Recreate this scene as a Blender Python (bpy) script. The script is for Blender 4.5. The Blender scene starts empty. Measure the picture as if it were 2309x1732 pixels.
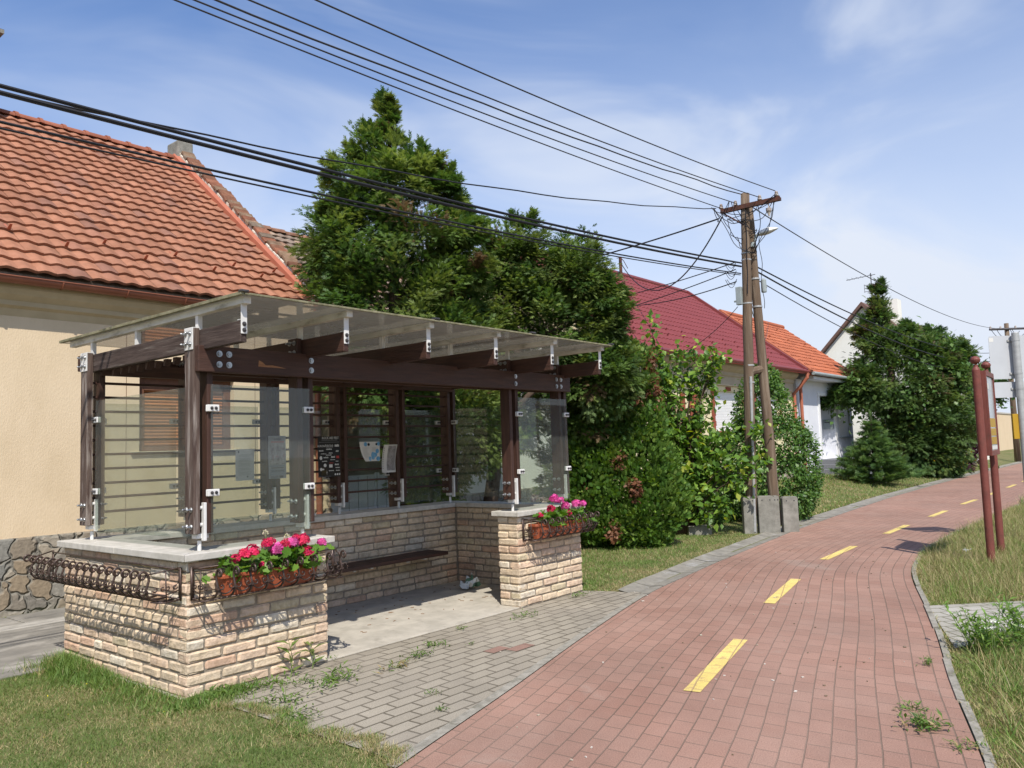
import bpy, math, random
import numpy as np
from mathutils import Vector, Matrix, noise

random.seed(7)
RNG = np.random.default_rng(11)
scn = bpy.context.scene
COL = scn.collection
R = math.radians

# ------------------------------------------------------------------ camera
F_PX, YAW, PITCH, ROLL = 1804.1, 0.6908, 0.0815, -0.0341
EYE = Vector((-2.7618, -5.1494, 1.5723))
fw = Vector((math.cos(PITCH) * math.cos(YAW), math.cos(PITCH) * math.sin(YAW), math.sin(PITCH)))
rt = Vector((math.sin(YAW), -math.cos(YAW), 0))
up = rt.cross(fw)
r2 = math.cos(ROLL) * rt + math.sin(ROLL) * up
u2 = -math.sin(ROLL) * rt + math.cos(ROLL) * up
cam = bpy.data.cameras.new("camera")
cam_o = bpy.data.objects.new("camera", cam)
COL.objects.link(cam_o)
m = Matrix((r2, u2, -fw)).transposed().to_4x4()
m.translation = EYE
cam_o.matrix_world = m
cam.sensor_fit = 'HORIZONTAL'
cam.sensor_width = 36.0
cam.lens = 36.0 * F_PX / 2309.0
cam.clip_start = 0.05
cam.clip_end = 3000
scn.camera = cam_o

# ------------------------------------------------------------------ light
SUN_D = Vector((0.52, 0.62, -1.0)).normalized()
SUN_EL = math.asin(-SUN_D.z)
sun = bpy.data.lights.new("sun", 'SUN')
sun.energy = 4.3
sun.angle = R(0.53)
sun.color = (1.0, 0.945, 0.86)
sun_o = bpy.data.objects.new("sun", sun)
sun_o.rotation_euler = SUN_D.to_track_quat('-Z', 'Y').to_euler()
sun_o.location = (-10, -12, 20)
COL.objects.link(sun_o)

world = bpy.data.worlds.new("World")
scn.world = world
world.use_nodes = True
nt = world.node_tree
nt.nodes.clear()
def N(nt, t, **kw):
    n = nt.nodes.new(t)
    for k, v in kw.items():
        setattr(n, k, v)
    return n
out = N(nt, 'ShaderNodeOutputWorld')
bg = N(nt, 'ShaderNodeBackground')
bg.inputs['Strength'].default_value = 0.125
sky = N(nt, 'ShaderNodeTexSky', sky_type='NISHITA', sun_disc=False)
sky.sun_elevation = SUN_EL
sky.sun_rotation = math.atan2(-SUN_D.x, -SUN_D.y)
sky.air_density = 1.0; sky.dust_density = 0.8; sky.ozone_density = 3.2
tc = N(nt, 'ShaderNodeTexCoord')
sep = N(nt, 'ShaderNodeSeparateXYZ')
nt.links.new(tc.outputs['Generated'], sep.inputs[0])
mp = N(nt, 'ShaderNodeMapping')
mp.inputs['Rotation'].default_value = (R(-16), R(14), R(50))
mp.inputs['Location'].default_value = (0.35, 0.2, 0.1)
mp.inputs['Scale'].default_value = (1.3, 2.0, 5.0)
nt.links.new(tc.outputs['Generated'], mp.inputs[0])
cn = N(nt, 'ShaderNodeTexNoise')
cn.inputs['Scale'].default_value = 1.25; cn.inputs['Detail'].default_value = 5; cn.inputs['Roughness'].default_value = 0.52
cn.inputs['Distortion'].default_value = 0.6
nt.links.new(mp.outputs[0], cn.inputs['Vector'])
cr = N(nt, 'ShaderNodeMapRange', interpolation_type='SMOOTHSTEP')
cr.inputs[1].default_value = 0.42; cr.inputs[2].default_value = 0.74
cr.inputs[3].default_value = 0.0; cr.inputs[4].default_value = 0.55
nt.links.new(cn.outputs['Fac'], cr.inputs[0])
hz = N(nt, 'ShaderNodeMapRange', interpolation_type='SMOOTHSTEP')
hz.inputs[1].default_value = 0.0; hz.inputs[2].default_value = 0.52
hz.inputs[3].default_value = 0.88; hz.inputs[4].default_value = 0.0
nt.links.new(sep.outputs['Z'], hz.inputs[0])
mx = N(nt, 'ShaderNodeMath', operation='MAXIMUM')
ad = N(nt, 'ShaderNodeMath', operation='ADD', use_clamp=True)
az = N(nt, 'ShaderNodeMapRange', interpolation_type='SMOOTHSTEP')
az.inputs[1].default_value = 0.45; az.inputs[2].default_value = 1.0; az.inputs[3].default_value = 0.0; az.inputs[4].default_value = 0.22
nt.links.new(sep.outputs['X'], az.inputs[0])
am = N(nt, 'ShaderNodeMath', operation='MULTIPLY_ADD'); am.inputs[2].default_value = 0.0
cm = N(nt, 'ShaderNodeMapRange'); cm.inputs[1].default_value = 0.3; cm.inputs[2].default_value = 0.65; cm.inputs[3].default_value = 0.45; cm.inputs[4].default_value = 1.2
nt.links.new(cn.outputs['Fac'], cm.inputs[0]); nt.links.new(cm.outputs[0], am.inputs[0]); nt.links.new(az.outputs[0], am.inputs[1])
a0 = N(nt, 'ShaderNodeMath', operation='ADD'); nt.links.new(cr.outputs[0], a0.inputs[0]); nt.links.new(am.outputs[0], a0.inputs[1])
nt.links.new(a0.outputs[0], ad.inputs[0])
nt.links.new(hz.outputs[0], ad.inputs[1])
mc = N(nt, 'ShaderNodeMix', data_type='RGBA')
mc.inputs['B'].default_value = (4.75, 5.15, 5.9, 1)
nt.links.new(ad.outputs[0], mc.inputs['Factor'])
ti = N(nt, 'ShaderNodeMix', data_type='RGBA', blend_type='MULTIPLY'); ti.inputs['Factor'].default_value = 1
ti.inputs['B'].default_value = (0.92, 1.0, 1.16, 1)
nt.links.new(sky.outputs[0], ti.inputs['A'])
nt.links.new(ti.outputs['Result'], mc.inputs['A'])
nt.links.new(mc.outputs['Result'], bg.inputs['Color'])
nt.links.new(bg.outputs[0], out.inputs['Surface'])

scn.view_settings.view_transform = 'Standard'
scn.view_settings.look = 'None'
scn.view_settings.gamma = 1.0
scn.view_settings.exposure = 0.38
scn.render.engine = 'CYCLES'
scn.cycles.max_bounces = 10
scn.cycles.transparent_max_bounces = 24
scn.cycles.use_denoising = True

# ------------------------------------------------------------------ helpers
def ss(t):
    t = np.clip(t, 0, 1); return t * t * (3 - 2 * t)
def tz(x, y):
    return 0.35 * ss((np.asarray(x) - 9) / 6.0) * ss((np.asarray(y) - 1.4) / 2.6)

class MB:
    """Collects shapes for ONE mesh object (world coordinates)."""
    def __init__(self): self.v = []; self.f = []; self.c = []; self.col = (1, 1, 1); self.uv = None; self.mi = []; self.m = 0
    def add(self, vs, fs):
        b = len(self.v)
        self.v += [tuple(p) for p in vs]
        self.c += [self.col] * len(vs)
        self.f += [tuple(b + i for i in f) for f in fs]
        self.mi += [self.m] * len(fs)
        return self
    def box(self, x0, x1, y0, y1, z0, z1):
        return self.add([(x0, y0, z0), (x1, y0, z0), (x1, y1, z0), (x0, y1, z0), (x0, y0, z1), (x1, y0, z1), (x1, y1, z1), (x0, y1, z1)],
                        [(0, 3, 2, 1), (4, 5, 6, 7), (0, 1, 5, 4), (1, 2, 6, 5), (2, 3, 7, 6), (3, 0, 4, 7)])
    def obox(self, c, ax, ay, az):
        c, ax, ay, az = Vector(c), Vector(ax), Vector(ay), Vector(az)
        vs = [c + sx * ax + sy * ay + sz * az for sz in (-1, 1) for sx, sy in ((-1, -1), (1, -1), (1, 1), (-1, 1))]
        return self.add(vs, [(0, 3, 2, 1), (4, 5, 6, 7), (0, 1, 5, 4), (1, 2, 6, 5), (2, 3, 7, 6), (3, 0, 4, 7)])
    def tube(self, pts, r, n=8, caps=True):
        pts = [Vector(p) for p in pts]; k = len(pts)
        rs = r if isinstance(r, (list, tuple)) else [r] * k
        vs = []; fs = []; prev = None
        for i, p in enumerate(pts):
            d = (pts[min(i + 1, k - 1)] - pts[max(i - 1, 0)])
            d = d.normalized() if d.length > 1e-9 else Vector((0, 0, 1))
            if prev is None:
                a = d.cross(Vector((0, 0, 1)))
                if a.length < 1e-3: a = d.cross(Vector((1, 0, 0)))
            else:
                a = prev - prev.dot(d) * d
            a.normalize(); prev = a; b = d.cross(a)
            for j in range(n):
                t = 2 * math.pi * j / n
                vs.append(p + rs[i] * (math.cos(t) * a + math.sin(t) * b))
        for i in range(k - 1):
            for j in range(n):
                fs.append((i * n + j, i * n + (j + 1) % n, (i + 1) * n + (j + 1) % n, (i + 1) * n + j))
        if caps:
            fs.append(tuple(range(n - 1, -1, -1))); fs.append(tuple((k - 1) * n + j for j in range(n)))
        return self.add(vs, fs)
    def cyl(self, p0, p1, r, n=12): return self.tube([p0, p1], r, n)
    def sphere(self, c, r, n=10, sz=1.0):
        vs = []; fs = []; c = Vector(c); k = n // 2
        for i in range(k + 1):
            ph = math.pi * i / k
            for j in range(n):
                th = 2 * math.pi * j / n
                vs.append(c + Vector((r * math.sin(ph) * math.cos(th), r * math.sin(ph) * math.sin(th), r * sz * math.cos(ph))))
        for i in range(k):
            for j in range(n):
                fs.append((i * n + j, (i + 1) * n + j, (i + 1) * n + (j + 1) % n, i * n + (j + 1) % n))
        return self.add(vs, fs)
    def prism(self, poly, d):
        """closed polygon (3d points) extruded by vector d"""
        n = len(poly); d = Vector(d); poly = [Vector(p) for p in poly]
        vs = poly + [p + d for p in poly]
        fs = [tuple(range(n)), tuple(range(2 * n - 1, n - 1, -1))] + [(i, i + n, (i + 1) % n + n, (i + 1) % n) for i in range(n)]
        return self.add(vs, fs)

ROOTLOC = {}
def setp(o, label=None, cat=None, group=None, kind=None):
    if label: o['label'] = label
    if cat: o['category'] = cat
    if group: o['group'] = group
    if kind: o['kind'] = kind
    return o
def thing(name, label, cat, loc=(0, 0, 0), group=None):
    o = bpy.data.objects.new(name, None)
    o.empty_display_size = 0.1
    o.location = loc; COL.objects.link(o); ROOTLOC[o.name] = Vector(loc)
    return setp(o, label, cat, group)
def link(name, me, parent=None, loc=(0, 0, 0)):
    o = bpy.data.objects.new(name, me); COL.objects.link(o)
    if parent is not None:
        o.parent = parent; ROOTLOC[o.name] = ROOTLOC[parent.name]
    else:
        o.location = loc; ROOTLOC[o.name] = Vector(loc)
    return o
def obj(name, mb, mat, parent=None, loc=None, smooth=False, bevel=0, seg=2):
    off = ROOTLOC[parent.name] if parent is not None else Vector(loc if loc is not None else (0, 0, 0))
    me = bpy.data.meshes.new(name)
    me.from_pydata([(p[0] - off.x, p[1] - off.y, p[2] - off.z) for p in mb.v], [], mb.f)
    for mm in (mat if isinstance(mat, (list, tuple)) else [mat]): me.materials.append(mm)
    if any(mb.mi): me.polygons.foreach_set('material_index', mb.mi)
    a = me.attributes.new('Col', 'FLOAT_COLOR', 'POINT')
    a.data.foreach_set('color', np.array([(*c[:3], 1) for c in mb.c], np.float32).ravel())
    if mb.uv:
        l = me.uv_layers.new(name='UVMap')
        idx = np.zeros(len(me.loops), np.int32); me.loops.foreach_get('vertex_index', idx)
        l.data.foreach_set('uv', np.array(mb.uv, np.float32)[idx].ravel())
    if smooth: me.polygons.foreach_set('use_smooth', [True] * len(me.polygons))
    me.update()
    o = link(name, me, parent, off)
    if parent is not None: o.location = (0, 0, 0)
    if bevel:
        b = o.modifiers.new('bevel', 'BEVEL'); b.width = bevel; b.segments = seg; b.limit_method = 'ANGLE'; b.angle_limit = R(40)
    return o
def dup(root, dloc, label=None, group=None):
    def cp(o, par):
        c = o.copy(); COL.objects.link(c)
        if par is not None: c.parent = par
        for ch in list(o.children): cp(ch, c)
        return c
    r = cp(root, None); r.location = Vector(root.location) + Vector(dloc)
    if label: r['label'] = label
    if group: r['group'] = group
    return r
def bigmesh(name, V, k, C, mat, parent=None, loc=None, faces=None):
    """V (n*?,3) vertices; faces (m,k) uniform polygons"""
    off = ROOTLOC[parent.name] if parent is not None else Vector(loc if loc is not None else (0, 0, 0))
    V = V - np.array(off)
    me = bpy.data.meshes.new(name)
    me.vertices.add(len(V)); me.vertices.foreach_set('co', V.astype(np.float32).ravel())
    m_ = len(faces)
    me.loops.add(m_ * k); me.loops.foreach_set('vertex_index', faces.astype(np.int32).ravel())
    me.polygons.add(m_); me.polygons.foreach_set('loop_start', np.arange(0, m_ * k, k, dtype=np.int32))
    me.update(calc_edges=True)
    a = me.attributes.new('Col', 'FLOAT_COLOR', 'POINT')
    a.data.foreach_set('color', np.c_[C, np.ones(len(C))].astype(np.float32).ravel())
    me.materials.append(mat)
    me.validate()
    o = link(name, me, parent, off)
    if parent is not None: o.location = (0, 0, 0)
    return o
def frames(d, nrm):
    d = d / np.linalg.norm(d, axis=1, keepdims=True)
    x = np.cross(d, nrm); x /= np.linalg.norm(x, axis=1, keepdims=True) + 1e-9
    z = np.cross(x, d)
    return np.stack([x, d, z], axis=2)
def scatter(T, TF, pos, Rm, s, col, shade=None):
    """template T (t,3), faces TF (f,k) placed n times -> verts, faces, colours"""
    n, t = len(pos), len(T)
    s = np.asarray(s)
    s = s[:, None, None] if s.ndim == 1 else s[:, None, :]
    V = np.einsum('nij,ntj->nti', Rm, T[None] * s) + pos[:, None]
    Fc = (TF[None] + (np.arange(n) * t)[:, None, None]).reshape(-1, TF.shape[1])
    C = np.repeat(col, t, axis=0).reshape(n, t, 3)
    if shade is not None: C = C * shade[None, :, None]
    return V.reshape(-1, 3), Fc, C.reshape(-1, 3)

# ------------------------------------------------------------------ materials
def mat(name, c1, c2=None, scale=8.0, detail=6, stretch=(1, 1, 1), rough=0.75, bump=0.0, bscale=None, metal=0.0, spec=0.3,
        c3=None, s3=1.5, lo3=0.5, hi3=0.7, attr=False, sheen=0, lo=0.35, hi=0.65):
    M = bpy.data.materials.new(name); M.use_nodes = True
    nt = M.node_tree; b = nt.nodes['Principled BSDF']; L = nt.links.new
    b.inputs['Roughness'].default_value = rough; b.inputs['Metallic'].default_value = metal
    b.inputs['Specular IOR Level'].default_value = spec
    tc = N(nt, 'ShaderNodeTexCoord'); mp = N(nt, 'ShaderNodeMapping'); mp.inputs['Scale'].default_value = stretch
    L(tc.outputs['Object'], mp.inputs[0])
    cur = None
    if c2 is not None:
        n = N(nt, 'ShaderNodeTexNoise'); n.inputs['Scale'].default_value = scale; n.inputs['Detail'].default_value = detail
        n.inputs['Roughness'].default_value = 0.6
        L(mp.outputs[0], n.inputs['Vector'])
        mr = N(nt, 'ShaderNodeMapRange'); mr.inputs[1].default_value = lo; mr.inputs[2].default_value = hi
        L(n.outputs['Fac'], mr.inputs[0])
        mx = N(nt, 'ShaderNodeMix', data_type='RGBA')
        mx.inputs['A'].default_value = (*c1, 1); mx.inputs['B'].default_value = (*c2, 1)
        L(mr.outputs[0], mx.inputs['Factor']); cur = mx.outputs['Result']
    if c3 is not None:
        n3 = N(nt, 'ShaderNodeTexNoise'); n3.inputs['Scale'].default_value = s3; n3.inputs['Detail'].default_value = 8; n3.inputs['Roughness'].default_value = 0.65
        L(mp.outputs[0], n3.inputs['Vector'])
        m3 = N(nt, 'ShaderNodeMapRange'); m3.inputs[1].default_value = lo3; m3.inputs[2].default_value = hi3
        L(n3.outputs['Fac'], m3.inputs[0])
        mx3 = N(nt, 'ShaderNodeMix', data_type='RGBA')
        if cur is None: mx3.inputs['A'].default_value = (*c1, 1)
        else: L(cur, mx3.inputs['A'])
        mx3.inputs['B'].default_value = (*c3, 1)
        L(m3.outputs[0], mx3.inputs['Factor']); cur = mx3.outputs['Result']
    if attr:
        at = N(nt, 'ShaderNodeAttribute', attribute_name='Col')
        mu = N(nt, 'ShaderNodeMix', data_type='RGBA', blend_type='MULTIPLY'); mu.inputs['Factor'].default_value = 1
        if cur is None: mu.inputs['A'].default_value = (*c1, 1)
        else: L(cur, mu.inputs['A'])
        L(at.outputs['Color'], mu.inputs['B']); cur = mu.outputs['Result']
    if cur is None: b.inputs['Base Color'].default_value = (*c1, 1)
    else: L(cur, b.inputs['Base Color'])
    if bump:
        nb = N(nt, 'ShaderNodeTexNoise'); nb.inputs['Scale'].default_value = bscale or scale * 4; nb.inputs['Detail'].default_value = 8
        L(mp.outputs[0], nb.inputs['Vector'])
        bp = N(nt, 'ShaderNodeBump'); bp.inputs['Strength'].default_value = bump; bp.inputs['Distance'].default_value = 0.01
        L(nb.outputs['Fac'], bp.inputs['Height']); L(bp.outputs[0], b.inputs['Normal'])
    return M

def leafmat(name, trans=0.3, rough=0.55, tint=(1, 1, 1)):
    M = bpy.data.materials.new(name); M.use_nodes = True
    nt = M.node_tree; L = nt.links.new; b = nt.nodes['Principled BSDF']; o = nt.nodes['Material Output']
    at = N(nt, 'ShaderNodeAttribute', attribute_name='Col')
    b.inputs['Roughness'].default_value = rough; b.inputs['Specular IOR Level'].default_value = 0.35
    L(at.outputs['Color'], b.inputs['Base Color'])
    t = N(nt, 'ShaderNodeBsdfTranslucent')
    hs = N(nt, 'ShaderNodeHueSaturation'); hs.inputs['Hue'].default_value = 0.485; hs.inputs['Saturation'].default_value = 1.15; hs.inputs['Value'].default_value = 1.5
    L(at.outputs['Color'], hs.inputs['Color']); L(hs.outputs[0], t.inputs['Color'])
    ms = N(nt, 'ShaderNodeMixShader'); ms.inputs[0].default_value = trans
    L(b.outputs[0], ms.inputs[1]); L(t.outputs[0], ms.inputs[2]); L(ms.outputs[0], o.inputs['Surface'])
    return M

def paving(name, c1, c2, mortar, bw, rh, ms=0.006, uv=True, dirt=None, off=0.5, smear=None, ssc=0.9, slo=0.62, shi=0.70, samt=0.45, dsc=1.2):
    """paver field on the UV map in metres"""
    M = bpy.data.materials.new(name); M.use_nodes = True
    nt = M.node_tree; L = nt.links.new; b = nt.nodes['Principled BSDF']
    b.inputs['Roughness'].default_value = 0.85; b.inputs['Specular IOR Level'].default_value = 0.2
    uvn = N(nt, 'ShaderNodeUVMap', uv_map='UVMap')
    nd = N(nt, 'ShaderNodeTexNoise'); nd.inputs['Scale'].default_value = 3; nd.inputs['Detail'].default_value = 2
    L(uvn.outputs[0], nd.inputs['Vector'])
    dm = N(nt, 'ShaderNodeMix', data_type='RGBA', blend_type='LINEAR_LIGHT'); dm.inputs['Factor'].default_value = 0.006
    L(uvn.outputs[0], dm.inputs['A']); L(nd.outputs['Color'], dm.inputs['B'])
    br = N(nt, 'ShaderNodeTexBrick'); br.offset = off
    br.inputs['Color1'].default_value = (*c1, 1); br.inputs['Color2'].default_value = (*c2, 1); br.inputs['Mortar'].default_value = (*mortar, 1)
    br.inputs['Scale'].default_value = 1; br.inputs['Mortar Size'].default_value = ms; br.inputs['Mortar Smooth'].default_value = 0.35
    br.inputs['Bias'].default_value = 0.0; br.inputs['Brick Width'].default_value = bw; br.inputs['Row Height'].default_value = rh
    L(dm.outputs['Result'], br.inputs['Vector'])
    n1 = N(nt, 'ShaderNodeTexNoise'); n1.inputs['Scale'].default_value = dsc; n1.inputs['Detail'].default_value = 9; n1.inputs['Roughness'].default_value = 0.62
    L(uvn.outputs[0], n1.inputs['Vector'])
    r1 = N(nt, 'ShaderNodeMapRange'); r1.inputs[1].default_value = 0.35; r1.inputs[2].default_value = 0.72; r1.inputs[3].default_value = 0.0; r1.inputs[4].default_value = 0.55
    L(n1.outputs['Fac'], r1.inputs[0])
    m1 = N(nt, 'ShaderNodeMix', data_type='RGBA'); m1.inputs['B'].default_value = (*(dirt or mortar), 1)
    L(br.outputs['Color'], m1.inputs['A']); L(r1.outputs[0], m1.inputs['Factor'])
    n4 = N(nt, 'ShaderNodeTexNoise'); n4.inputs['Scale'].default_value = 0.55; n4.inputs['Detail'].default_value = 6; n4.inputs['Roughness'].default_value = 0.7
    L(uvn.outputs[0], n4.inputs['Vector'])
    r4 = N(nt, 'ShaderNodeMapRange'); r4.inputs[1].default_value = 0.3; r4.inputs[2].default_value = 0.7; r4.inputs[3].default_value = 0.80; r4.inputs[4].default_value = 1.16; L(n4.outputs['Fac'], r4.inputs[0])
    m4 = N(nt, 'ShaderNodeMix', data_type='RGBA', blend_type='MULTIPLY'); m4.inputs['Factor'].default_value = 1; L(m1.outputs['Result'], m4.inputs['A']); L(r4.outputs[0], m4.inputs['B']); m1 = m4
    if smear:
        n5 = N(nt, 'ShaderNodeTexNoise'); n5.inputs['Scale'].default_value = ssc; n5.inputs['Detail'].default_value = 10; n5.inputs['Roughness'].default_value = 0.72; n5.inputs['Distortion'].default_value = 0.4
        L(uvn.outputs[0], n5.inputs['Vector'])
        r5 = N(nt, 'ShaderNodeMapRange'); r5.inputs[1].default_value = slo; r5.inputs[2].default_value = shi; r5.inputs[4].default_value = samt; L(n5.outputs['Fac'], r5.inputs[0])
        m5 = N(nt, 'ShaderNodeMix', data_type='RGBA'); m5.inputs['B'].default_value = (*smear, 1); L(m1.outputs['Result'], m5.inputs['A']); L(r5.outputs[0], m5.inputs['Factor']); m1 = m5
    n2 = N(nt, 'ShaderNodeTexNoise'); n2.inputs['Scale'].default_value = 130; n2.inputs['Detail'].default_value = 3
    L(uvn.outputs[0], n2.inputs['Vector'])
    r2_ = N(nt, 'ShaderNodeMapRange'); r2_.inputs[1].default_value = 0.3; r2_.inputs[2].default_value = 0.7; r2_.inputs[3].default_value = 0.78; r2_.inputs[4].default_value = 1.18
    L(n2.outputs['Fac'], r2_.inputs[0])
    m2 = N(nt, 'ShaderNodeMix', data_type='RGBA', blend_type='MULTIPLY'); m2.inputs['Factor'].default_value = 1
    L(m1.outputs['Result'], m2.inputs['A']); L(r2_.outputs[0], m2.inputs['B'])
    L(m2.outputs['Result'], b.inputs['Base Color'])
    inv = N(nt, 'ShaderNodeMath', operation='SUBTRACT'); inv.inputs[0].default_value = 1; L(br.outputs['Fac'], inv.inputs[1])
    a2 = N(nt, 'ShaderNodeMath', operation='MULTIPLY_ADD'); a2.inputs[1].default_value = 0.12; L(n2.outputs['Fac'], a2.inputs[0]); L(inv.outputs[0], a2.inputs[2])
    bp = N(nt, 'ShaderNodeBump'); bp.inputs['Strength'].default_value = 0.7; bp.inputs['Distance'].default_value = 0.006
    L(a2.outputs[0], bp.inputs['Height']); L(bp.outputs[0], b.inputs['Normal'])
    return M

def glassmat(name, tint, haze, hazecol, refl=1.0, transl=0.0):
    M = bpy.data.materials.new(name); M.use_nodes = True
    nt = M.node_tree; L = nt.links.new; nt.nodes.remove(nt.nodes['Principled BSDF']); o = nt.nodes['Material Output']
    tr = N(nt, 'ShaderNodeBsdfTransparent'); tr.inputs[0].default_value = (*tint, 1)
    df = N(nt, 'ShaderNodeBsdfDiffuse'); df.inputs[0].default_value = (*hazecol, 1)
    tl = N(nt, 'ShaderNodeBsdfTranslucent'); tl.inputs[0].default_value = (*hazecol, 1)
    gl = N(nt, 'ShaderNodeBsdfGlossy'); gl.inputs['Roughness'].default_value = 0.02
    ge = N(nt, 'ShaderNodeNewGeometry'); dp = N(nt, 'ShaderNodeVectorMath', operation='DOT_PRODUCT'); L(ge.outputs['Incoming'], dp.inputs[0]); L(ge.outputs['Normal'], dp.inputs[1])
    ab = N(nt, 'ShaderNodeMath', operation='ABSOLUTE'); L(dp.outputs['Value'], ab.inputs[0])
    om = N(nt, 'ShaderNodeMath', operation='SUBTRACT'); om.inputs[0].default_value = 1.0; L(ab.outputs[0], om.inputs[1])
    pw = N(nt, 'ShaderNodeMath', operation='POWER'); pw.inputs[1].default_value = 5.0; L(om.outputs[0], pw.inputs[0])
    fr = N(nt, 'ShaderNodeMath', operation='MULTIPLY_ADD'); fr.inputs[1].default_value = 0.96; fr.inputs[2].default_value = 0.04; L(pw.outputs[0], fr.inputs[0])
    tc = N(nt, 'ShaderNodeTexCoord'); n = N(nt, 'ShaderNodeTexNoise'); n.inputs['Scale'].default_value = 3.5; n.inputs['Detail'].default_value = 8; n.inputs['Roughness'].default_value = 0.7
    L(tc.outputs['Object'], n.inputs['Vector'])
    mr = N(nt, 'ShaderNodeMapRange'); mr.inputs[1].default_value = 0.3; mr.inputs[2].default_value = 0.75; mr.inputs[3].default_value = haze * 0.6; mr.inputs[4].default_value = haze * 1.5
    L(n.outputs['Fac'], mr.inputs[0])
    md = N(nt, 'ShaderNodeMixShader'); md.inputs[0].default_value = transl; L(df.outputs[0], md.inputs[1]); L(tl.outputs[0], md.inputs[2])
    m1 = N(nt, 'ShaderNodeMixShader'); L(mr.outputs[0], m1.inputs[0]); L(tr.outputs[0], m1.inputs[1]); L(md.outputs[0], m1.inputs[2])
    fm = N(nt, 'ShaderNodeMath', operation='MULTIPLY'); fm.inputs[1].default_value = refl; L(fr.outputs[0], fm.inputs[0])
    m2 = N(nt, 'ShaderNodeMixShader'); L(fm.outputs[0], m2.inputs[0]); L(m1.outputs[0], m2.inputs[1]); L(gl.outputs[0], m2.inputs[2])
    L(m2.outputs[0], o.inputs['Surface'])
    return M

def stonemat(name, c1, c2, mortar, scale):
    M = bpy.data.materials.new(name); M.use_nodes = True
    nt = M.node_tree; L = nt.links.new; b = nt.nodes['Principled BSDF']; b.inputs['Roughness'].default_value = 0.9; b.inputs['Specular IOR Level'].default_value = 0.15
    tc = N(nt, 'ShaderNodeTexCoord'); nz = N(nt, 'ShaderNodeTexNoise'); nz.inputs['Scale'].default_value = 4
    L(tc.outputs['Object'], nz.inputs['Vector'])
    dm = N(nt, 'ShaderNodeMix', data_type='RGBA', blend_type='LINEAR_LIGHT'); dm.inputs['Factor'].default_value = 0.16
    L(tc.outputs['Object'], dm.inputs['A']); L(nz.outputs['Color'], dm.inputs['B'])
    v1 = N(nt, 'ShaderNodeTexVoronoi'); v1.inputs['Scale'].default_value = scale
    v2 = N(nt, 'ShaderNodeTexVoronoi', feature='DISTANCE_TO_EDGE'); v2.inputs['Scale'].default_value = scale
    L(dm.outputs['Result'], v1.inputs['Vector']); L(dm.outputs['Result'], v2.inputs['Vector'])
    sp = N(nt, 'ShaderNodeSeparateColor'); L(v1.outputs['Color'], sp.inputs[0])
    cr = N(nt, 'ShaderNodeValToRGB'); e = cr.color_ramp.elements
    e[0].position = 0; e[0].color = (*c1, 1); e[1].position = 1; e[1].color = (*c2, 1)
    for p, c in ((0.3, (0.28, 0.22, 0.15)), (0.5, (0.21, 0.21, 0.19)), (0.75, (0.34, 0.29, 0.22))):
        q = e.new(p); q.color = (*c, 1)
    L(sp.outputs[0], cr.inputs[0])
    st = N(nt, 'ShaderNodeMapRange', interpolation_type='SMOOTHSTEP'); st.inputs[1].default_value = 0.0; st.inputs[2].default_value = 0.10
    L(v2.outputs['Distance'], st.inputs[0])
    n2 = N(nt, 'ShaderNodeTexNoise'); n2.inputs['Scale'].default_value = 22; n2.inputs['Detail'].default_value = 8; L(tc.outputs['Object'], n2.inputs['Vector'])
    r2_ = N(nt, 'ShaderNodeMapRange'); r2_.inputs[3].default_value = 0.55; r2_.inputs[4].default_value = 1.4; L(n2.outputs['Fac'], r2_.inputs[0])
    mx = N(nt, 'ShaderNodeMix', data_type='RGBA'); mx.inputs['A'].default_value = (*mortar, 1); L(cr.outputs[0], mx.inputs['B']); L(st.outputs[0], mx.inputs['Factor'])
    mu = N(nt, 'ShaderNodeMix', data_type='RGBA', blend_type='MULTIPLY'); mu.inputs['Factor'].default_value = 1; L(mx.outputs['Result'], mu.inputs['A']); L(r2_.outputs[0], mu.inputs['B'])
    L(mu.outputs['Result'], b.inputs['Base Color'])
    a = N(nt, 'ShaderNodeMath', operation='MULTIPLY_ADD'); a.inputs[1].default_value = 0.35; L(n2.outputs['Fac'], a.inputs[0]); L(st.outputs[0], a.inputs[2])
    bp = N(nt, 'ShaderNodeBump'); bp.inputs['Strength'].default_value = 0.9; bp.inputs['Distance'].default_value = 0.03
    L(a.outputs[0], bp.inputs['Height']); L(bp.outputs[0], b.inputs['Normal'])
    return M

M_brick = mat('brick', (1, 1, 1), (0.72, 0.70, 0.66), scale=26, bump=0.55, bscale=60, rough=0.9, spec=0.15, attr=True, c3=(1.12, 1.08, 1.0), s3=9, lo3=0.5, hi3=0.7)
M_mortar = mat('mortar', (0.33, 0.27, 0.20), (0.22, 0.19, 0.15), scale=30, bump=0.5, rough=0.95, spec=0.1)
M_coping = mat('coping', (0.52, 0.49, 0.44), (0.40, 0.38, 0.33), scale=12, bump=0.15, rough=0.85, c3=(0.25, 0.24, 0.21), s3=4, lo3=0.58, hi3=0.75)
def wood(name, st, a, b_, c, lo3, hi3, rough=0.6):
    return mat(name, a, b_, scale=3.0, detail=8, stretch=st, bump=0.35, bscale=9, rough=rough, spec=0.35, c3=c, s3=2.2, lo3=lo3, hi3=hi3)
BR1, BR2 = (0.040, 0.020, 0.0145), (0.072, 0.034, 0.0235)
M_wood_z = wood('stained_wood_upright', (14, 14, 1.2), BR1, BR2, (0.05, 0.022, 0.016), 0.5, 0.7)
M_wood_x = wood('stained_wood_long', (1.2, 14, 14), BR1, BR2, (0.05, 0.022, 0.016), 0.5, 0.7)
M_wood_y = wood('stained_wood_deep', (14, 1.2, 14), BR1, BR2, (0.05, 0.022, 0.016), 0.5, 0.7)
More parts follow.
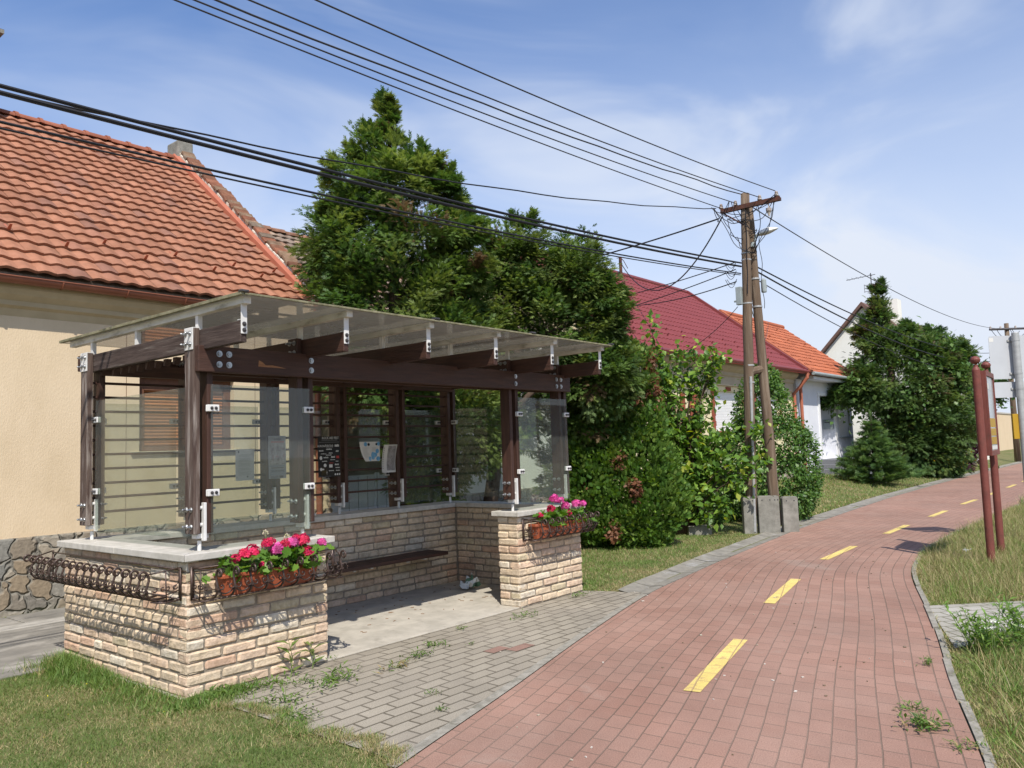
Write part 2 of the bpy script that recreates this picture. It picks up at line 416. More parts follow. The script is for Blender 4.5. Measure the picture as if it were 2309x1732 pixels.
M_wgrey_z = wood('weathered_wood_upright', (12, 12, 0.9), (0.05, 0.028, 0.022), (0.12, 0.085, 0.068), (0.29, 0.25, 0.22), 0.50, 0.66, 0.85)
M_wgrey_y = wood('weathered_wood_deep', (12, 0.9, 12), (0.035, 0.022, 0.018), (0.085, 0.06, 0.05), (0.17, 0.145, 0.125), 0.55, 0.74, 0.85)
M_white = mat('white_steel', (0.70, 0.69, 0.67), (0.60, 0.59, 0.56), scale=9, rough=0.45, spec=0.4)
M_bolt = mat('galvanised_bolt', (0.45, 0.46, 0.47), (0.30, 0.31, 0.32), scale=20, rough=0.35, metal=0.85)
M_darkmetal = mat('dark_metal', (0.05, 0.05, 0.055), (0.10, 0.09, 0.09), scale=20, rough=0.5, metal=0.3)
M_glass = glassmat('pane_glass', (0.86, 0.89, 0.86), 0.055, (0.42, 0.46, 0.44), 0.8)
M_sheet = glassmat('roof_sheet', (0.58, 0.56, 0.51), 0.74, (0.42, 0.405, 0.365), 0.9, transl=0.48)
M_purlin = mat('grey_aluminium', (0.68, 0.66, 0.61), (0.52, 0.50, 0.45), scale=5, stretch=(3, 1, 3), rough=0.6, c3=(0.30, 0.28, 0.23), s3=5, lo3=0.55, hi3=0.7)
M_mossy = mat('mossy_edge', (0.26, 0.24, 0.15), (0.14, 0.13, 0.075), scale=20, rough=0.9, bump=0.4)
M_iron = mat('wrought_iron', (0.045, 0.032, 0.028), (0.09, 0.055, 0.042), scale=30, rough=0.42, metal=0.35, spec=0.5)
M_terra = mat('terracotta_plastic', (0.36, 0.092, 0.040), (0.31, 0.078, 0.034), scale=14, rough=0.5, spec=0.4)
M_soil = mat('soil', (0.03, 0.022, 0.015), (0.06, 0.045, 0.03), scale=50, rough=1, bump=0.8)
M_slab = mat('shelter_slab', (0.47, 0.43, 0.36), (0.36, 0.33, 0.275), scale=5, rough=0.9, bump=0.2, c3=(0.26, 0.235, 0.195), s3=7, lo3=0.55, hi3=0.78)
M_ground = mat('turf_soil', (0.085, 0.115, 0.030), (0.17, 0.15, 0.065), scale=1.4, rough=1, bump=0.8, bscale=40, c3=(0.20, 0.165, 0.085), s3=5, lo3=0.52, hi3=0.72)
M_walk = mat('old_concrete', (0.15, 0.142, 0.125), (0.24, 0.225, 0.195), scale=3, rough=0.95, bump=0.3, bscale=40, c3=(0.33, 0.31, 0.275), s3=2.6, lo3=0.50, hi3=0.66, stretch=(0.8, 1.3, 1))
M_kerb = mat('kerb_concrete', (0.33, 0.305, 0.255), (0.21, 0.195, 0.16), scale=14, rough=0.95, bump=0.5, bscale=60, c3=(0.12, 0.11, 0.075), s3=5, lo3=0.56, hi3=0.68)
M_drain = mat('drain_concrete', (0.265, 0.245, 0.205), (0.185, 0.172, 0.145), scale=7, rough=0.9, bump=0.3, bscale=60, c3=(0.31, 0.30, 0.28), s3=3, lo3=0.55, hi3=0.7)
M_red = paving('red_pavers', (0.335, 0.195, 0.147), (0.285, 0.160, 0.119), (0.165, 0.116, 0.086), 0.20, 0.12, ms=0.0045, dirt=(0.315, 0.215, 0.170), smear=(0.36, 0.31, 0.26), slo=0.60, shi=0.72, samt=0.40)
M_grey = paving('grey_pavers', (0.335, 0.298, 0.235), (0.285, 0.252, 0.198), (0.115, 0.097, 0.07), 0.235, 0.117, ms=0.009, dirt=(0.25, 0.222, 0.185), smear=(0.20, 0.165, 0.12), ssc=1.3, slo=0.58, shi=0.75, samt=0.45)
M_yellow = paving('yellow_paint', (0.72, 0.575, 0.18), (0.68, 0.535, 0.16), (0.42, 0.29, 0.16), 0.20, 0.12, ms=0.005, dirt=(0.58, 0.41, 0.17), dsc=9, smear=(0.36, 0.22, 0.14), ssc=16, slo=0.55, shi=0.66, samt=0.75)
M_cream = mat('cream_stucco', (0.67, 0.535, 0.365), (0.635, 0.505, 0.34), scale=3, rough=0.95, bump=0.35, bscale=70, spec=0.1, c3=(0.55, 0.43, 0.275), s3=1.6, lo3=0.50, hi3=0.85, stretch=(1, 1, 0.4))
M_plinth = stonemat('field_stone', (0.20, 0.185, 0.16), (0.30, 0.27, 0.22), (0.22, 0.205, 0.17), 4.6)
M_plinth2 = stonemat('pale_field_stone', (0.38, 0.34, 0.28), (0.46, 0.42, 0.34), (0.30, 0.27, 0.22), 5)
M_tile = mat('clay_tile', (1, 1, 1), (0.80, 0.76, 0.72), scale=7, rough=0.85, bump=0.2, bscale=70, attr=True, c3=(0.66, 0.72, 0.70), s3=11, lo3=0.54, hi3=0.74, spec=0.15)
M_oldtile = mat('old_tile', (0.16, 0.115, 0.085), (0.25, 0.19, 0.145), scale=9, rough=0.95, bump=0.3, attr=True, c3=(0.30, 0.28, 0.24), s3=14, lo3=0.55, hi3=0.72)
M_copper = mat('brown_gutter', (0.24, 0.085, 0.045), (0.20, 0.068, 0.036), scale=6, rough=0.45, spec=0.45)
M_flash = mat('orange_flashing', (0.40, 0.135, 0.08), (0.35, 0.115, 0.068), scale=5, rough=0.55)
M_shutter = mat('orange_shutter', (0.40, 0.155, 0.055), (0.34, 0.125, 0.045), scale=6, rough=0.55)
M_brownframe = mat('brown_frame', (0.17, 0.078, 0.042), (0.13, 0.058, 0.032), scale=10, rough=0.5)
M_paleplaster = mat('pale_plaster', (0.66, 0.60, 0.47), (0.60, 0.54, 0.42), scale=10, rough=0.9, bump=0.2)
M_eave = mat('eave_plaster', (0.50, 0.40, 0.25), (0.44, 0.35, 0.215), scale=5, rough=0.95)
M_mortarwhite = mat('lime_mortar', (0.62, 0.57, 0.49), (0.48, 0.42, 0.34), scale=18, rough=0.95, bump=0.6)
M_metalroof = mat('burgundy_sheet', (0.200, 0.043, 0.040), (0.170, 0.036, 0.034), scale=3, rough=0.42, spec=0.4, attr=True)
M_yellowwall = mat('pale_yellow_stucco', (0.72, 0.63, 0.40), (0.67, 0.58, 0.37), scale=4, rough=0.95, bump=0.3, bscale=60)
M_cornice = mat('beige_cornice', (0.47, 0.41, 0.31), (0.42, 0.36, 0.27), scale=4, rough=0.9)
M_redbrick = mat('red_brick_trim', (0.30, 0.082, 0.045), (0.22, 0.06, 0.035), scale=16, rough=0.9, bump=0.3)
M_whitepvc = mat('white_pvc', (0.78, 0.78, 0.77), (0.74, 0.74, 0.73), scale=3, rough=0.4)
M_greywall = mat('light_grey_stucco', (0.68, 0.69, 0.72), (0.62, 0.63, 0.67), scale=2, rough=0.95, bump=0.2, bscale=60)
M_whitewall = mat('white_stucco', (0.78, 0.76, 0.69), (0.74, 0.72, 0.65), scale=2, rough=0.95)
M_orangetile = mat('orange_tile', (0.40, 0.125, 0.060), (0.35, 0.105, 0.050), scale=6, rough=0.75, attr=True)
M_stepstone = mat('dark_granite', (0.13, 0.135, 0.145), (0.20, 0.205, 0.215), scale=40, rough=0.8)
M_pole = mat('pole_timber', (0.155, 0.108, 0.072), (0.095, 0.066, 0.046), scale=4, stretch=(9, 9, 0.5), rough=0.9, bump=0.6, bscale=8, c3=(0.28, 0.22, 0.16), s3=2.0, lo3=0.5, hi3=0.7)
M_conc = mat('footing_concrete', (0.235, 0.225, 0.195), (0.165, 0.158, 0.135), scale=9, rough=0.95, bump=0.4, bscale=50, c3=(0.30, 0.285, 0.25), s3=3, lo3=0.5, hi3=0.7)
M_rust = mat('rusty_steel', (0.125, 0.046, 0.027), (0.055, 0.030, 0.024), scale=12, rough=0.85, bump=0.3)
M_porcelain = mat('porcelain', (0.55, 0.50, 0.45), (0.24, 0.18, 0.15), scale=9, rough=0.25)
M_cable = mat('black_cable', (0.018, 0.018, 0.022), rough=0.6)
M_wire = mat('bare_wire', (0.055, 0.052, 0.055), rough=0.55, metal=0.3)
M_lamp = mat('lamp_shell', (0.74, 0.74, 0.71), (0.66, 0.66, 0.62), scale=5, rough=0.4)
M_lampglass = mat('lamp_lens', (0.45, 0.44, 0.40), (0.36, 0.35, 0.31), scale=6, rough=0.3)
M_greybox = mat('grey_box', (0.30, 0.34, 0.34), (0.25, 0.28, 0.28), scale=6, rough=0.6)
M_signred = mat('oxide_red_paint', (0.185, 0.054, 0.040), (0.15, 0.043, 0.033), scale=9, rough=0.55, spec=0.35, bump=0.25, bscale=40, c3=(0.11, 0.042, 0.030), s3=7, lo3=0.56, hi3=0.72)
M_galv = mat('galvanised_steel', (0.46, 0.46, 0.45), (0.37, 0.37, 0.36), scale=6, stretch=(1, 1, 3), rough=0.5, metal=0.35)
M_signback = mat('sign_back', (0.50, 0.51, 0.53), (0.46, 0.47, 0.49), scale=3, rough=0.5, metal=0.15)
M_yellowplate = mat('yellow_plate', (0.42, 0.25, 0.02), (0.38, 0.22, 0.02), scale=4, rough=0.5)
M_boardglass = mat('board_perspex', (0.30, 0.33, 0.34), (0.42, 0.45, 0.46), scale=4, rough=0.15, spec=0.6, c3=(0.18, 0.18, 0.18), s3=5, lo3=0.6, hi3=0.75)
M_paperwhite = mat('white_paper', (0.60, 0.585, 0.55), rough=0.9)
M_papergrey = mat('grey_paper', (0.50, 0.51, 0.52), (0.46, 0.47, 0.48), scale=12, rough=0.9)
M_black = mat('black_print', (0.010, 0.010, 0.012), (0.022, 0.019, 0.014), scale=6, rough=0.5)
M_ink = mat('dark_ink', (0.12, 0.12, 0.13), rough=0.9)
M_inkw = mat('pale_ink', (0.62, 0.62, 0.60), rough=0.9)
M_inkr = mat('red_ink', (0.42, 0.06, 0.05), rough=0.9)
M_inkb = mat('blue_ink', (0.07, 0.25, 0.45), (0.22, 0.42, 0.60), scale=22, rough=0.9)
M_bark = mat('bark', (0.10, 0.068, 0.046), (0.06, 0.042, 0.03), scale=8, stretch=(3, 3, 0.6), rough=0.95, bump=0.8, bscale=16)
M_leaf = leafmat('foliage', 0.38)
M_broad = leafmat('broad_leaves', 0.36, 0.42)
M_grass = leafmat('grass_blades', 0.30, 0.6)
M_petal = leafmat('petals', 0.30, 0.6)
M_dry = mat('dry_bits', (0.30, 0.20, 0.12), (0.20, 0.12, 0.07), scale=20, rough=0.95)

# ================================================================== THE SETTING
PX = np.array([-6, -3.0, -1.5, 0.03, 0.49, 1.32, 2.53, 3.72, 4.87, 7.09, 11.3, 15, 19.8, 29.2, 45, 70])
PL = np.array([-3.6, -2.83, -2.42, -2.01, -1.88, -1.66, -1.30, -0.97, -0.68, -0.36, 0.12, 0.40, 0.72, 1.0, 1.1, 1.1])
QX = np.array([-6, -3, 0, 1.64, 3.0, 4.34, 5.38, 6.79, 7.56, 9.39, 12, 14.7, 18.2, 29, 45, 70])
QR = np.array([-6.4, -5.6, -4.78, -4.33, -3.91, -3.55, -3.24, -2.80, -2.60, -2.30, -2.25, -2.28, -2.38, -2.2, -2.1, -2.1])
def smooth_curve(X, Y):
    xs = np.arange(-6, 70, 0.1); ys = np.interp(xs, X, Y)
    k = np.ones(9) / 9
    return xs, np.convolve(np.pad(ys, 4, mode='edge'), k, 'valid')
LXS, LYS = smooth_curve(PX, PL)
RXS, RYS = smooth_curve(QX, QR)
def yL(x): return np.interp(x, LXS, LYS)
def yR(x): return np.interp(x, RXS, RYS)
def kset(o): return setp(o, kind='structure')

def ground():
    xs = np.unique(np.r_[-900, -300, -100, -40, np.arange(-14, 64, 0.8), 90, 160, 400, 900])
    ys = np.unique(np.r_[-900, -300, -100, -40, np.arange(-12, 26, 0.7), 40, 90, 300, 900])
    mb = MB()
    X, Y = np.meshgrid(xs, ys)
    Z = tz(X, Y) - 0.012
    n = len(xs)
    mb.v = list(zip(X.ravel(), Y.ravel(), Z.ravel())); mb.c = [(1, 1, 1)] * len(mb.v)
    for j in range(len(ys) - 1):
        for i in range(n - 1):
            mb.f.append((j * n + i, j * n + i + 1, (j + 1) * n + i + 1, (j + 1) * n + i))
    mb.mi = [0] * len(mb.f)
    kset(obj('ground', mb, M_ground, smooth=True))
ground()

def strip(name, m, xs, lo, hi, z, nv=8, uvfun=None, zf=None):
    mb = MB(); mb.uv = []
    for x in xs:
        a, b = lo(x), hi(x)
        for k in range(nv + 1):
            y = a + (b - a) * k / nv
            mb.v.append((x, y, z + (zf(k / nv) if zf else 0)))
            mb.uv.append(uvfun(x, y) if uvfun else (x, y))
    n = nv + 1
    for i in range(len(xs) - 1):
        for k in range(nv):
            mb.f.append((i * n + k, (i + 1) * n + k, (i + 1) * n + k + 1, i * n + k + 1))
    mb.c = [(1, 1, 1)] * len(mb.v); mb.mi = [0] * len(mb.f)
    return obj(name, mb, m)
_xs = np.arange(-6, 69.9, 0.1)
_arc = np.r_[0, np.cumsum(np.hypot(0.1, np.diff(yR(_xs))))]
def path_uv(x, y):
    s = np.interp(x, _xs, _arc); th = math.cos(math.atan((yR(x + .2) - yR(x - .2)) / 0.4))
    return (s + 0.25 * (y - yR(x)) * math.sin(math.acos(min(1, th))), (y - yR(x)) * th + 0.4)
XS = np.r_[np.arange(-5.5, 14, 0.15), np.arange(14, 69, 0.6)]
kset(strip('path', M_red, XS, lambda x: yR(x), lambda x: yL(x), 0.0, 14, path_uv))
# kerb stones along the right edge, concrete edging on the left
def kerb():
    mb = MB(); s = 0
    x = -3.0
    while x < 40:
        x2 = x + 0.94
        pts = [x + 0.005, (x + x2) / 2, x2 - 0.005]
        h = 0.012 + random.uniform(-0.006, 0.008); dy = random.uniform(-0.008, 0.008)
        for a, b in ((0, 1), (1, 2)):
            A, B = pts[a], pts[b]
            mb.prism([(A, yR(A) - 0.003 + dy, -0.05), (B, yR(B) - 0.003 + dy, -0.05), (B, yR(B) - 0.05 + dy, -0.05), (A, yR(A) - 0.05 + dy, -0.05)], (0, 0, 0.05 + h))
        x = x2
    kset(obj('kerb', mb, M_kerb))
kerb()
kset(strip('path_edging', M_kerb, np.arange(0.02, 5.0, 0.1), lambda x: yL(x) + 0.003, lambda x: yL(x) + 0.075, 0.004, 2))
def drain():
    mb = MB(); x = 4.72
    prof = [(0.0, 0.006), (0.05, 0.004), (0.16, -0.012), (0.28, 0.002), (0.37, 0.018)]
    while x < 62:
        w = 0.5; x2 = x + w - 0.012; dz = random.uniform(-0.003, 0.004)
        vs = []
        for xx in (x, x2):
            for d, z in prof: vs.append((xx, yL(xx) + 0.004 + d, z + dz))
        n = len(prof)
        mb.add(vs, [(k, k + n, k + n + 1, k + 1) for k in range(n - 1)])
        mb.add([(x, yL(x) + .004, -0.06), (x2, yL(x2) + .004, -0.06)] + [vs[0], vs[n]], [(0, 1, 3, 2)])
        x += w
    kset(obj('drain_channel', mb, M_drain))
drain()
def markings():
    mb = MB(); mb.uv = []
    dashes = [(-1.2, 0.25), (1.95, 3.38), (4.87, 6.33), (7.96, 9.45), (11.2, 12.68), (14.4, 15.8), (17.6, 19.1), (20.8, 22.3), (24, 25.5), (27.2, 28.7), (30.4, 31.9)]
    kx = [-1.2, 0.25, 1.95, 3.38, 4.85, 6.34, 7.96, 9.45, 11.2, 12.7, 14.4, 15.7, 17.8, 19.2, 32]
    ky = [-3.6, -3.15, -2.647, -2.344, -1.978, -1.696, -1.466, -1.401, -1.379, -1.339, -1.345, -1.33, -1.30, -1.32, -1.2]
    for a, b in dashes:
        xs = np.linspace(a, b, 9)
        base = len(mb.v)
        for x in xs:
            y = np.interp(x, kx, ky)
            for s in (-0.054, 0.054):
                mb.v.append((x - s * 0.2, y + s, 0.004)); mb.uv.append(path_uv(x, y + s)); mb.c.append((1, 1, 1))
        for i in range(8):
            mb.f.append((base + 2 * i, base + 2 * i + 2, base + 2 * i + 3, base + 2 * i + 1)); mb.mi.append(0)
    kset(obj('road_marking', mb, M_yellow))
markings()
# grey paved apron in front of the shelter
def apron():
    def lo(x): return yL(x) + 0.08
    o = strip('pavement', M_grey, np.arange(0.10, 4.86, 0.08), lo, lambda x: 0.10 if x < 4.56 else 0.10 - (x - 4.56) * 2.6, -0.002, 8,
              lambda x, y: (x + 0.03 * math.sin(y * 3), y * 1.0 + 0.0))
    kset(o)
    mb = MB(); mb.uv = []
    for (a, b, c, d) in ((2.0, 2.20, -0.935, -0.82), (2.14, 2.38, -1.05, -0.937)):
        base = len(mb.v)
        for p in ((a, c), (b, c), (b, d), (a, d)): mb.v.append((p[0], p[1], 0.002)); mb.uv.append((p[0], p[1])); mb.c.append((1, 1, 1))
        mb.f.append((base, base + 1, base + 2, base + 3)); mb.mi.append(0)
    kset(obj('pavement_patch', mb, paving('red_patch', (0.32, 0.195, 0.155), (0.28, 0.165, 0.13), (0.16, 0.11, 0.085), 0.235, 0.117, ms=0.007)))
apron()
CROSS = [(5.47, -3.24), (6.25, -4.05), (7.4, -5.3), (6.2, -5.5), (4.72, -4.12), (3.95, -3.76)]
def crossing():
    mb = MB(); mb.uv = []
    for p in CROSS:
        mb.v.append((p[0], p[1], 0.0)); mb.uv.append((p[0] * 0.72 - p[1] * 0.69, p[0] * 0.69 + p[1] * 0.72)); mb.c.append((1, 1, 1))
    mb.f = [tuple(range(5, -1, -1))]; mb.mi = [0]
    kset(obj('pavement', mb, paving('pale_pavers', (0.42, 0.395, 0.345), (0.36, 0.335, 0.29), (0.17, 0.16, 0.11), 0.20, 0.165, ms=0.010)))
    mb = MB(); mb.uv = []
    q = [(5.55, -4.02), (6.15, -4.12), (6.3, -4.35), (5.72, -4.28)]
    for p in q: mb.v.append((p[0], p[1], 0.004)); mb.uv.append((p[0] * 0.72 - p[1] * 0.69, p[0] * 0.69 + p[1] * 0.72)); mb.c.append((1, 1, 1))
    mb.f = [(3, 2, 1, 0)]; mb.mi = [0]
    kset(obj('pavement_patch', mb, M_red))
crossing()
# old concrete walk between the shelter and the house
def walk():
    mb = MB()
    ys = [1.74, 2.88, 3.62, 4.49]
    for i in range(3):
        x = -9.0 + i * 0.7
        while x < 5.0:
            w = 2.0
            mb.box(x, min(x + w - 0.015, 6.4), ys[i], ys[i + 1] - 0.02, -0.1, 0.004 + random.uniform(-0.004, 0.006) - (0.002 * i))
            x += w
    kset(obj('sidewalk', mb, M_walk, bevel=0.006))
    mb = MB(); mb.box(-9, 6.4, 3.60, 3.84, -0.05, 0.014)
    kset(obj('concrete_band', mb, mat('pale_concrete', (0.40, 0.38, 0.34), (0.30, 0.285, 0.25), scale=9, rough=0.95, bump=0.3), bevel=0.004))
    mb = MB(); mb.box(-0.02, 4.56, 0.02, 1.9, -0.1, 0.006)
    kset(obj('floor', mb, M_slab, bevel=0.004))
walk()

# ================================================================== BUS SHELTER
HW, TC = 0.95, 0.05
LF, LP, LL, DD, TT, TR = 1.15, 3.48, 4.58, 1.98, 0.27, 0.20
shelter = thing('bus_shelter', 'open brick and timber bus shelter with flat translucent roof beside the red brick path', 'bus shelter', (0, 0, 0))
BT = []
def brick(mb, c, hx, hy, hz, face):
    """one hand-made brick, rounded and uneven; half sizes, face = outward horizontal normal"""
    base = random.random()
    if base < 0.50: col = (0.63, 0.51, 0.37)
    elif base < 0.74: col = (0.62, 0.47, 0.345)
    elif base < 0.84: col = (0.56, 0.385, 0.275)
    elif base < 0.95: col = (0.68, 0.60, 0.48)
    else: col = (0.53, 0.45, 0.31)
    k = random.uniform(0.88, 1.10)
    mb.col = tuple(q * k for q in col)
    nx, nz, ny = (5, 3, 2)
    tilt = random.uniform(-0.012, 0.012); out = random.uniform(-0.004, 0.006)
    seed = Vector((random.uniform(-50, 50), random.uniform(-50, 50), random.uniform(-50, 50)))
    f = Vector(face); t = Vector((-f.y, f.x, 0))
    hl = hx if abs(f.y) > 0.5 else hy; hd = hy if abs(f.y) > 0.5 else hx
    ch = random.uniform(0.008, 0.017)
    vs = []; fs = []
    # front grid
    us = [-1, -0.86, -0.35, 0.35, 0.86, 1]; ws = [-1, -0.66, 0.0, 0.66, 1]
    for b in ws:
        for a in us:
            eu = abs(a) > 0.99; ew = abs(b) > 0.99
            d = hd + out
            if eu or ew: d -= ch
            if eu and ew: d -= ch * 0.7
            p = t * (a * hl) + Vector((0, 0, b * hz + tilt * a * hl))
            nz_ = noise.noise(Vector((a * hl * 13, b * hz * 22, 0)) + seed)
            d += nz_ * 0.0075
            if eu or ew: p += (t * noise.noise(seed + Vector((a * 3, b * 3, 5))) + Vector((0, 0, noise.noise(seed + Vector((a * 4, b * 4, 9)))))) * 0.005
            vs.append(Vector(c) + p + f * d)
    nu, nw = len(us), len(ws)
    for j in range(nw - 1):
        for i in range(nu - 1):
            fs.append((j * nu + i, j * nu + i + 1, (j + 1) * nu + i + 1, (j + 1) * nu + i))
    # skirt back to the wall core
    ring = [i for i in range(nu)] + [j * nu + nu - 1 for j in range(1, nw)] + [(nw - 1) * nu + i for i in range(nu - 2, -1, -1)] + [j * nu for j in range(nw - 2, 0, -1)]
    b0 = len(vs)
    for i in ring: vs.append(vs[i] - f * (hd * 1.6))
    k_ = len(ring)
    for i in range(k_):
        fs.append((ring[i], b0 + i, b0 + (i + 1) % k_, ring[(i + 1) % k_]))
    mb.add(vs, fs)
def brick_face(mb, p0, p1, face, ends=(0, 0), H=HW - TC, h=0.075, phase=0, start_full=(True, True)):
    """runs of stretchers along p0->p1 on the wall face; the wall line is the OUTER face"""
    p0, p1, f = Vector(p0), Vector(p1), Vector(face)
    t = (p1 - p0).normalized(); Ln = (p1 - p0).length
    n = int(round(H / h)); hh = H / n
    for c in range(n):
        pos = 0.0; odd = (c + phase) % 2
        first = 0.13 if odd else 0.26
        z0_ = hh * (c + 0.5)
        while pos < Ln - 0.02:
            z = z0_ + noise.noise(Vector((pos * 1.3, c * 3.7, p0.x * 5 + p0.y))) * 0.009 * min(1, c * 0.5) + random.uniform(-0.003, 0.003)
            w = first if pos == 0 else random.choice((0.25, 0.26, 0.27, 0.24, 0.255, 0.13 if random.random() < 0.25 else 0.25))
            if Ln - pos - w < 0.09: w = Ln - pos
            cpos = p0 + t * (pos + w / 2) - f * 0.05 + Vector((0, 0, z))
            g = 0.011
            hl = w / 2 - g / 2
            if abs(f.y) > 0.5: brick(mb, cpos, hl, 0.05, hh / 2 - 0.0055, f)
            else: brick(mb, cpos, 0.05, hl, hh / 2 - 0.0055, f)
            pos += w
def walls():
    mb = MB()
    # mortar core, butted runs
    mb.m = 1; mb.col = (1, 1, 1); g = 0.011
    def core(x0, x1, y0, y1): mb.box(x0 + g, x1 - g, y0 + g, y1 - g, -0.05, HW - TC - 0.004)
    core(0, TT, 0, DD); core(TT - 2 * g, LF, 0, TT); core(TT - 2 * g, LL, DD - TT, DD)
    core(LL - TR, LL, 0, DD - TT + 2 * g); core(LP, LL - TR + 2 * g, 0, TT)
    mb.m = 0
    brick_face(mb, (0, 0, 0), (0, DD, 0), (-1, 0, 0), phase=0)
    brick_face(mb, (0, 0, 0), (LF, 0, 0), (0, -1, 0), phase=1)
    brick_face(mb, (LF, 0, 0), (LF, TT, 0), (1, 0, 0), phase=0)
    brick_face(mb, (TT, TT, 0), (LF, TT, 0), (0, 1, 0))
    brick_face(mb, (TT, TT, 0), (TT, DD - TT, 0), (1, 0, 0))
    brick_face(mb, (TT, DD - TT, 0), (LL - TR, DD - TT, 0), (0, -1, 0))
    brick_face(mb, (LL - TR, TT, 0), (LL - TR, DD - TT, 0), (-1, 0, 0), phase=1)
    brick_face(mb, (LP, TT, 0), (LL - TR, TT, 0), (0, 1, 0))
    brick_face(mb, (LP, 0, 0), (LP, TT, 0), (-1, 0, 0), phase=0)
    brick_face(mb, (LP, 0, 0), (LL, 0, 0), (0, -1, 0), phase=1)
    brick_face(mb, (LL, 0, 0), (LL, DD, 0), (1, 0, 0))
    brick_face(mb, (0, DD, 0), (LL, DD, 0), (0, 1, 0))
    obj('brick_wall', mb, [M_brick, M_mortar], shelter)
walls()
OV = 0.042
def copings():
    z0, z1 = HW - TC, HW
    def run(poly):
        mb = MB(); mb.prism([(p[0], p[1], z0) for p in poly], (0, 0, z1 - z0)); obj('coping', mb, M_coping, shelter, bevel=0.006)
    j = 0.002
    i = TT + OV
    # mitred at the near corner and at the back corners
    run([(-OV, -OV + j), (i, i + j), (i, 0.98), (-OV, 0.98)])
    run([(-OV, 0.984), (i, 0.984), (i, DD - TT - OV), (-OV, DD + OV)])
    run([(-OV + j, -OV), (LF + OV, -OV), (LF + OV, i), (i + j, i)])
    xs = [-OV, 1.1, 2.25, 3.4, LL + OV]
    for k in range(4):
        a, b = xs[k] + j, xs[k + 1] - j
        ia = i + j if k == 0 else a; ib = LL - TR - OV - j if k == 3 else b
        run([(a, DD + OV), (ia, DD - TT - OV), (ib, DD - TT - OV), (b, DD + OV)])
    run([(LL + OV, DD + OV - 2 * j), (LL - TR - OV, DD - TT - OV - j), (LL - TR - OV, i + j), (LL + OV, i + j)])
    run([(LP - OV, -OV), (LL + OV, -OV), (LL + OV, i), (LP - OV, i)])
copings()

XC = [0.14 + 0.845 * k for k in range(6)]
PZ0, PZ1 = 1.07, 2.485
YF = (0.03, 0.15); YB = (1.725, 1.855)
def bolts(mb, pts, n, ln=0.022, r=0.010):
    n = Vector(n)
    for p in pts:
        p = Vector(p)
        mb.cyl(p, p + n * 0.004, r * 1.9, 14)
        mb.cyl(p + n * 0.003, p + n * 0.013, r * 1.25, 6)
        mb.tube([p + n * 0.01, p + n * ln, p + n * (ln + 0.006)], [r * 0.8, r * 0.8, r * 0.35], 10)
def bolt_set(par, m, pts, n, ln=0.022, r=0.010):
    for p in pts:
        mb = MB(); bolts(mb, [p], n, ln, r); obj('bolt', mb, m, par)
def post(k, y0, y1, weathered=False, plate=False):
    xc = XC[k]; yc = (y0 + y1) / 2
    p = None
    mb = MB(); mb.box(xc - 0.072, xc - 0.026, y0, y1, PZ0, PZ1)
    p = obj('post', mb, M_wgrey_z if weathered else M_wood_z, shelter, bevel=0.004)
    if weathered: p['label'] = 'weathered grey post of the near end'
    mb = MB(); mb.box(xc + 0.026, xc + 0.072, y0, y1, PZ0, PZ1 - 0.15 if k in (0, 5) and y0 < 1 else PZ1); obj('plank', mb, M_wood_z, p, bevel=0.004)
    # steel shoe: foot plate, upright fin, pipe
    mb = MB()
    mb.box(xc - 0.04, xc + 0.05, yc - 0.035, yc + 0.03, PZ0 - 0.034, PZ0 - 0.002)
    for zz in (1.13, 1.245): mb.cyl((xc - 0.03, y0 + 0.025, zz), (xc + 0.03, y0 + 0.025, zz), 0.013, 12)
    mb.box(xc - 0.002, xc + 0.018, y0 - 0.008, y0 + 0.03, PZ0 - 0.05, 1.28)
    mb.cyl((xc, yc, HW - 0.001), (xc, yc, PZ0 - 0.05), 0.014, 14)
    obj('post_shoe', mb, M_white, p, bevel=0.003)
    pts = [(xc - 0.072, y0 + a, z) for a in (0.035, 0.095) for z in (1.12, 1.235)]
    bolt_set(p, M_bolt, pts, (-1, 0, 0), 0.03)
    bolt_set(p, M_bolt, [(xc + 0.072, q[1], q[2]) for q in pts], (1, 0, 0), 0.03)
    pts2 = [(xc - 0.072 - (0.007 if plate else 0), y0 + a, z) for a in (0.035, 0.095) for z in (2.375, 2.45)]
    bolt_set(p, M_bolt, pts2, (-1, 0, 0), 0.034)
    if plate:
        mb = MB(); mb.box(xc - 0.079, xc - 0.0725, y0 + 0.002, y1 - 0.002, 2.335, 2.492)
        mb.box(xc - 0.0725, xc - 0.026, y0 + 0.002, y1 - 0.002, PZ1 + 0.001, PZ1 + 0.007)
        obj('steel_plate', mb, M_white, p, bevel=0.003)
for k in range(6):
    post(k, *YB, weathered=(k == 0), plate=(k == 0))
    if k in (0, 1, 4, 5): post(k, *YF, weathered=(k == 0), plate=(k == 0))

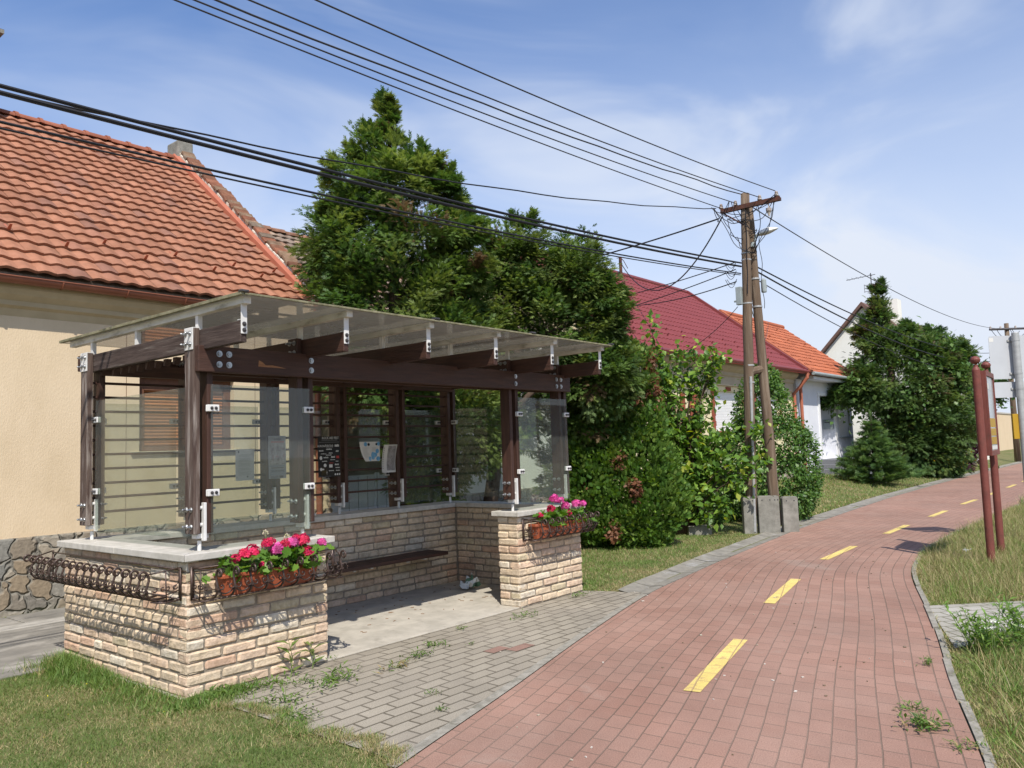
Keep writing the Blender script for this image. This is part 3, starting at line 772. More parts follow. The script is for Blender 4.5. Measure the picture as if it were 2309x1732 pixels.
def rafters():
    for k, xc in enumerate(XC):
        mb = MB(); mb.box(xc - 0.024, xc + 0.024, -0.475, 1.86, 2.335, 2.478)
        r = obj('rafter', mb, M_wgrey_y if k == 0 else M_wood_y, shelter, bevel=0.005)
        if k == 0: r['label'] = 'weathered grey rafter over the near end wall'
        # aluminium bearer with its stubs and end strap
        mb = MB(); mb.box(xc - 0.027, xc + 0.027, -0.525, 2.2, 2.585, 2.631)
        b = obj('roof_bearer', mb, M_purlin, shelter, bevel=0.003)
        for y in (0.09, 1.0, 1.79):
            mb = MB(); mb.box(xc - 0.017, xc + 0.017, y - 0.017, y + 0.017, 2.476, 2.588); obj('stub', mb, M_white, b)
        mb = MB(); mb.box(xc - 0.022, xc + 0.022, -0.484, -0.4765, 2.39, 2.588)
        mb.box(xc - 0.020, xc + 0.020, -0.4765, -0.43, 2.482, 2.488)
        obj('end_strap', mb, M_white, b, bevel=0.002)
        bolt_set(b, M_darkmetal, [(xc, -0.484, z) for z in (2.415, 2.455)], (0, -1, 0), 0.012, 0.008)
rafters()
def beams():
    mb = MB(); mb.box(0.075, 4.45, -0.022, 0.028, 2.18, 2.362); fb = obj('front_beam', mb, M_wood_x, shelter, bevel=0.005)
    bolt_set(fb, M_bolt, [(x, -0.022, z) for x in (XC[0] + 0.09, XC[0] + 0.165, XC[5] - 0.09, XC[5] - 0.17) for z in (2.235, 2.31)], (0, -1, 0), 0.010, 0.012)
    bolt_set(fb, M_bolt, [(x, -0.022, z) for x in (XC[1] + 0.02, XC[4] - 0.02) for z in (2.235, 2.31)], (0, -1, 0), 0.010, 0.012)
    mb = MB()  # patch of bare wood where the stain has flaked
    vs = [(0.54, 2.238), (0.78, 2.236), (0.72, 2.246), (0.66, 2.254), (0.60, 2.252), (0.575, 2.272), (0.545, 2.285)]
    mb.prism([(a, -0.0225, b) for a, b in vs], (0, 0.0004, 0)); obj('bare_patch', mb, mat('bare_wood', (0.33, 0.17, 0.08), (0.22, 0.10, 0.05), scale=30, stretch=(1, 1, 6)), fb)
    mb = MB(); mb.box(0.09, 4.44, 0.152, 0.20, 2.18, 2.345); obj('inner_beam', mb, M_wood_x, shelter, bevel=0.005)
    mb = MB(); mb.box(0.06, 4.46, 1.857, 1.905, 2.345, 2.475); obj('rear_beam', mb, M_wood_x, shelter, bevel=0.005)
    mb = MB(); mb.box(0.16, 4.36, 1.675, 1.723, 2.30, 2.40); obj('rear_beam', mb, M_wood_x, shelter, bevel=0.005)
    for i in range(10):
        z = 1.17 + 0.1193 * i
        mb = MB(); mb.box(XC[0] - 0.03, XC[5] + 0.03, 1.775, 1.80, z - 0.0105, z + 0.0105)
        obj('slat', mb, M_wood_x, shelter, bevel=0.003)
    for i in range(9):      # wedge ends of the ceiling slats under the near rafter
        y = 0.33 + i * 0.142
        mb = MB(); x0 = XC[0] + 0.03
        mb.prism([(x0, y - 0.005, 2.334), (x0, y + 0.045, 2.334), (x0, y + 0.045, 2.285), (x0, y + 0.03, 2.28)], (0.045, 0, 0))
        obj('slat_end', mb, M_wood_y, shelter, bevel=0.002)
beams()
def roof():
    xs = [0.09, 1.842, 3.117, 4.475]
    for a, b in zip(xs[:-1], xs[1:]):
        mb = MB(); mb.box(a + 0.004, b - 0.004, -0.56, 2.30, 2.633, 2.643)
        obj('roof_sheet', mb, M_sheet, shelter)
    mb = MB(); mb.box(0.066, 0.0935, -0.565, 2.31, 2.630, 2.653); mb.box(4.4715, 4.495, -0.565, 2.31, 2.630, 2.653)
    mb.box(0.094, 4.471, -0.573, -0.5605, 2.632, 2.647); mb.box(0.094, 4.471, 2.3005, 2.315, 2.632, 2.647)
    for x in xs[1:-1]: mb.box(x - 0.02, x + 0.02, -0.555, 2.295, 2.6435, 2.652)
    obj('edge_profile', mb, M_mossy, shelter, bevel=0.003)
    mb = MB()
    for x in xs: mb.box(x - 0.03 if x > 0.1 else x - 0.028, x + 0.03, -0.58, -0.54, 2.650, 2.664)
    obj('end_cap', mb, M_darkmetal, shelter, bevel=0.003)
roof()
def clamp(par, c, ax, n):
    """white glass clamp with two bolts: ax along the pane, n towards the viewer's side"""
    c, ax, n = Vector(c), Vector(ax), Vector(n)
    mb = MB(); mb.obox(c + n * 0.0095, ax * 0.045, n * 0.005, (0, 0, 0.024)); mb.obox(c - n * 0.0095, ax * 0.045, n * 0.005, (0, 0, 0.024))
    cl = obj('clamp', mb, M_white, par, bevel=0.005)
    mb = MB(); bolts(mb, [c + n * 0.0145 + ax * s for s in (-0.014, 0.018)], n, 0.016, 0.006)
    obj('bolt_pair', mb, M_darkmetal, cl)
def pane(a, b, z0, z1, n, side=1):
    """vertical glass sheet between plan points a and b"""
    a, b, n = Vector((*a, 0)), Vector((*b, 0)), Vector(n)
    t = (b - a).normalized(); c = (a + b) / 2
    mb = MB(); mb.obox(c + Vector((0, 0, (z0 + z1) / 2)), t * ((b - a).length / 2), n * 0.004, (0, 0, (z1 - z0) / 2))
    g = obj('glass_pane', mb, M_glass, shelter)
    for p, s in ((a, 1), (b, -1)):
        for z in (1.345, 1.93):
            clamp(g, Vector((p.x, p.y, z)) + t * 0.012 * s, t, n)
    return g
yf = 0.085; yb = 1.79
yf = 0.012
pane((XC[0] + 0.045, yf), (XC[1] + 0.022, yf), 1.02, 2.095, (0, -1, 0))
pane((XC[4] + 0.045, yf), (XC[5] + 0.04, yf), 1.02, 2.10, (0, -1, 0))
pane((XC[0] - 0.01, YF[1] + 0.02), (XC[0] - 0.01, YB[0] - 0.02), 1.03, 2.09, (-1, 0, 0))
pane((XC[5] + 0.01, YF[1] + 0.02), (XC[5] + 0.01, YB[0] - 0.02), 1.03, 2.09, (-1, 0, 0))
for k in range(5):
    pane((XC[k] + 0.085, 1.868), (XC[k + 1] - 0.085, 1.868), 0.985, 2.08, (0, -1, 0))
def bench():
    mb = MB()
    for i in range(3): mb.box(1.75, 3.85, 1.34 + i * 0.112, 1.34 + i * 0.112 + 0.104, 0.405, 0.445)
    b = obj('bench', mb, M_wood_x, shelter, bevel=0.005)
    for x in (2.05, 2.78, 3.55):
        mb = MB(); mb.box(x - 0.018, x + 0.018, 1.40, 1.70, 0.384, 0.404); mb.box(x - 0.018, x + 0.018, 1.68, 1.70, 0.33, 0.384)
        obj('bracket', mb, M_white, b, bevel=0.003)
bench()

# ---------------------------------------------------------------- papers and posters
def text_mesh(s, size):
    cu = bpy.data.curves.new('t', 'FONT'); cu.body = s; cu.size = size; cu.align_x = 'CENTER'; cu.resolution_u = 2
    o = bpy.data.objects.new('t', cu); COL.objects.link(o)
    dg = bpy.context.evaluated_depsgraph_get()
    me = bpy.data.meshes.new_from_object(o.evaluated_get(dg))
    vs = [tuple(v.co) for v in me.vertices]; fs = [tuple(p.vertices) for p in me.polygons]
    bpy.data.objects.remove(o); bpy.data.curves.remove(cu); bpy.data.meshes.remove(me)
    return vs, fs
class Sheet:
    """a thin bent sheet of paper; marks follow its surface. (u,w) metres from the top-left corner"""
    def __init__(s, name, label, cat, x0, z1, w, h, y, m, bend, curl=None, group=None):
        s.x0, s.z1, s.y, s.bend = x0, z1, y, bend
        mb = MB(); nu, nw = 10, 14
        for side in (0, 1):
            for j in range(nw + 1):
                for i in range(nu + 1):
                    mb.v.append(s.P(w * i / nu, h * j / nw, -0.0003 if side == 0 else 0.0003))
        K = (nu + 1) * (nw + 1)
        for j in range(nw):
            for i in range(nu):
                q = (j * (nu + 1) + i, (j + 1) * (nu + 1) + i, (j + 1) * (nu + 1) + i + 1, j * (nu + 1) + i + 1)
                mb.f.append(q); mb.f.append(tuple(K + t for t in reversed(q)))
        mb.c = [(1, 1, 1)] * len(mb.v); mb.mi = [0] * len(mb.f)
        s.o = obj(name, mb, m, loc=(x0, y, z1 - h), smooth=True); setp(s.o, label, cat, group)
        s.loc = Vector((x0, y, z1 - h)); s.mb = {}
    def P(s, u, w, d=0):
        dx, dy, dz = s.bend(u, w)
        return (s.x0 + u + dx, s.y + dy + d, s.z1 - w + dz)
    def get(s, key): return s.mb.setdefault(key, MB())
    def rect(s, key, u, w, du, dw, lift=0.0025):
        n = max(1, int(dw / 0.03)); mb = s.get(key)
        for k in range(n):
            a, b = w + dw * k / n, w + dw * (k + 1) / n
            mb.add([s.P(u, a, -lift), s.P(u, b, -lift), s.P(u + du, b, -lift), s.P(u + du, a, -lift)], [(0, 1, 2, 3)])
    def scrawl(s, key, u, w, wd, ht):
        """lettering too small to read: uneven upright strokes"""
        x = 0.0; rr = random.Random(int(u * 1e4 + w * 1e5))
        while x < wd - 0.003:
            q = rr.uniform(0.0016, 0.0045); h = ht * rr.choice((1, 1, 0.72, 0.72, 0.85))
            s.rect(key, u + x, w + ht - h, q, h, 0.0028); x += q + rr.uniform(0.0007, 0.0016)
    def disc(s, key, u, w, r, rw=None, lift=0.0027):
        rw = rw or r; mb = s.get(key)
        mb.add([s.P(u + r * math.cos(t), w + rw * math.sin(t), -lift) for t in [2 * math.pi * i / 18 for i in range(18)]], [tuple(range(18))])
    def text(s, key, st, u, w, size, sx=1.0, lift=0.0028):
        vs, fs = text_mesh(st, size)
        s.get(key).add([s.P(u + v[0] * sx, w - v[1], -lift) for v in vs], fs)
    def finish(s, mats):
        for k, mb in s.mb.items():
            k = k.split('#')[0]; o = obj(k, mb, mats[k], s.o)
def flat(u, w): return (0, 0.003 * math.sin(w * 11 + u * 5), 0)
YP = 1.714
# black festival poster
sh = Sheet('poster', 'black concert poster with rows of pale band logos pinned to the timber slats', 'poster', 2.345, 1.775, 0.285, 0.425, YP - 0.006, M_black, flat)
sh.text('headline', 'ROCK AID FEST', 0.160, 0.030, 0.036, 0.86)
for i in range(14): sh.rect('small_print', 0.05 + i * 0.0145, 0.040, 0.010, 0.004)
for i in range(18): sh.rect('small_print', 0.015 + i * 0.0145, 0.060, 0.0105, 0.004)
sh.text('band_names', 'AURORA', 0.045, 0.112, 0.030, 0.85); sh.text('band_names', 'Ruby Rock', 0.145, 0.106, 0.032, 0.72); sh.scrawl('band_names', 0.215, 0.084, 0.055, 0.026)
sh.rect('band_names', 0.10, 0.111, 0.095, 0.003)
for (u, w, wd, sz) in ((0.04, 0.157, .055, .014), (0.142, 0.142, .075, .015), (0.245, 0.165, .034, .018), (0.16, 0.18, .05, .010), (0.07, 0.186, .07, .008), (0.135, 0.20, .07, .008), (0.19, 0.226, .05, .018),
                       (0.10, 0.228, .06, .015), (0.185, 0.25, .06, .008), (0.08, 0.265, .065, .010), (0.24, 0.268, .034, .010), (0.235, 0.305, .048, .016), (0.245, 0.335, .055, .010), (0.165, 0.364, .065, .010), (0.25, 0.364, .05, .009)):
    sh.scrawl('band_names', u - wd / 2, w - sz, wd, sz)
sh.disc('emblem', 0.036, 0.225, 0.017, 0.020); sh.disc('emblem', 0.085, 0.303, 0.018); sh.rect('emblem', 0.137, 0.295, 0.042, 0.032); sh.disc('emblem', 0.035, 0.343, 0.016); sh.rect('emblem', 0.05, 0.337, 0.022, 0.014)
for u in (0.215, 0.243, 0.270): sh.disc('emblem', u, 0.400, 0.010)
sh.rect('red_logo', 0.232, 0.206, 0.036, 0.026); sh.scrawl('red_logo', 0.14, 0.275, 0.05, 0.009)
sh.disc('glow', 0.07, 0.37, 0.045, 0.05, 0.0020); sh.rect('cross', 0.105, 0.36, 0.003, 0.04); sh.rect('cross', 0.097, 0.378, 0.019, 0.003)
for i in range(9): sh.rect('small_print', 0.012 + 0.016 * i, 0.416, 0.012, 0.003)
sh.finish(dict(headline=M_inkw, small_print=mat('dim_ink', (0.22, 0.22, 0.22)), band_names=M_inkw, emblem=M_inkw, red_logo=M_inkr, glow=mat('ochre_print', (0.06, 0.045, 0.012), (0.012, 0.011, 0.012), scale=25), cross=M_inkw))
# grey event poster
sh = Sheet('poster', 'tall faded grey event poster behind the near front glass pane', 'poster', 1.757, 1.785, 0.20, 0.42, YP - 0.006, mat('faded_poster', (0.33, 0.34, 0.37), (0.25, 0.26, 0.29), scale=9, rough=0.9), flat)
sh.text('headline', 'RIMBA', 0.105, 0.045, 0.030, 1.0)
sh.rect('red_band', 0.03, 0.052, 0.15, 0.016); sh.rect('picture', 0.012, 0.075, 0.176, 0.205)
for i, w in enumerate((0.292, 0.330, 0.352, 0.372)): sh.rect('blue_lines', 0.012, w, 0.17, 0.010)
sh.scrawl('small_print', 0.03, 0.308, 0.14, 0.012); sh.scrawl('small_print', 0.03, 0.340, 0.14, 0.010); sh.rect('small_print', 0.12, 0.392, 0.045, 0.022)
for i in range(4): sh.rect('small_print', 0.02, 0.392 + i * 0.007, 0.09, 0.003)
pic = mat('faded_picture', (0.13, 0.12, 0.14), (0.42, 0.42, 0.45), scale=16, detail=10, rough=0.9, c3=(0.34, 0.17, 0.17), s3=12, lo3=0.58, hi3=0.66)
sh.finish(dict(headline=M_ink, red_band=mat('dull_red', (0.38, 0.19, 0.19)), picture=pic, blue_lines=mat('dull_blue', (0.20, 0.24, 0.30)), small_print=M_ink))
# typed notice
sh = Sheet('notice', 'plain grey typed notice sheet pinned to the slats left of the tall poster', 'notice', 1.404, 1.662, 0.20, 0.297, YP - 0.006, M_papergrey, lambda u, w: (-0.004 * (w / 0.3), 0.004 * math.sin(w * 14), 0))
dimink = mat('faint_ink', (0.33, 0.34, 0.34))
sh.disc('stamp', 0.03, 0.025, 0.008, 0.012); sh.disc('stamp', 0.125, 0.262, 0.006, 0.008)
for i in range(22):
    w = 0.05 + i * 0.0092
    if i in (3, 8, 13, 17): continue
    sh.rect('typed_lines', 0.03 + (0.02 if i % 5 == 0 else 0), w, random.uniform(0.10, 0.145), 0.003)
for u, w in ((0.012, 0.012), (0.185, 0.012), (0.012, 0.268), (0.185, 0.268)): sh.disc('pin', u, w, 0.004)
sh.finish(dict(stamp=M_ink, typed_lines=dimink, pin=M_darkmetal))
# white leaflet with blue pictures
sh = Sheet('leaflet', 'white landscape leaflet with round blue pictures pinned to the slats', 'leaflet', 2.895, 1.71, 0.285, 0.215, YP - 0.006, M_paperwhite,
           lambda u, w: (0.055 * (w / 0.215) ** 2 * max(0, 1 - u / 0.16), -0.03 * (w / 0.215) ** 2 * max(0, 1 - u / 0.2), 0))
for bi, (u, w, r) in enumerate(((0.085, 0.028, 0.024), (0.27, 0.025, 0.022), (0.135, 0.195, 0.026), (0.264, 0.192, 0.028), (0.252, 0.105, 0.026))): sh.disc('blue_picture#%d' % bi, u - 0.005, min(w, 0.188), r, min(r, 0.213 - min(w, 0.188)))
sh.disc('blue_picture', 0.185, 0.155, 0.03, 0.044); sh.disc('blue_picture', 0.21, 0.145, 0.034, 0.026, 0.0031)
sh.disc('dark_badge', 0.125, 0.03, 0.017); sh.disc('dark_badge#2', 0.236, 0.028, 0.014)
for i in range(14): sh.rect('text_lines', 0.025, 0.062 + i * 0.0088, random.uniform(0.07, 0.105), 0.0028)
for i in range(6): sh.rect('text_lines', 0.17, 0.062 + i * 0.0075, random.uniform(0.05, 0.085), 0.0026)
sh.finish(dict(blue_picture=M_inkb, dark_badge=M_black, text_lines=mat('grey_ink', (0.40, 0.38, 0.36))))
# curled newspaper page
sh = Sheet('newspaper_page', 'curled grey newspaper page hanging from a slat by one corner', 'newspaper', 3.245, 1.672, 0.20, 0.31, YP - 0.006, M_paperwhite,
           lambda u, w: (-0.055 * max(0, w / 0.31 - 0.35) ** 1.4, 0.035 * math.sin(w / 0.31 * 3.0) - 0.045 * math.sin(math.pi * u / 0.2), 0.0))
for i in range(30):
    [sh.rect('columns', 0.045 + q * 0.0128, 0.012 + i * 0.0092, 0.0118, 0.0078) for q in range(10)]
for i in range(10): sh.rect('margin_print', 0.006, 0.03 + i * 0.025, 0.006, 0.014)
sh.finish(dict(columns=mat('news_columns', (0.13, 0.115, 0.115), (0.36, 0.33, 0.32), scale=9, stretch=(6, 1, 2), detail=8), margin_print=M_ink))

def litter():
    mb = MB(); c = Vector((4.0, 1.17, 0.01)); rnd = random.Random(3)
    vs = []
    for i in range(5):
        for j in range(5):
            vs.append(c + Vector(((i - 2) * 0.045 + rnd.uniform(-.02, .02), (j - 2) * 0.04 + rnd.uniform(-.02, .02), max(0.0, 0.01 + rnd.uniform(0, 0.10) * (1 if (i + j) % 2 else 0.35) + (0.07 if i == 3 else 0)))))
    mb.add(vs, [(j * 5 + i, j * 5 + i + 1, (j + 1) * 5 + i + 1, (j + 1) * 5 + i) for i in range(4) for j in range(4)])
    o = obj('litter', mb, mat('crumpled_wrapper', (0.62, 0.64, 0.62), (0.10, 0.19, 0.12), scale=9, detail=1, rough=0.5, lo=0.5, hi=0.54), loc=c)
    setp(o, 'crumpled white and green wrapper lying in the back corner of the shelter floor', 'litter')
    s_ = o.modifiers.new('thick', 'SOLIDIFY'); s_.thickness = 0.002
    mb = MB()
    for i in range(60):
        p = Vector((rnd.uniform(1.5, 4.2), rnd.uniform(0.5, 1.6), 0.0095)); a = rnd.uniform(0, 6.3); l = rnd.uniform(0.006, 0.022)
        d = Vector((math.cos(a), math.sin(a), 0))
        mb.obox(p, d * l, Vector((-d.y, d.x, 0)) * 0.004, (0, 0, 0.002))
    setp(obj('debris', mb, M_dry, loc=(2.8, 1, 0)), kind='stuff')
litter()

# ================================================================== BASKETS, TROUGHS, GERANIUMS
def spiral(c, a, b, r0, r1, t0, t1, n=14):
    return [Vector(c) + (r0 + (r1 - r0) * i / (n - 1)) * (math.cos(t0 + (t1 - t0) * i / (n - 1)) * a + math.sin(t0 + (t1 - t0) * i / (n - 1)) * b) for i in range(n)]
def basket(o, u, nrm, length, nb, label):
    """wrought-iron window-box basket. o: lower start point on the wall, u: along the wall, nrm: out of the wall"""
    o, u, nn = Vector(o), Vector(u), Vector(nrm); Z = Vector((0, 0, 1))
    t = thing('flower_basket', label, 'flower basket', o + u * length / 2, 'wrought iron flower baskets on the shelter walls')
    P = lambda s, d, z: o + u * s + nn * (d * 1.28) + Z * z
    mb = MB()
    for s in (0.0, length):                      # wall plates and end hoops
        mb.obox(P(s, 0.012, 0.10), u * 0.012, nn * 0.004, Z * 0.11)
        mb.tube([P(s, 0.02, 0.205), P(s + (0.05 if s == 0 else -0.05), 0.10, 0.188), P(s + (0.09 if s == 0 else -0.09), 0.165, 0.175)], 0.0055, 6)
        mb.tube([P(s, 0.02, -0.005), P(s, 0.11, -0.008), P(s + (0.06 if s == 0 else -0.06), 0.145, 0.0)], 0.0055, 6)
        mb.tube([P(s, 0.085, -0.006), P(s + (0.01 if s == 0 else -0.01), 0.085, 0.19)], 0.005, 6)
    for d, z in ((0.015, 0.0), (0.10, -0.008), (0.015, 0.195)): mb.tube([P(0, d, z), P(length, d, z)], 0.0055, 6)
    obj('frame', mb, M_iron, t, smooth=True)
    sp = (length - 0.14) / (nb - 1)
    for k in range(nb):
        s = 0.07 + k * sp
        mb = MB()
        prof = [(0.015, -0.004), (0.06, -0.010), (0.105, -0.004), (0.140, 0.016), (0.160, 0.046), (0.166, 0.078), (0.158, 0.108), (0.150, 0.138), (0.152, 0.165)]
        pts = [P(s, d, z) for d, z in prof]
        pts += spiral(P(s, 0.184, 0.172), nn, Z, 0.033, 0.011, math.pi * 0.92, -math.pi * 1.15, 18)
        jit = u * random.uniform(-0.004, 0.004)
        mb.tube([p + jit * (i / len(pts)) for i, p in enumerate(pts)], 0.0082, 6)
        b = obj('bar', mb, M_iron, t, smooth=True)
        mb = MB(); mb.obox(P(s, 0.165, 0.070), u * 0.013, nn * 0.009, Z * 0.006)
        mb.tube([P(s, 0.166, 0.066), P(s, 0.175, 0.063)], [0.008, 0.004], 6)
        obj('collar', mb, M_iron, b)
    mb = MB()
    for k in range(nb - 1):
        a, c = 0.07 + k * sp, 0.07 + (k + 1) * sp
        r = min(0.023, sp * 0.2)
        mid = [P(a + (c - a) * q, 0.166 - 0.012 * math.sin(math.pi * q), 0.066 - 0.036 * math.sin(math.pi * q)) for q in (0.06, 0.2, 0.35, 0.5, 0.65, 0.8, 0.94)]
        mb.tube(mid, 0.0052, 5)
        mb.tube(spiral(P(a + r + 0.006, 0.168, 0.082), u, Z, r, 0.006, -math.pi * 0.9, math.pi * 0.85, 12), 0.0050, 5)
        mb.tube(spiral(P(c - r - 0.006, 0.168, 0.082), -u, Z, r, 0.006, -math.pi * 0.9, math.pi * 0.85, 12), 0.0050, 5)
    obj('scrollwork', mb, M_iron, t, smooth=True)
    for s, sg in ((0.0, 1), (length, -1)):
        mb = MB()
        for q in (0.055, 0.12):
            mb.tube(spiral(P(s + sg * 0.004, q - 0.018, 0.085), nn, Z, 0.018, 0.006, -math.pi * 0.9, math.pi * 0.8, 12), 0.0050, 5)
            mb.tube(spiral(P(s + sg * 0.004, q + 0.022, 0.085), -nn, Z, 0.018, 0.006, -math.pi * 0.9, math.pi * 0.8, 12), 0.0050, 5)
        mb.tube([P(s, 0.02, 0.06), P(s, 0.09, 0.04), P(s, 0.15, 0.06)], 0.004, 5)
        obj('end_scroll', mb, M_iron, t, smooth=True)
basket((0, 0.06, 0.652), (0, 1, 0), (-1, 0, 0), 2.10, 17, 'long empty wrought iron basket on the near end wall of the shelter')
basket((0.03, 0, 0.652), (1, 0, 0), (0, -1, 0), 1.16, 9, 'wrought iron basket holding a trough on the front wall at the near corner')
basket((3.55, 0, 0.665), (1, 0, 0), (0, -1, 0), 1.08, 9, 'wrought iron basket with a trough on the far brick pillar')

def trough(x0, x1, z0, z1, label):
    t = thing('flower_trough', label, 'flower trough', ((x0 + x1) / 2, -0.085, z0), 'terracotta flower troughs')
    def ring(ins, z, ey=0):
        a, b, c, d = x0 + ins, x1 - ins, -0.148 + ins * 0.55 - ey, -0.024 - ins * 0.55 + ey
        e = 0.018
        return [(a + e, c, z), (b - e, c, z), (b, c + e, z), (b, d - e, z), (b - e, d, z), (a + e, d, z), (a, d - e, z), (a, c + e, z)]
    mb = MB()
    H = z1 - z0
    rings = [ring(0.055, z0), ring(0.047, z0 + 0.008), ring(0.018, z1 - 0.028), ring(0.016, z1 - 0.026), ring(0.0, z1 - 0.024), ring(-0.002, z1 - 0.004), ring(0.002, z1), ring(0.014, z1), ring(0.020, z1 - 0.03), ring(0.022, z1 - 0.035)]
    vs = [p for r_ in rings for p in r_]
    fs = [tuple(range(7, -1, -1))]
    for i in range(len(rings) - 1):
        for j in range(8): fs.append((i * 8 + j, i * 8 + (j + 1) % 8, (i + 1) * 8 + (j + 1) % 8, (i + 1) * 8 + j))
    mb.add(vs, fs); obj('trough', mb, M_terra, t, bevel=0.002)
    mb = MB(); r_ = ring(0.021, z1 - 0.032); mb.add(r_, [tuple(range(8))]); obj('soil', mb, M_soil, t)
    return t
trough(0.17, 0.99, 0.645, 0.795, 'terracotta trough of geraniums in the basket nearest the lawn')
trough(3.60, 4.50, 0.660, 0.815, 'terracotta trough of geraniums on the far pillar')

PETAL_R, PETAL_M = (0.62, 0.012, 0.085), (0.62, 0.075, 0.30)
def umbel(c, r, col, seed):
    """a round flower head: florets of five petals"""
    rnd = np.random.default_rng(seed)
    n = 46
    d = rnd.normal(size=(n, 3)); d[:, 2] = np.abs(d[:, 2]) * 1.0 - 0.45; d /= np.linalg.norm(d, axis=1, keepdims=True)
    T = []; F = []
    for p in range(5):
        a = 2 * math.pi * p / 5; b = len(T)
        ca, sa = math.cos(a), math.sin(a); pa, pb = -sa, ca
        T += [(0.06 * ca, 0.0, 0.06 * sa), (0.6 * ca + 0.34 * pa, 0.12, 0.6 * sa + 0.34 * pb), (1.0 * ca + 0.12 * pa, 0.02, 1.0 * sa + 0.12 * pb), (0.62 * ca - 0.36 * pa, 0.16, 0.62 * sa - 0.36 * pb)]
        F.append((b, b + 1, b + 2, b + 3))
    T = np.array(T); F = np.array(F)
    pos = np.array(c) + d * r * rnd.uniform(0.75, 1.05, (n, 1))
    nr = rnd.normal(size=(n, 3))
    Rm = frames(d + rnd.normal(scale=0.25, size=(n, 3)), nr)
    base = np.array(col)[None] * rnd.uniform(0.45, 1.25, (n, 1)) + rnd.uniform(0, 0.03, (n, 3))
    sh_ = np.tile(np.array([1.5, 1.0, 1.0, 1.0]), 5)
    V, Fc, C = scatter(T, F, pos, Rm, rnd.uniform(0.42, 0.56, n) * r, base, sh_)
    return V, Fc, np.clip(C, 0, 0.85)
def geranium_leaf():
    n = 14; vs = [(0, 0, 0)]
    for i in range(n + 1):
        a = -math.pi * 0.9 + 2 * math.pi * 0.9 * i / n
        r_ = 1.0 + (0.16 if i % 2 else -0.12)
        vs.append((r_ * math.sin(a), 0.35 + r_ * math.cos(a), 0.10 * (1 if i % 2 else -1) + 0.22 * abs(math.sin(a))))
    return np.array(vs) * 0.62, np.array([(0, i, i + 1) for i in range(1, n + 1)])
GL, GF = geranium_leaf()
def geranium(x, heads, y=-0.10, zt=0.79, w=0.16, label='', seed=1, nl=46):
    rnd = np.random.default_rng(seed)
    t = thing('geranium', label, 'flower', (x, y, zt - 0.03), 'geraniums in the troughs')
    pos = np.c_[rnd.normal(x, w * 0.55, nl), rnd.normal(y - 0.012, 0.055, nl), zt + rnd.uniform(-0.03, 0.115, nl)]
    d = np.c_[rnd.normal(0, 0.8, nl), rnd.normal(-0.3, 0.8, nl), rnd.normal(0.3, 0.4, nl)]
    Rm = frames(d, np.c_[rnd.normal(0, .5, nl), rnd.normal(-0.5, .4, nl), np.ones(nl)])
    # frames() gives z = cross(x,d): leaf faces follow the hint normal
    g = rnd.uniform(0, 1, (nl, 1)); C = (1 - g) * np.array((0.055, 0.15, 0.018)) + g * np.array((0.15, 0.27, 0.045))
    V, F, Cc = scatter(GL, GF, pos, Rm, rnd.uniform(0.044, 0.068, nl), C)
    bigmesh('leaves', V, 3, Cc, M_broad, t, faces=F)
    mb = MB()
    for i in range(0, nl, 2):
        mb.tube([(x + (pos[i, 0] - x) * 0.25, y, zt - 0.04), tuple(pos[i] * 0.5 + np.array((x, y, zt)) * 0.5), tuple(pos[i])], 0.0022, 5)
    mb.col = (1, 1, 1)
    for h in heads: mb.tube([(x, y, zt - 0.03), ((x + h[0]) / 2, (y + h[1]) / 2, (zt + h[2]) / 2 + 0.02), (h[0], h[1], h[2] - h[3] * 0.3)], 0.0024, 5)
    obj('stem', mb, mat('stem_green_%d' % seed, (0.10, 0.19, 0.04), rough=0.6), t)
    for i, h in enumerate(heads):
        if h[4] == 'bud':
            mb = MB()
            for q in range(7):
                a = q * 0.9; e = Vector((h[0] + 0.018 * math.cos(a), h[1] + 0.018 * math.sin(a), h[2] + 0.012 * math.sin(a * 2)))
                mb.tube([(h[0], h[1], h[2] - 0.03), e], 0.001, 4); mb.sphere(e, 0.0055, 6, 1.4)
            obj('flower_bud', mb, mat('bud_%d' % seed, (0.55, 0.42, 0.38), (0.30, 0.35, 0.15), scale=60), t)
        else:
            V, F, C = umbel(h[:3], h[3] * 0.9, PETAL_R if h[4] == 'r' else PETAL_M, seed * 31 + i)
            bigmesh('flower_head', V, 4, C, M_petal, t, faces=F)
geranium(0.33, [(0.415, -0.125, 0.925, 0.052, 'r'), (0.350, -0.135, 0.915, 0.045, 'r'), (0.475, -0.15, 0.825, 0.024, 'r'), (0.285, -0.13, 0.89, 0.036, 'r')], label='red geranium at the lawn end of the near trough', seed=2)
geranium(0.56, [(0.555, -0.09, 0.965, 0.040, 'r'), (0.60, -0.08, 0.975, 0.030, 'r'), (0.612, -0.13, 0.912, 0.050, 'm'), (0.536, -0.10, 1.045, 0.03, 'bud')], label='geranium with one pink head and a tall bud in the near trough', seed=3)
geranium(0.76, [(0.757, -0.115, 0.945, 0.046, 'm'), (0.70, -0.10, 0.94, 0.046, 'r'), (0.665, -0.10, 0.935, 0.030, 'r'), (0.72, -0.09, 1.00, 0.02, 'bud'), (0.79, -0.10, 0.975, 0.034, 'r')], label='geranium with mixed red and pink heads right of the tall bud in the near trough', seed=4)
geranium(0.90, [(0.850, -0.11, 0.952, 0.050, 'r'), (0.866, -0.145, 0.865, 0.052, 'r'), (1.01, -0.115, 0.922, 0.036, 'm')], label='geranium at the opening end of the near trough with a lone pink head', seed=5)
ZF = 0.805
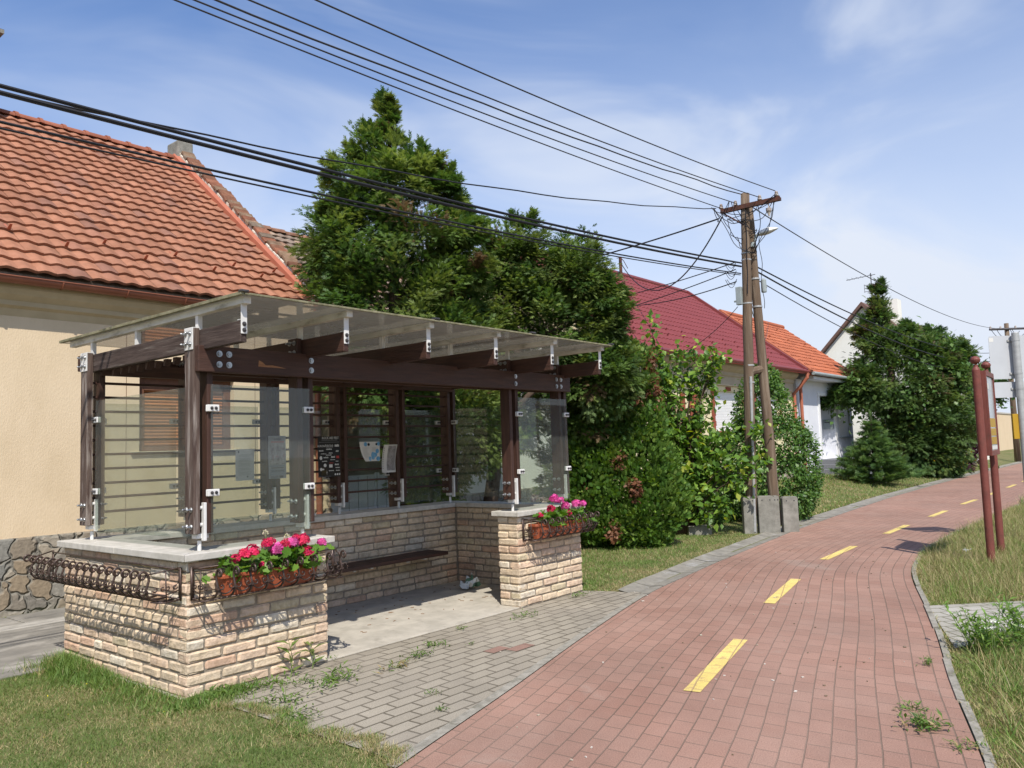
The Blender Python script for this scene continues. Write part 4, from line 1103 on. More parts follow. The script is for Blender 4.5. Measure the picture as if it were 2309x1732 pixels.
geranium(3.86, [(3.955, -0.11, 1.045, 0.05, 'm'), (3.885, -0.12, 0.945, 0.045, 'r'), (3.70, -0.12, 0.90, 0.03, 'r')], zt=ZF, label='geranium at the opening end of the trough on the far pillar', seed=6)
geranium(4.10, [(4.08, -0.10, 1.02, 0.038, 'm'), (4.135, -0.12, 0.955, 0.05, 'm'), (4.155, -0.14, 0.875, 0.042, 'r')], zt=ZF, label='middle geranium of the trough on the far pillar', seed=7)
geranium(4.36, [(4.34, -0.11, 0.965, 0.05, 'm'), (4.46, -0.11, 0.955, 0.045, 'm')], zt=ZF, label='pink geranium at the hedge end of the trough on the far pillar', seed=8)

# ================================================================== HOUSES
def wall_holes(mb, x0, x1, z0, z1, y0, y1, holes):
    """front wall (facing -y) with rectangular openings, as butted blocks"""
    xs = sorted({x0, x1, *[h[0] for h in holes], *[h[1] for h in holes]}); 
    for a, b in zip(xs[:-1], xs[1:]):
        cuts = sorted([(h[2], h[3]) for h in holes if h[0] <= a + 1e-6 and h[1] >= b - 1e-6]); z = z0
        for c, d in cuts:
            if c > z: mb.box(a, b, y0, y1, z, c)
            z = d
        if z < z1: mb.box(a, b, y0, y1, z, z1)
def tiles(mb, x0, x1, y0, z0, y1, z1, rows, tw, amp, lip, cols, dark=0.0, stagger=0.5, skewx=0.0, nx=6):
    """interlocking roof tiles on a slope rising from (y0,z0) to (y1,z1)"""
    S = Vector((0, y1 - y0, z1 - z0)); Ls = S.length; s_ = S / Ls; nrm = Vector((0, -s_.z, s_.y)); h = Ls / rows
    rnd = random.Random(5)
    for r in range(rows):
        a = r * h - 0.02; b = min((r + 1) * h + 0.015, Ls)
        x = x0 - tw * ((r * stagger) % 1.0)
        while x < x1 - 0.01:
            c0, c1 = max(x, x0), min(x + tw, x1)
            if c1 - c0 > 0.02:
                base = cols[0] if rnd.random() < 0.72 else cols[rnd.randrange(1, len(cols))]
                k = rnd.uniform(0.86, 1.12); mb.col = tuple(q * k for q in base)
                dz = rnd.uniform(-0.003, 0.004); dr = rnd.uniform(-0.006, 0.006)
                vs = []
                for w, off in ((a + dr, lip), (b, 0.002)):
                    for i in range(nx + 1):
                        xx = c0 + (c1 - c0) * i / nx; ph = (xx - x) / tw
                        hgt = amp * (0.5 - 0.5 * math.cos(2 * math.pi * (ph ** 0.8)))
                        vs.append(Vector((xx, y0, z0)) + s_ * w + nrm * (off + hgt + dz))
                n = nx + 1
                for i in range(nx + 1): vs.append(vs[i] - nrm * (lip * 0.9) + s_ * 0.004)
                fs = [(i, i + 1, n + i + 1, n + i) for i in range(nx)] + [(2 * n + i, 2 * n + i + 1, i + 1, i) for i in range(nx)]
                mb.add(vs, fs)
            x += tw
YW = 4.6
def house1():
    t = thing('cream_house', 'cream rendered house with orange clay tile roof and stone plinth behind the shelter', 'house', (0.5, 6, 0))
    mb = MB(); xr, xl = 4.72, -9.0
    wall_holes(mb, xl, xr, 0.80, 3.62, YW, YW + 0.35, [(1.86, 3.14, 1.70, 2.62), (-3.4, -2.1, 1.70, 2.62)])
    mb.box(xl, xl + 0.35, YW + 0.352, 11.5, 0.0, 3.6); mb.box(xr - 0.35, xr, YW + 0.352, 12.4, 0.0, 3.6); mb.box(xl + .36, xr - .36, 12.05, 12.4, 0, 3.6)
    mb.prism([(xr - 0.351, YW + 0.4, 3.61), (xr - 0.351, 8.5, 6.85), (xr - 0.351, 12.3, 3.61)], (0.35, 0, 0))
    mb.prism([(xl, YW + 0.4, 3.61), (xl, 8.5, 6.85), (xl, 12.3, 3.61)], (0.35, 0, 0))
    obj('wall', mb, M_cream, t)
    mb = MB(); mb.box(xl - 0.02, xr, YW - 0.05, YW + 0.3, -0.2, 0.80); obj('plinth', mb, M_plinth, t, bevel=0.02)
    mb = MB()
    for x in (1.70, 3.46): mb.box(x - 0.003, x + 0.003, YW - 0.002, YW + 0.001, 0.81, 3.0)
    obj('render_joint', mb, M_brownframe, t)
    # moulded eave
    mb = MB()
    prof = [(YW + 0.0, 3.22), (YW - 0.03, 3.30), (YW - 0.07, 3.33), (YW - 0.07, 3.38), (YW - 0.13, 3.44), (YW - 0.16, 3.50), (YW - 0.16, 3.57), (YW + 0.0, 3.62)]
    mb.prism([(xl, y - 0.002, z) for y, z in prof], (xr - 0.25 - xl, 0, 0)); obj('cornice', mb, M_eave, t)
    # gutter
    mb = MB(); yc, zc = 4.355, 3.60
    gx = [xl, 4.40]; sec = [(math.cos(a) * 0.065, math.sin(a) * 0.065) for a in [math.pi + math.pi * i / 10 for i in range(11)]]
    sec2 = [(a * 0.93, b * 0.93) for a, b in reversed(sec)]
    mb.prism([(gx[0], yc + a, zc + b) for a, b in sec + sec2], (gx[1] - gx[0], 0, 0))
    mb.tube([(gx[0], yc - 0.066, zc + 0.004), (gx[1], yc - 0.066, zc + 0.004)], 0.009, 8)
    g = obj('gutter', mb, M_copper, t)
    x = -8.5
    while x < 4.3:
        mb = MB(); mb.tube([(x, yc + a * 1.06, zc + b * 1.06) for a, b in sec], 0.008, 6); obj('gutter_bracket', mb, M_copper, g); x += 0.72
    mb = MB(); mb.tube([(4.30, yc, 3.54), (4.33, yc + 0.03, 3.42), (4.44, YW - 0.08, 3.25), (4.46, YW - 0.07, 3.1), (4.46, YW - 0.07, 0.05)], 0.045, 14)
    for z in (2.6, 1.1, 0.7): mb.cyl((4.46, YW - 0.07, z), (4.46, YW - 0.07, z + 0.03), 0.052, 14)
    obj('downpipe', mb, M_copper, t, smooth=False)
    # roof
    y0, z0, y1, z1 = 4.335, 3.67, 8.5, 7.03
    cols = [(0.345, 0.162, 0.100), (0.33, 0.15, 0.092), (0.36, 0.175, 0.112), (0.305, 0.145, 0.095), (0.28, 0.142, 0.100)]
    mb = MB(); tiles(mb, -7.0, 4.27, y0, z0, y1, z1, 22, 0.19, 0.021, 0.038, cols, stagger=0); r_ = obj('roof', mb, M_tile, t)
    mb = MB(); mb.prism([(-7.2, y0 + .04, z0 - 0.02), (-7.2, 8.5, z1 - 0.04), (-7.2, 12.7, z0 - 0.02), (-7.2, 12.7, z0 - 0.08), (-7.2, 8.5, z1 - 0.12), (-7.2, y0 + .04, z0 - 0.08)], (11.6, 0, 0)); obj('rear_slope', mb, M_oldtile, r_)
    mb = MB(); x = -7.0; rnd = random.Random(2)
    while x < 4.25:
        zz = 7.02 + rnd.uniform(-0.01, 0.01)
        arc = [(8.5 + 0.105 * math.cos(a), zz + 0.085 * math.sin(a)) for a in [math.pi * i / 8 for i in range(9)]]
        k = rnd.uniform(0.8, 1.05); mb.col = (0.31 * k, 0.118 * k, 0.075 * k)
        mb.prism([(x, y, z) for y, z in arc], (0.335, 0, 0))
        arc2 = [(8.5 + 0.125 * math.cos(a), zz + 0.105 * math.sin(a)) for a in [math.pi * i / 8 for i in range(9)]]
        mb.prism([(x + 0.30, y, z) for y, z in arc2], (0.055, 0, 0))
        x += 0.35
    obj('ridge_tile', mb, M_tile, r_)
    # snow hooks
    S = Vector((0, y1 - y0, z1 - z0)).normalized(); nrm = Vector((0, -S.z, S.y))
    for i, (x, sl) in enumerate([(0.55, 0.95), (1.10, 0.72), (1.62, 0.98), (2.05, 0.72), (2.55, 0.98), (3.00, 0.72), (3.42, 0.98), (3.75, 0.75), (4.08, 0.99), (-0.1, 0.72), (-0.7, 0.97), (-1.4, 0.74)]):
        p = Vector((x, y0, z0)) + S * sl + nrm * 0.045
        mb = MB(); mb.prism([p + Vector((-0.02, 0, 0)), p + Vector((0.02, 0, 0)), p + Vector((0.014, 0, 0)) + nrm * 0.085 - S * 0.03, p + Vector((-0.014, 0, 0)) + nrm * 0.085 - S * 0.03], S * 0.008)
        mb.obox(p + S * 0.08 - nrm * 0.012, (0.012, 0, 0), S * 0.08, nrm * 0.003); obj('snow_hook', mb, M_flash, r_)
    # flashing and ragged fire-wall along the right verge
    a, b = Vector((4.27, y0 - 0.02, z0)), Vector((4.27, y1, z1))
    mb = MB(); mb.prism([a + nrm * 0.10, a + Vector((0.06, 0, 0)) + nrm * 0.13, a + Vector((0.06, 0, 0)) + nrm * -0.02, a + nrm * -0.02], b - a); obj('verge_flashing', mb, M_flash, t)
    mb = MB(); mw = MB(); n = 44; L_ = (b - a).length; rnd = random.Random(9)
    for i in range(n):
        s0 = a + Vector((0.14, 0, 0)) + S * (L_ * i / n)
        mw.obox(s0 + S * 0.06 + nrm * (0.075 + rnd.uniform(-.012, .012)), (0.075, 0, 0), S * 0.062, nrm * 0.085)
        k = rnd.uniform(0.75, 1.15)
        mb.col = tuple(q * k for q in rnd.choice([(0.9, 0.55, 0.42), (1.0, 0.85, 0.7), (0.8, 0.8, 0.75), (1.1, 0.6, 0.45)]))
        jx = rnd.uniform(-0.02, 0.02)
        mb.obox(s0 + S * 0.06 + nrm * (0.185 + rnd.uniform(-.015, .02)) + Vector((0.03 + jx, 0, 0)), (0.115, 0, 0.004), (S * 0.065 + nrm * rnd.uniform(0.004, 0.016)), nrm * 0.017)
    obj('fire_wall', mw, M_mortarwhite, t, bevel=0.012)
    obj('coping_tile', mb, M_oldtile, t)
    mb = MB(); mb.box(4.30, 4.60, 8.32, 8.72, 7.02, 7.36); obj('parapet_stone', mb, M_conc, t, bevel=0.03)
    # chimney
    mb = MB(); mb.box(0.92, 1.33, 8.05, 8.55, 6.6, 7.95); c = obj('chimney', mb, M_stepstone, t)
    mb = MB(); mb.box(0.86, 1.40, 7.99, 8.61, 8.08, 8.14); mb.prism([(0.86, 7.99, 8.142), (1.40, 7.99, 8.142), (1.40, 8.3, 8.26), (0.86, 8.3, 8.26)], (0, 0.3, 0))
    for x in (0.93, 1.27): mb.box(x, x + 0.05, 8.06, 8.11, 7.95, 8.08); mb.box(x, x + 0.05, 8.49, 8.54, 7.95, 8.08)
    obj('chimney_cap', mb, M_conc, c)
    # windows with roller shutters
    for x0, x1 in ((1.86, 3.14), (-3.4, -2.1)):
        mb = MB()
        y = YW + 0.09
        mb.box(x0, x0 + 0.10, y, y + 0.07, 1.70, 2.62); mb.box(x1 - 0.10, x1, y, y + 0.07, 1.70, 2.62); mb.box(x0 + .10, x1 - .10, y, y + 0.07, 2.46, 2.62); mb.box(x0 + .10, x1 - .10, y, y + 0.07, 1.70, 1.76)
        w = obj('window', mb, M_brownframe, t, bevel=0.004)
        mb = MB(); z = 1.765
        while z < 2.455:
            mb.tube([(x0 + 0.105, y + 0.05, z + 0.02), (x1 - 0.105, y + 0.05, z + 0.02)], 0.0225, 8); z += 0.042
        mb.box(x0 + .1, x1 - .1, y + 0.055, y + 0.06, 1.76, 2.46)
        obj('shutter', mb, M_shutter, w)
        mb = MB(); mb.box(x0 - 0.11, x1 + 0.08, YW - 0.035, YW + 0.088, 1.668, 1.698); obj('sill', mb, M_paleplaster, w, bevel=0.004)
house1()
def gate():
    t = thing('gate', 'pale bluish white metal sheet gate between the cream house and the old house', 'gate', (5.6, 4.75, 0))
    for x0, x1 in ((4.80, 5.72), (5.74, 6.66)):
        mb = MB(); mb.box(x0, x1, 4.74, 4.76, 0.06, 1.25)
        for x in (x0, x1 - 0.04): mb.box(x, x + 0.04, 4.725, 4.7395, 0.05, 1.28)
        l = obj('leaf', mb, mat('blue_white_sheet%d' % int(x0 * 100), (0.62, 0.66, 0.72), (0.55, 0.59, 0.65), scale=3, rough=0.5), t)
        mb = MB()
        for i in range(1, 5): mb.box(x0 + 0.185 * i - 0.004, x0 + 0.185 * i + 0.004, 4.7345, 4.7395, 0.08, 1.23)
        obj('rib', mb, M_greybox, l)
gate()
def old_house():
    t = thing('old_house', 'old low house with weathered grey brown tile roof hidden behind the tall conifer', 'house', (8, 7, 0))
    mb = MB(); wall_holes(mb, 6.7, 12.9, 0.78, 3.3, 5.1, 5.4, []); mb.box(12.6, 12.9, 5.402, 11.5, 0, 3.3); mb.box(6.7, 7.0, 5.402, 11.5, 0, 3.3)
    mb.box(4.74, 6.698, 7.0, 7.3, 0, 3.4)
    mb.prism([(12.6, 5.45, 3.31), (12.6, 8.5, 5.95), (12.6, 11.4, 3.31)], (0.3, 0, 0))
    obj('wall', mb, M_whitewall, t)
    mb = MB(); mb.box(6.68, 12.9, 5.04, 5.39, -0.1, 0.78); obj('plinth', mb, M_plinth2, t, bevel=0.02)
    mb = MB(); cols = [(1, 1, 1), (1.25, 0.95, 0.8), (0.75, 0.72, 0.7), (1.3, 1.2, 1.1)]
    tiles(mb, 4.56, 13.1, 4.85, 3.20, 8.5, 6.08, 19, 0.205, 0.022, 0.035, cols, nx=4); r_ = obj('roof', mb, M_oldtile, t)
    mb = MB(); mb.prism([(4.74, 8.5, 6.05), (4.74, 12.2, 3.2), (4.74, 12.2, 3.12), (4.74, 8.5, 5.97)], (8.3, 0, 0)); mb.prism([(4.74, 4.90, 3.16), (4.74, 8.5, 6.0), (4.74, 8.5, 5.9), (4.74, 4.90, 3.08)], (8.3, 0, 0)); obj('rear_slope', mb, M_oldtile, r_)
    mb = MB(); x = 4.62; rnd = random.Random(4)
    while x < 13:
        zz = 6.07 + rnd.uniform(-0.02, 0.02); k = rnd.uniform(0.7, 1.2); mb.col = (1.25 * k, 0.85 * k, 0.7 * k)
        mb.prism([(x, 8.5 + 0.11 * math.cos(a), zz + 0.09 * math.sin(a)) for a in [math.pi * i / 6 for i in range(7)]], (0.32, 0, 0.012)); x += 0.335
    obj('ridge_tile', mb, M_oldtile, r_)
old_house()
def red_house():
    t = thing('red_roof_house', 'pale yellow house with a burgundy metal roof behind the leaning timber pole', 'house', (18.5, 6, 0.3))
    W = 4.6; x0, x1 = 13.1, 23.62
    mb = MB()
    holes = [(17.75, 19.55, 1.88, 3.0), (14.55, 15.75, 0.45, 2.75), (20.6, 22.4, 1.88, 3.0)]
    wall_holes(mb, x0, x1, 0.0, 3.16, W, W + 0.3, holes)
    mb.box(x1 - 0.3, x1, W + .302, 12, 0, 3.7); mb.box(x0, x0 + 0.3, W + .302, 12, 0, 3.7)
    mb.prism([(x1 - 0.3, 4.8, 3.71), (x1 - 0.3, 8.33, 6.85), (x1 - 0.3, 11.9, 3.71)], (0.3, 0, 0)); mb.prism([(x0, 4.8, 3.71), (x0, 8.33, 6.85), (x0, 11.9, 3.71)], (0.3, 0, 0))
    obj('wall', mb, M_yellowwall, t)
    mb = MB(); prof = [(W + 0.25, 3.162), (W - 0.05, 3.162), (W - 0.05, 3.42), (W - 0.09, 3.46), (W - 0.09, 3.55), (W - 0.20, 3.62), (W - 0.26, 3.70), (W - 0.26, 3.78), (W + 0.25, 3.80)]
    mb.prism([(x0, y, z) for y, z in prof], (x1 - x0, 0, 0)); obj('cornice', mb, M_cornice, t)
    mb = MB(); mb.box(x0, 14.5, W - 0.05, W - 0.002, 0, 0.75); mb.box(15.8, x1, W - 0.05, W - 0.002, 0, 0.75); obj('plinth', mb, M_plinth2, t)
    # roof of pressed sheet: stepped rows
    y0, z0, y1, z1 = 4.17, 3.82, 8.33, 7.06
    mb = MB(); S = Vector((0, y1 - y0, z1 - z0)); rows = 16; Sn = S.normalized(); nrm = Vector((0, -Sn.z, Sn.y)); wl = 0.20; nxx = int((x1 + 0.25 - x0) / 0.05)
    for r in range(rows):
        A, B = Vector((0, y0, z0)) + S * (r / rows), Vector((0, y0, z0)) + S * ((r + 1) / rows)
        vs = []
        for P_, off in ((A, 0.016), (B, 0.0), ):
            for i in range(nxx + 1):
                x = x0 - 0.1 + i * 0.05; hgt = 0.034 * (0.5 + 0.5 * math.cos(2 * math.pi * x / wl))
                vs.append(Vector((x, P_.y, P_.z)) + nrm * (off + hgt))
        n = nxx + 1
        for i in range(n): vs.append(vs[i] - nrm * 0.028)
        mb.add(vs, [(i, i + 1, n + i + 1, n + i) for i in range(nxx)] + [(2 * n + i, 2 * n + i + 1, i + 1, i) for i in range(nxx)])
    r_ = obj('roof', mb, M_metalroof, t)
    mb = MB(); mb.prism([(x0 - .1, y0 + .03, z0 - 0.03), (x0 - .1, 8.33, z1 - 0.03), (x0 - .1, 12.5, z0), (x0 - .1, 12.5, z0 - .05), (x0 - .1, 8.33, z1 - 0.1), (x0 - .1, y0 + .03, z0 - 0.08)], (x1 + .22 - x0, 0, 0)); obj('rear_slope', mb, M_metalroof, r_)
    mb = MB(); a = Vector((x1 + 0.08, y0 - 0.02, z0)); 
    mb.prism([a + nrm * 0.10, a + Vector((0.16, 0, 0)) + nrm * 0.10, a + Vector((0.16, 0, 0)) - nrm * 0.10, a - nrm * 0.03], S); obj('verge_trim', mb, M_metalroof, r_)
    mb = MB(); mb.tube([(x0 - 0.1, 8.33, z1 + 0.03), (x1 + 0.24, 8.33, z1 + 0.03)], 0.09, 10); obj('ridge_cap', mb, M_metalroof, r_)
    for i in range(24):     # snow hooks in two rows
        p = Vector((x0 + 0.5 + i * 0.43, y0, z0)) + Sn * (0.9 if i % 2 else 1.25) + nrm * 0.06
        mb = MB(); mb.obox(p, (0.02, 0, 0), Sn * 0.01, nrm * 0.035); obj('snow_hook', mb, M_metalroof, r_)
    mb = MB(); mb.tube([(x0, 4.09, 3.80), (x1 + 0.2, 4.09, 3.80)], 0.06, 10); g = obj('gutter', mb, M_metalroof, t)
    mb = MB(); mb.tube([(x1 + 0.05, 4.09, 3.76), (x1 + 0.05, 4.09, 3.60), (x1 + 0.03, 4.30, 3.35), (x1 - 0.02, W - 0.07, 3.1), (x1 - 0.02, W - 0.07, 0.4)], 0.055, 12); obj('downpipe', mb, M_flash, t)
    mb = MB(); mb.tube([(x1 + 0.18, 4.10, 3.74), (x1 + 0.30, 4.18, 3.60), (x1 + 0.42, 4.36, 3.5), (x1 + 0.46, W - 0.12, 3.3), (x1 + 0.46, W - 0.12, 0.4)], 0.055, 12); obj('downpipe', mb, M_flash, t)
    for a, b in ((17.75, 19.55), (20.6, 22.4)):
        mb = MB(); mb.box(a, b, W + 0.08, W + 0.12, 1.88, 3.0)
        z = 1.9
        while z < 2.98: mb.box(a + .05, b - .05, W + 0.07, W + 0.0795, z, z + 0.036); z += 0.045
        w = obj('window', mb, M_whitepvc, t)
        mb = MB()
        for k in range(8):
            xx = a - 0.17; mb.box(xx - (0.04 if k % 2 else 0), xx + 0.15 + (0.04 if k % 2 else 0), W - 0.02, W - 0.001, 1.88 + k * 0.14, 2.021 + k * 0.14)
        obj('brick_surround', mb, M_redbrick, w); mb = MB()
        for k in range(8):
            xx = b + 0.02; mb.box(xx - (0.04 if k % 2 else 0), xx + 0.15 + (0.04 if k % 2 else 0), W - 0.02, W - 0.001, 1.88 + k * 0.14, 2.021 + k * 0.14)
        obj('brick_surround', mb, M_redbrick, w); mb = MB()
        mb.box(a + 0.75, b - 0.75, W - 0.03, W - 0.001, 3.02, 3.13); obj('keystone', mb, M_redbrick, w)
        mb = MB(); mb.box(a - .1, b + .1, W - 0.10, W + 0.07, 1.82, 1.878); obj('sill', mb, M_redbrick, w)
    mb = MB(); mb.box(14.55, 15.75, W + 0.12, W + 0.17, 0.45, 2.75); d = obj('door', mb, mat('brown_door', (0.13, 0.05, 0.03), (0.09, 0.035, 0.02), scale=4, stretch=(8, 8, 1)), t)
    for xx in (14.30, 15.77):
        mb = MB()
        for k in range(15): mb.box(xx, xx + 0.22, W - 0.03, W - 0.0005, 0.78 + k * 0.14, 0.91 + k * 0.14)
        obj('brick_pilaster', mb, M_redbrick, t)
    mb = MB()
    for k in range(9):
        z = 0.55 + k * 0.27; mb.box(16.25, 16.85, W - 0.03, W - 0.001, z, z + 0.25)
    obj('brick_pilaster', mb, M_redbrick, t)
    mb = MB(); mb.cyl((18.9, 8.1, 6.9), (18.9, 8.1, 7.55), 0.05, 10); mb.tube([(18.7, 8.1, 7.50), (18.9, 8.1, 7.56), (19.1, 8.1, 7.48), (19.25, 8.05, 7.25)], 0.012, 6); obj('roof_mast', mb, M_rust, t)
    # entrance steps
    mb = MB()
    for i in range(3): mb.box(14.3, 16.0, 3.45 + i * 0.34, W - 0.06, 0.0, 0.12 + i * 0.13)
    obj('steps', mb, M_walk, t, bevel=0.01)
red_house()
def grey_house():
    t = thing('grey_house', 'light grey house with bright orange tile roof, white door and dark steps', 'house', (27, 6, 0.35))
    W = 4.62; x0, x1 = 24.05, 29.9
    mb = MB(); wall_holes(mb, x0, x1, 0.2, 3.62, W, W + 0.55, [(26.2, 27.75, 0.86, 3.12), (28.25, 29.6, 1.63, 3.05)])
    mb.box(x0, x0 + 0.3, W + .552, 10, 0, 3.75); mb.box(x1 - 0.3, x1, W + .552, 10, 0, 3.7); mb.box(26.2, 27.75, W + 0.5, W + 0.549, 0.86, 3.12)
    mb.prism([(x0, 4.7, 3.66), (x0, 7.2, 5.95), (x0, 9.7, 3.66)], (0.3, 0, 0)); mb.prism([(x1 - .3, 4.7, 3.66), (x1 - .3, 7.2, 5.95), (x1 - .3, 9.7, 3.66)], (0.3, 0, 0))
    obj('wall', mb, M_greywall, t)
    mb = MB(); mb.box(26.05, 26.2, W - 0.04, W - 0.001, 0.86, 3.22); mb.box(27.75, 27.9, W - 0.04, W - 0.001, 0.86, 3.22); mb.box(26.2, 27.75, W - 0.04, W - 0.001, 3.12, 3.22); obj('door_surround', mb, M_whitepvc, t)
    mb = MB(); mb.box(26.25, 27.0, W + 0.43, W + 0.495, 0.87, 3.05); d = obj('door', mb, M_whitepvc, t)
    mb = MB(); mb.box(26.35, 26.62, W + 0.41, W + 0.4295, 1.7, 2.9); mb.box(26.70, 26.92, W + 0.41, W + 0.4295, 1.7, 2.9); obj('pane', mb, M_darkmetal, d)
    mb = MB(); mb.box(28.25, 29.6, W + 0.06, W + 0.10, 1.63, 3.05)
    z = 1.66
    while z < 3.02: mb.box(28.30, 29.55, W + 0.05, W + 0.0595, z, z + 0.036); z += 0.045
    w = obj('window', mb, M_whitepvc, t); mb = MB(); mb.box(28.2, 29.65, W - 0.08, W + 0.05, 1.58, 1.628); obj('sill', mb, M_greybox, w)
    mb = MB(); mb.box(x0 + 0.45, x1, 4.16, W - 0.001, 3.60, 3.72); obj('eave_board', mb, M_greywall, t)
    mb = MB(); tiles(mb, x0 - 0.05, x1 + 0.1, 4.12, 3.80, 7.2, 6.22, 14, 0.21, 0.025, 0.03, [(1, 1, 1), (0.9, 0.85, 0.8), (1.1, 1.1, 1.05)], stagger=0, nx=4); r_ = obj('roof', mb, M_orangetile, t)
    mb = MB(); mb.prism([(x0, 4.16, 3.77), (x0, 7.2, 6.18), (x0, 10.3, 3.77), (x0, 10.3, 3.70), (x0, 7.2, 6.1), (x0, 4.16, 3.70)], (x1 - x0, 0, 0)); obj('rear_slope', mb, M_orangetile, r_)
    S = Vector((0, 7.2 - 4.12, 6.22 - 3.80)); nrm = Vector((0, -S.z, S.y)).normalized(); a = Vector((x0 - 0.16, 4.08, 3.80))
    mb = MB(); mb.prism([a + nrm * 0.09, a + Vector((0.24, 0, 0)) + nrm * 0.09, a + Vector((0.24, 0, 0)) + nrm * 0.02, a - nrm * 0.08], S); obj('verge_trim', mb, M_orangetile, r_)
    mb = MB(); mb.tube([(x0, 7.2, 6.25), (x1 + .1, 7.2, 6.25)], 0.10, 10); obj('ridge_tile', mb, M_orangetile, r_)
    for i in range(6):
        p = Vector((x0 + 0.5 + i * 0.9, 4.12, 3.80)) + S * (0.62 if i % 2 else 0.86) + nrm * 0.06
        mb = MB(); mb.obox(p, (0.03, 0, 0), S.normalized() * 0.015, nrm * 0.05); obj('snow_hook', mb, M_orangetile, r_)
    mb = MB(); mb.tube([(x0 + .1, 4.05, 3.77), (x1 + .1, 4.05, 3.77)], 0.06, 10); obj('gutter', mb, M_greybox, t)
    mb = MB()
    for i in range(4): mb.box(25.6 - i * 0.18, 28.1 + i * 0.30, 3.9 - i * 0.36, W - 0.045 - 0.003 * i, 0.15, 0.85 - i * 0.165)
    obj('steps', mb, M_stepstone, t, bevel=0.012)
    mb = MB(); mb.box(28.6, 29.9, 3.3, W - 0.05, 0.1, 0.58); obj('ramp', mb, M_walk, t)
    t2 = thing('mailbox', 'grey metal mailbox in the white doorway of the grey house', 'mailbox', (27.5, W + 0.2, 1.95))
    mb = MB(); mb.box(27.66, 27.745, W + 0.03, W + 0.40, 1.92, 2.26); mb.box(27.64, 27.745, W + 0.02, W + 0.41, 2.262, 2.285); obj('box', mb, M_greybox, t2, bevel=0.008)
    mb = MB(); mb.box(27.652, 27.659, W + 0.10, W + 0.33, 2.16, 2.19); obj('slot', mb, M_darkmetal, t2)
    t3 = thing('bicycle_rack', 'low tubular metal bicycle rack by the ramp of the grey house', 'bicycle rack', (29.2, 3.6, 0.58))
    for i in range(5):
        x = 28.75 + i * 0.25; mb = MB(); mb.tube([(x, 3.5, 0.57), (x, 3.5, 0.90), (x + 0.02, 3.52, 0.93), (x + 0.10, 3.6, 0.93), (x + 0.12, 3.62, 0.90), (x + 0.12, 3.62, 0.57)], 0.012, 8); obj('hoop', mb, M_rust, t3)
    mb = MB(); mb.tube([(28.7, 3.48, 0.80), (29.95, 3.48, 0.80)], 0.012, 8); obj('rail', mb, M_rust, t3)
grey_house()
def gable_house():
    t = thing('gable_house', 'pale cream house whose tall bare gable with dark verge faces the street beyond', 'house', (40, 6, 0))
    X = 36.0; ya, za = 5.63, 7.62; half = 2.9; ze = 4.55
    mb = MB(); mb.prism([(X, ya - half, 0), (X, ya + half, 0), (X, ya + half, ze), (X, ya, za), (X, ya - half, ze)], (11, 0, 0)); obj('wall', mb, M_whitewall, t)
    S = Vector((0, half, za - ze)).normalized(); nl = Vector((0, -S.z, S.y)); T = Vector((0, -S.y, S.z)); nr = Vector((0, S.z, S.y))
    mb = MB()
    mb.prism([(X - 0.25, ya, za + 0.02), (X - 0.25, ya - half - 0.4, ze - 0.40), (X - 0.25, ya - half - 0.4, ze - 0.24), (X - 0.25, ya, za + 0.2)], (11.5, 0, 0))
    mb.prism([(X - 0.25, ya, za + 0.02), (X - 0.25, ya + half + 0.4, ze - 0.40), (X - 0.25, ya + half + 0.4, ze - 0.24), (X - 0.25, ya, za + 0.2)], (11.5, 0, 0))
    r_ = obj('roof', mb, mat('brown_roof', (0.12, 0.07, 0.055), (0.16, 0.09, 0.07), scale=4, rough=0.8), t)
    mb = MB(); mb.box(X + 2.0, X + 2.7, ya - 1.0, ya - 0.5, 6.6, 8.1); obj('chimney', mb, M_whitewall, r_)
    a = thing('antenna', 'thin roof aerial with yagi arms on the cream gable house', 'antenna', (X + 0.4, ya - 0.3, 7.5))
    mb = MB(); px, py = X + 0.4, ya - 0.33; mb.cyl((px, py, 7.3), (px, py, 9.2), 0.022, 8); obj('mast', mb, M_darkmetal, a)
    mb = MB(); mb.tube([(px, py + 1.1, 9.03), (px, py, 9.1), (px, py - 0.2, 9.11)], 0.014, 6)
    for k in range(6): mb.tube([(px - 0.25, py + 1.0 - k * 0.2, 9.05 + 0.01 * k), (px + 0.25, py + 1.0 - k * 0.2, 9.05 + 0.01 * k)], 0.008, 5)
    obj('arm', mb, M_darkmetal, a)
    mb = MB()
    for z in (8.35, 8.5, 8.65): mb.tube([(px - .05, py - 0.3, z), (px - .05, py + 0.3, z)], 0.012, 5)
    for y in (-.3, -.1, .1, .3): mb.tube([(px - .05, py + y, 8.3), (px - .05, py + y, 8.7)], 0.010, 5)
    obj('grid', mb, M_darkmetal, a)
gable_house()
def garden_wall():
    t = thing('garden_wall', 'sunlit cream wall far along the street behind the purple bush', 'wall', (56, 4.4, 0))
    mb = MB(); mb.box(46.5, 68, 4.3, 4.6, 0, 2.9); obj('wall', mb, M_cream, t)
    mb = MB(); mb.box(46.4, 68, 4.25, 4.65, 2.9, 3.0); obj('coping', mb, M_coping, t)
garden_wall()

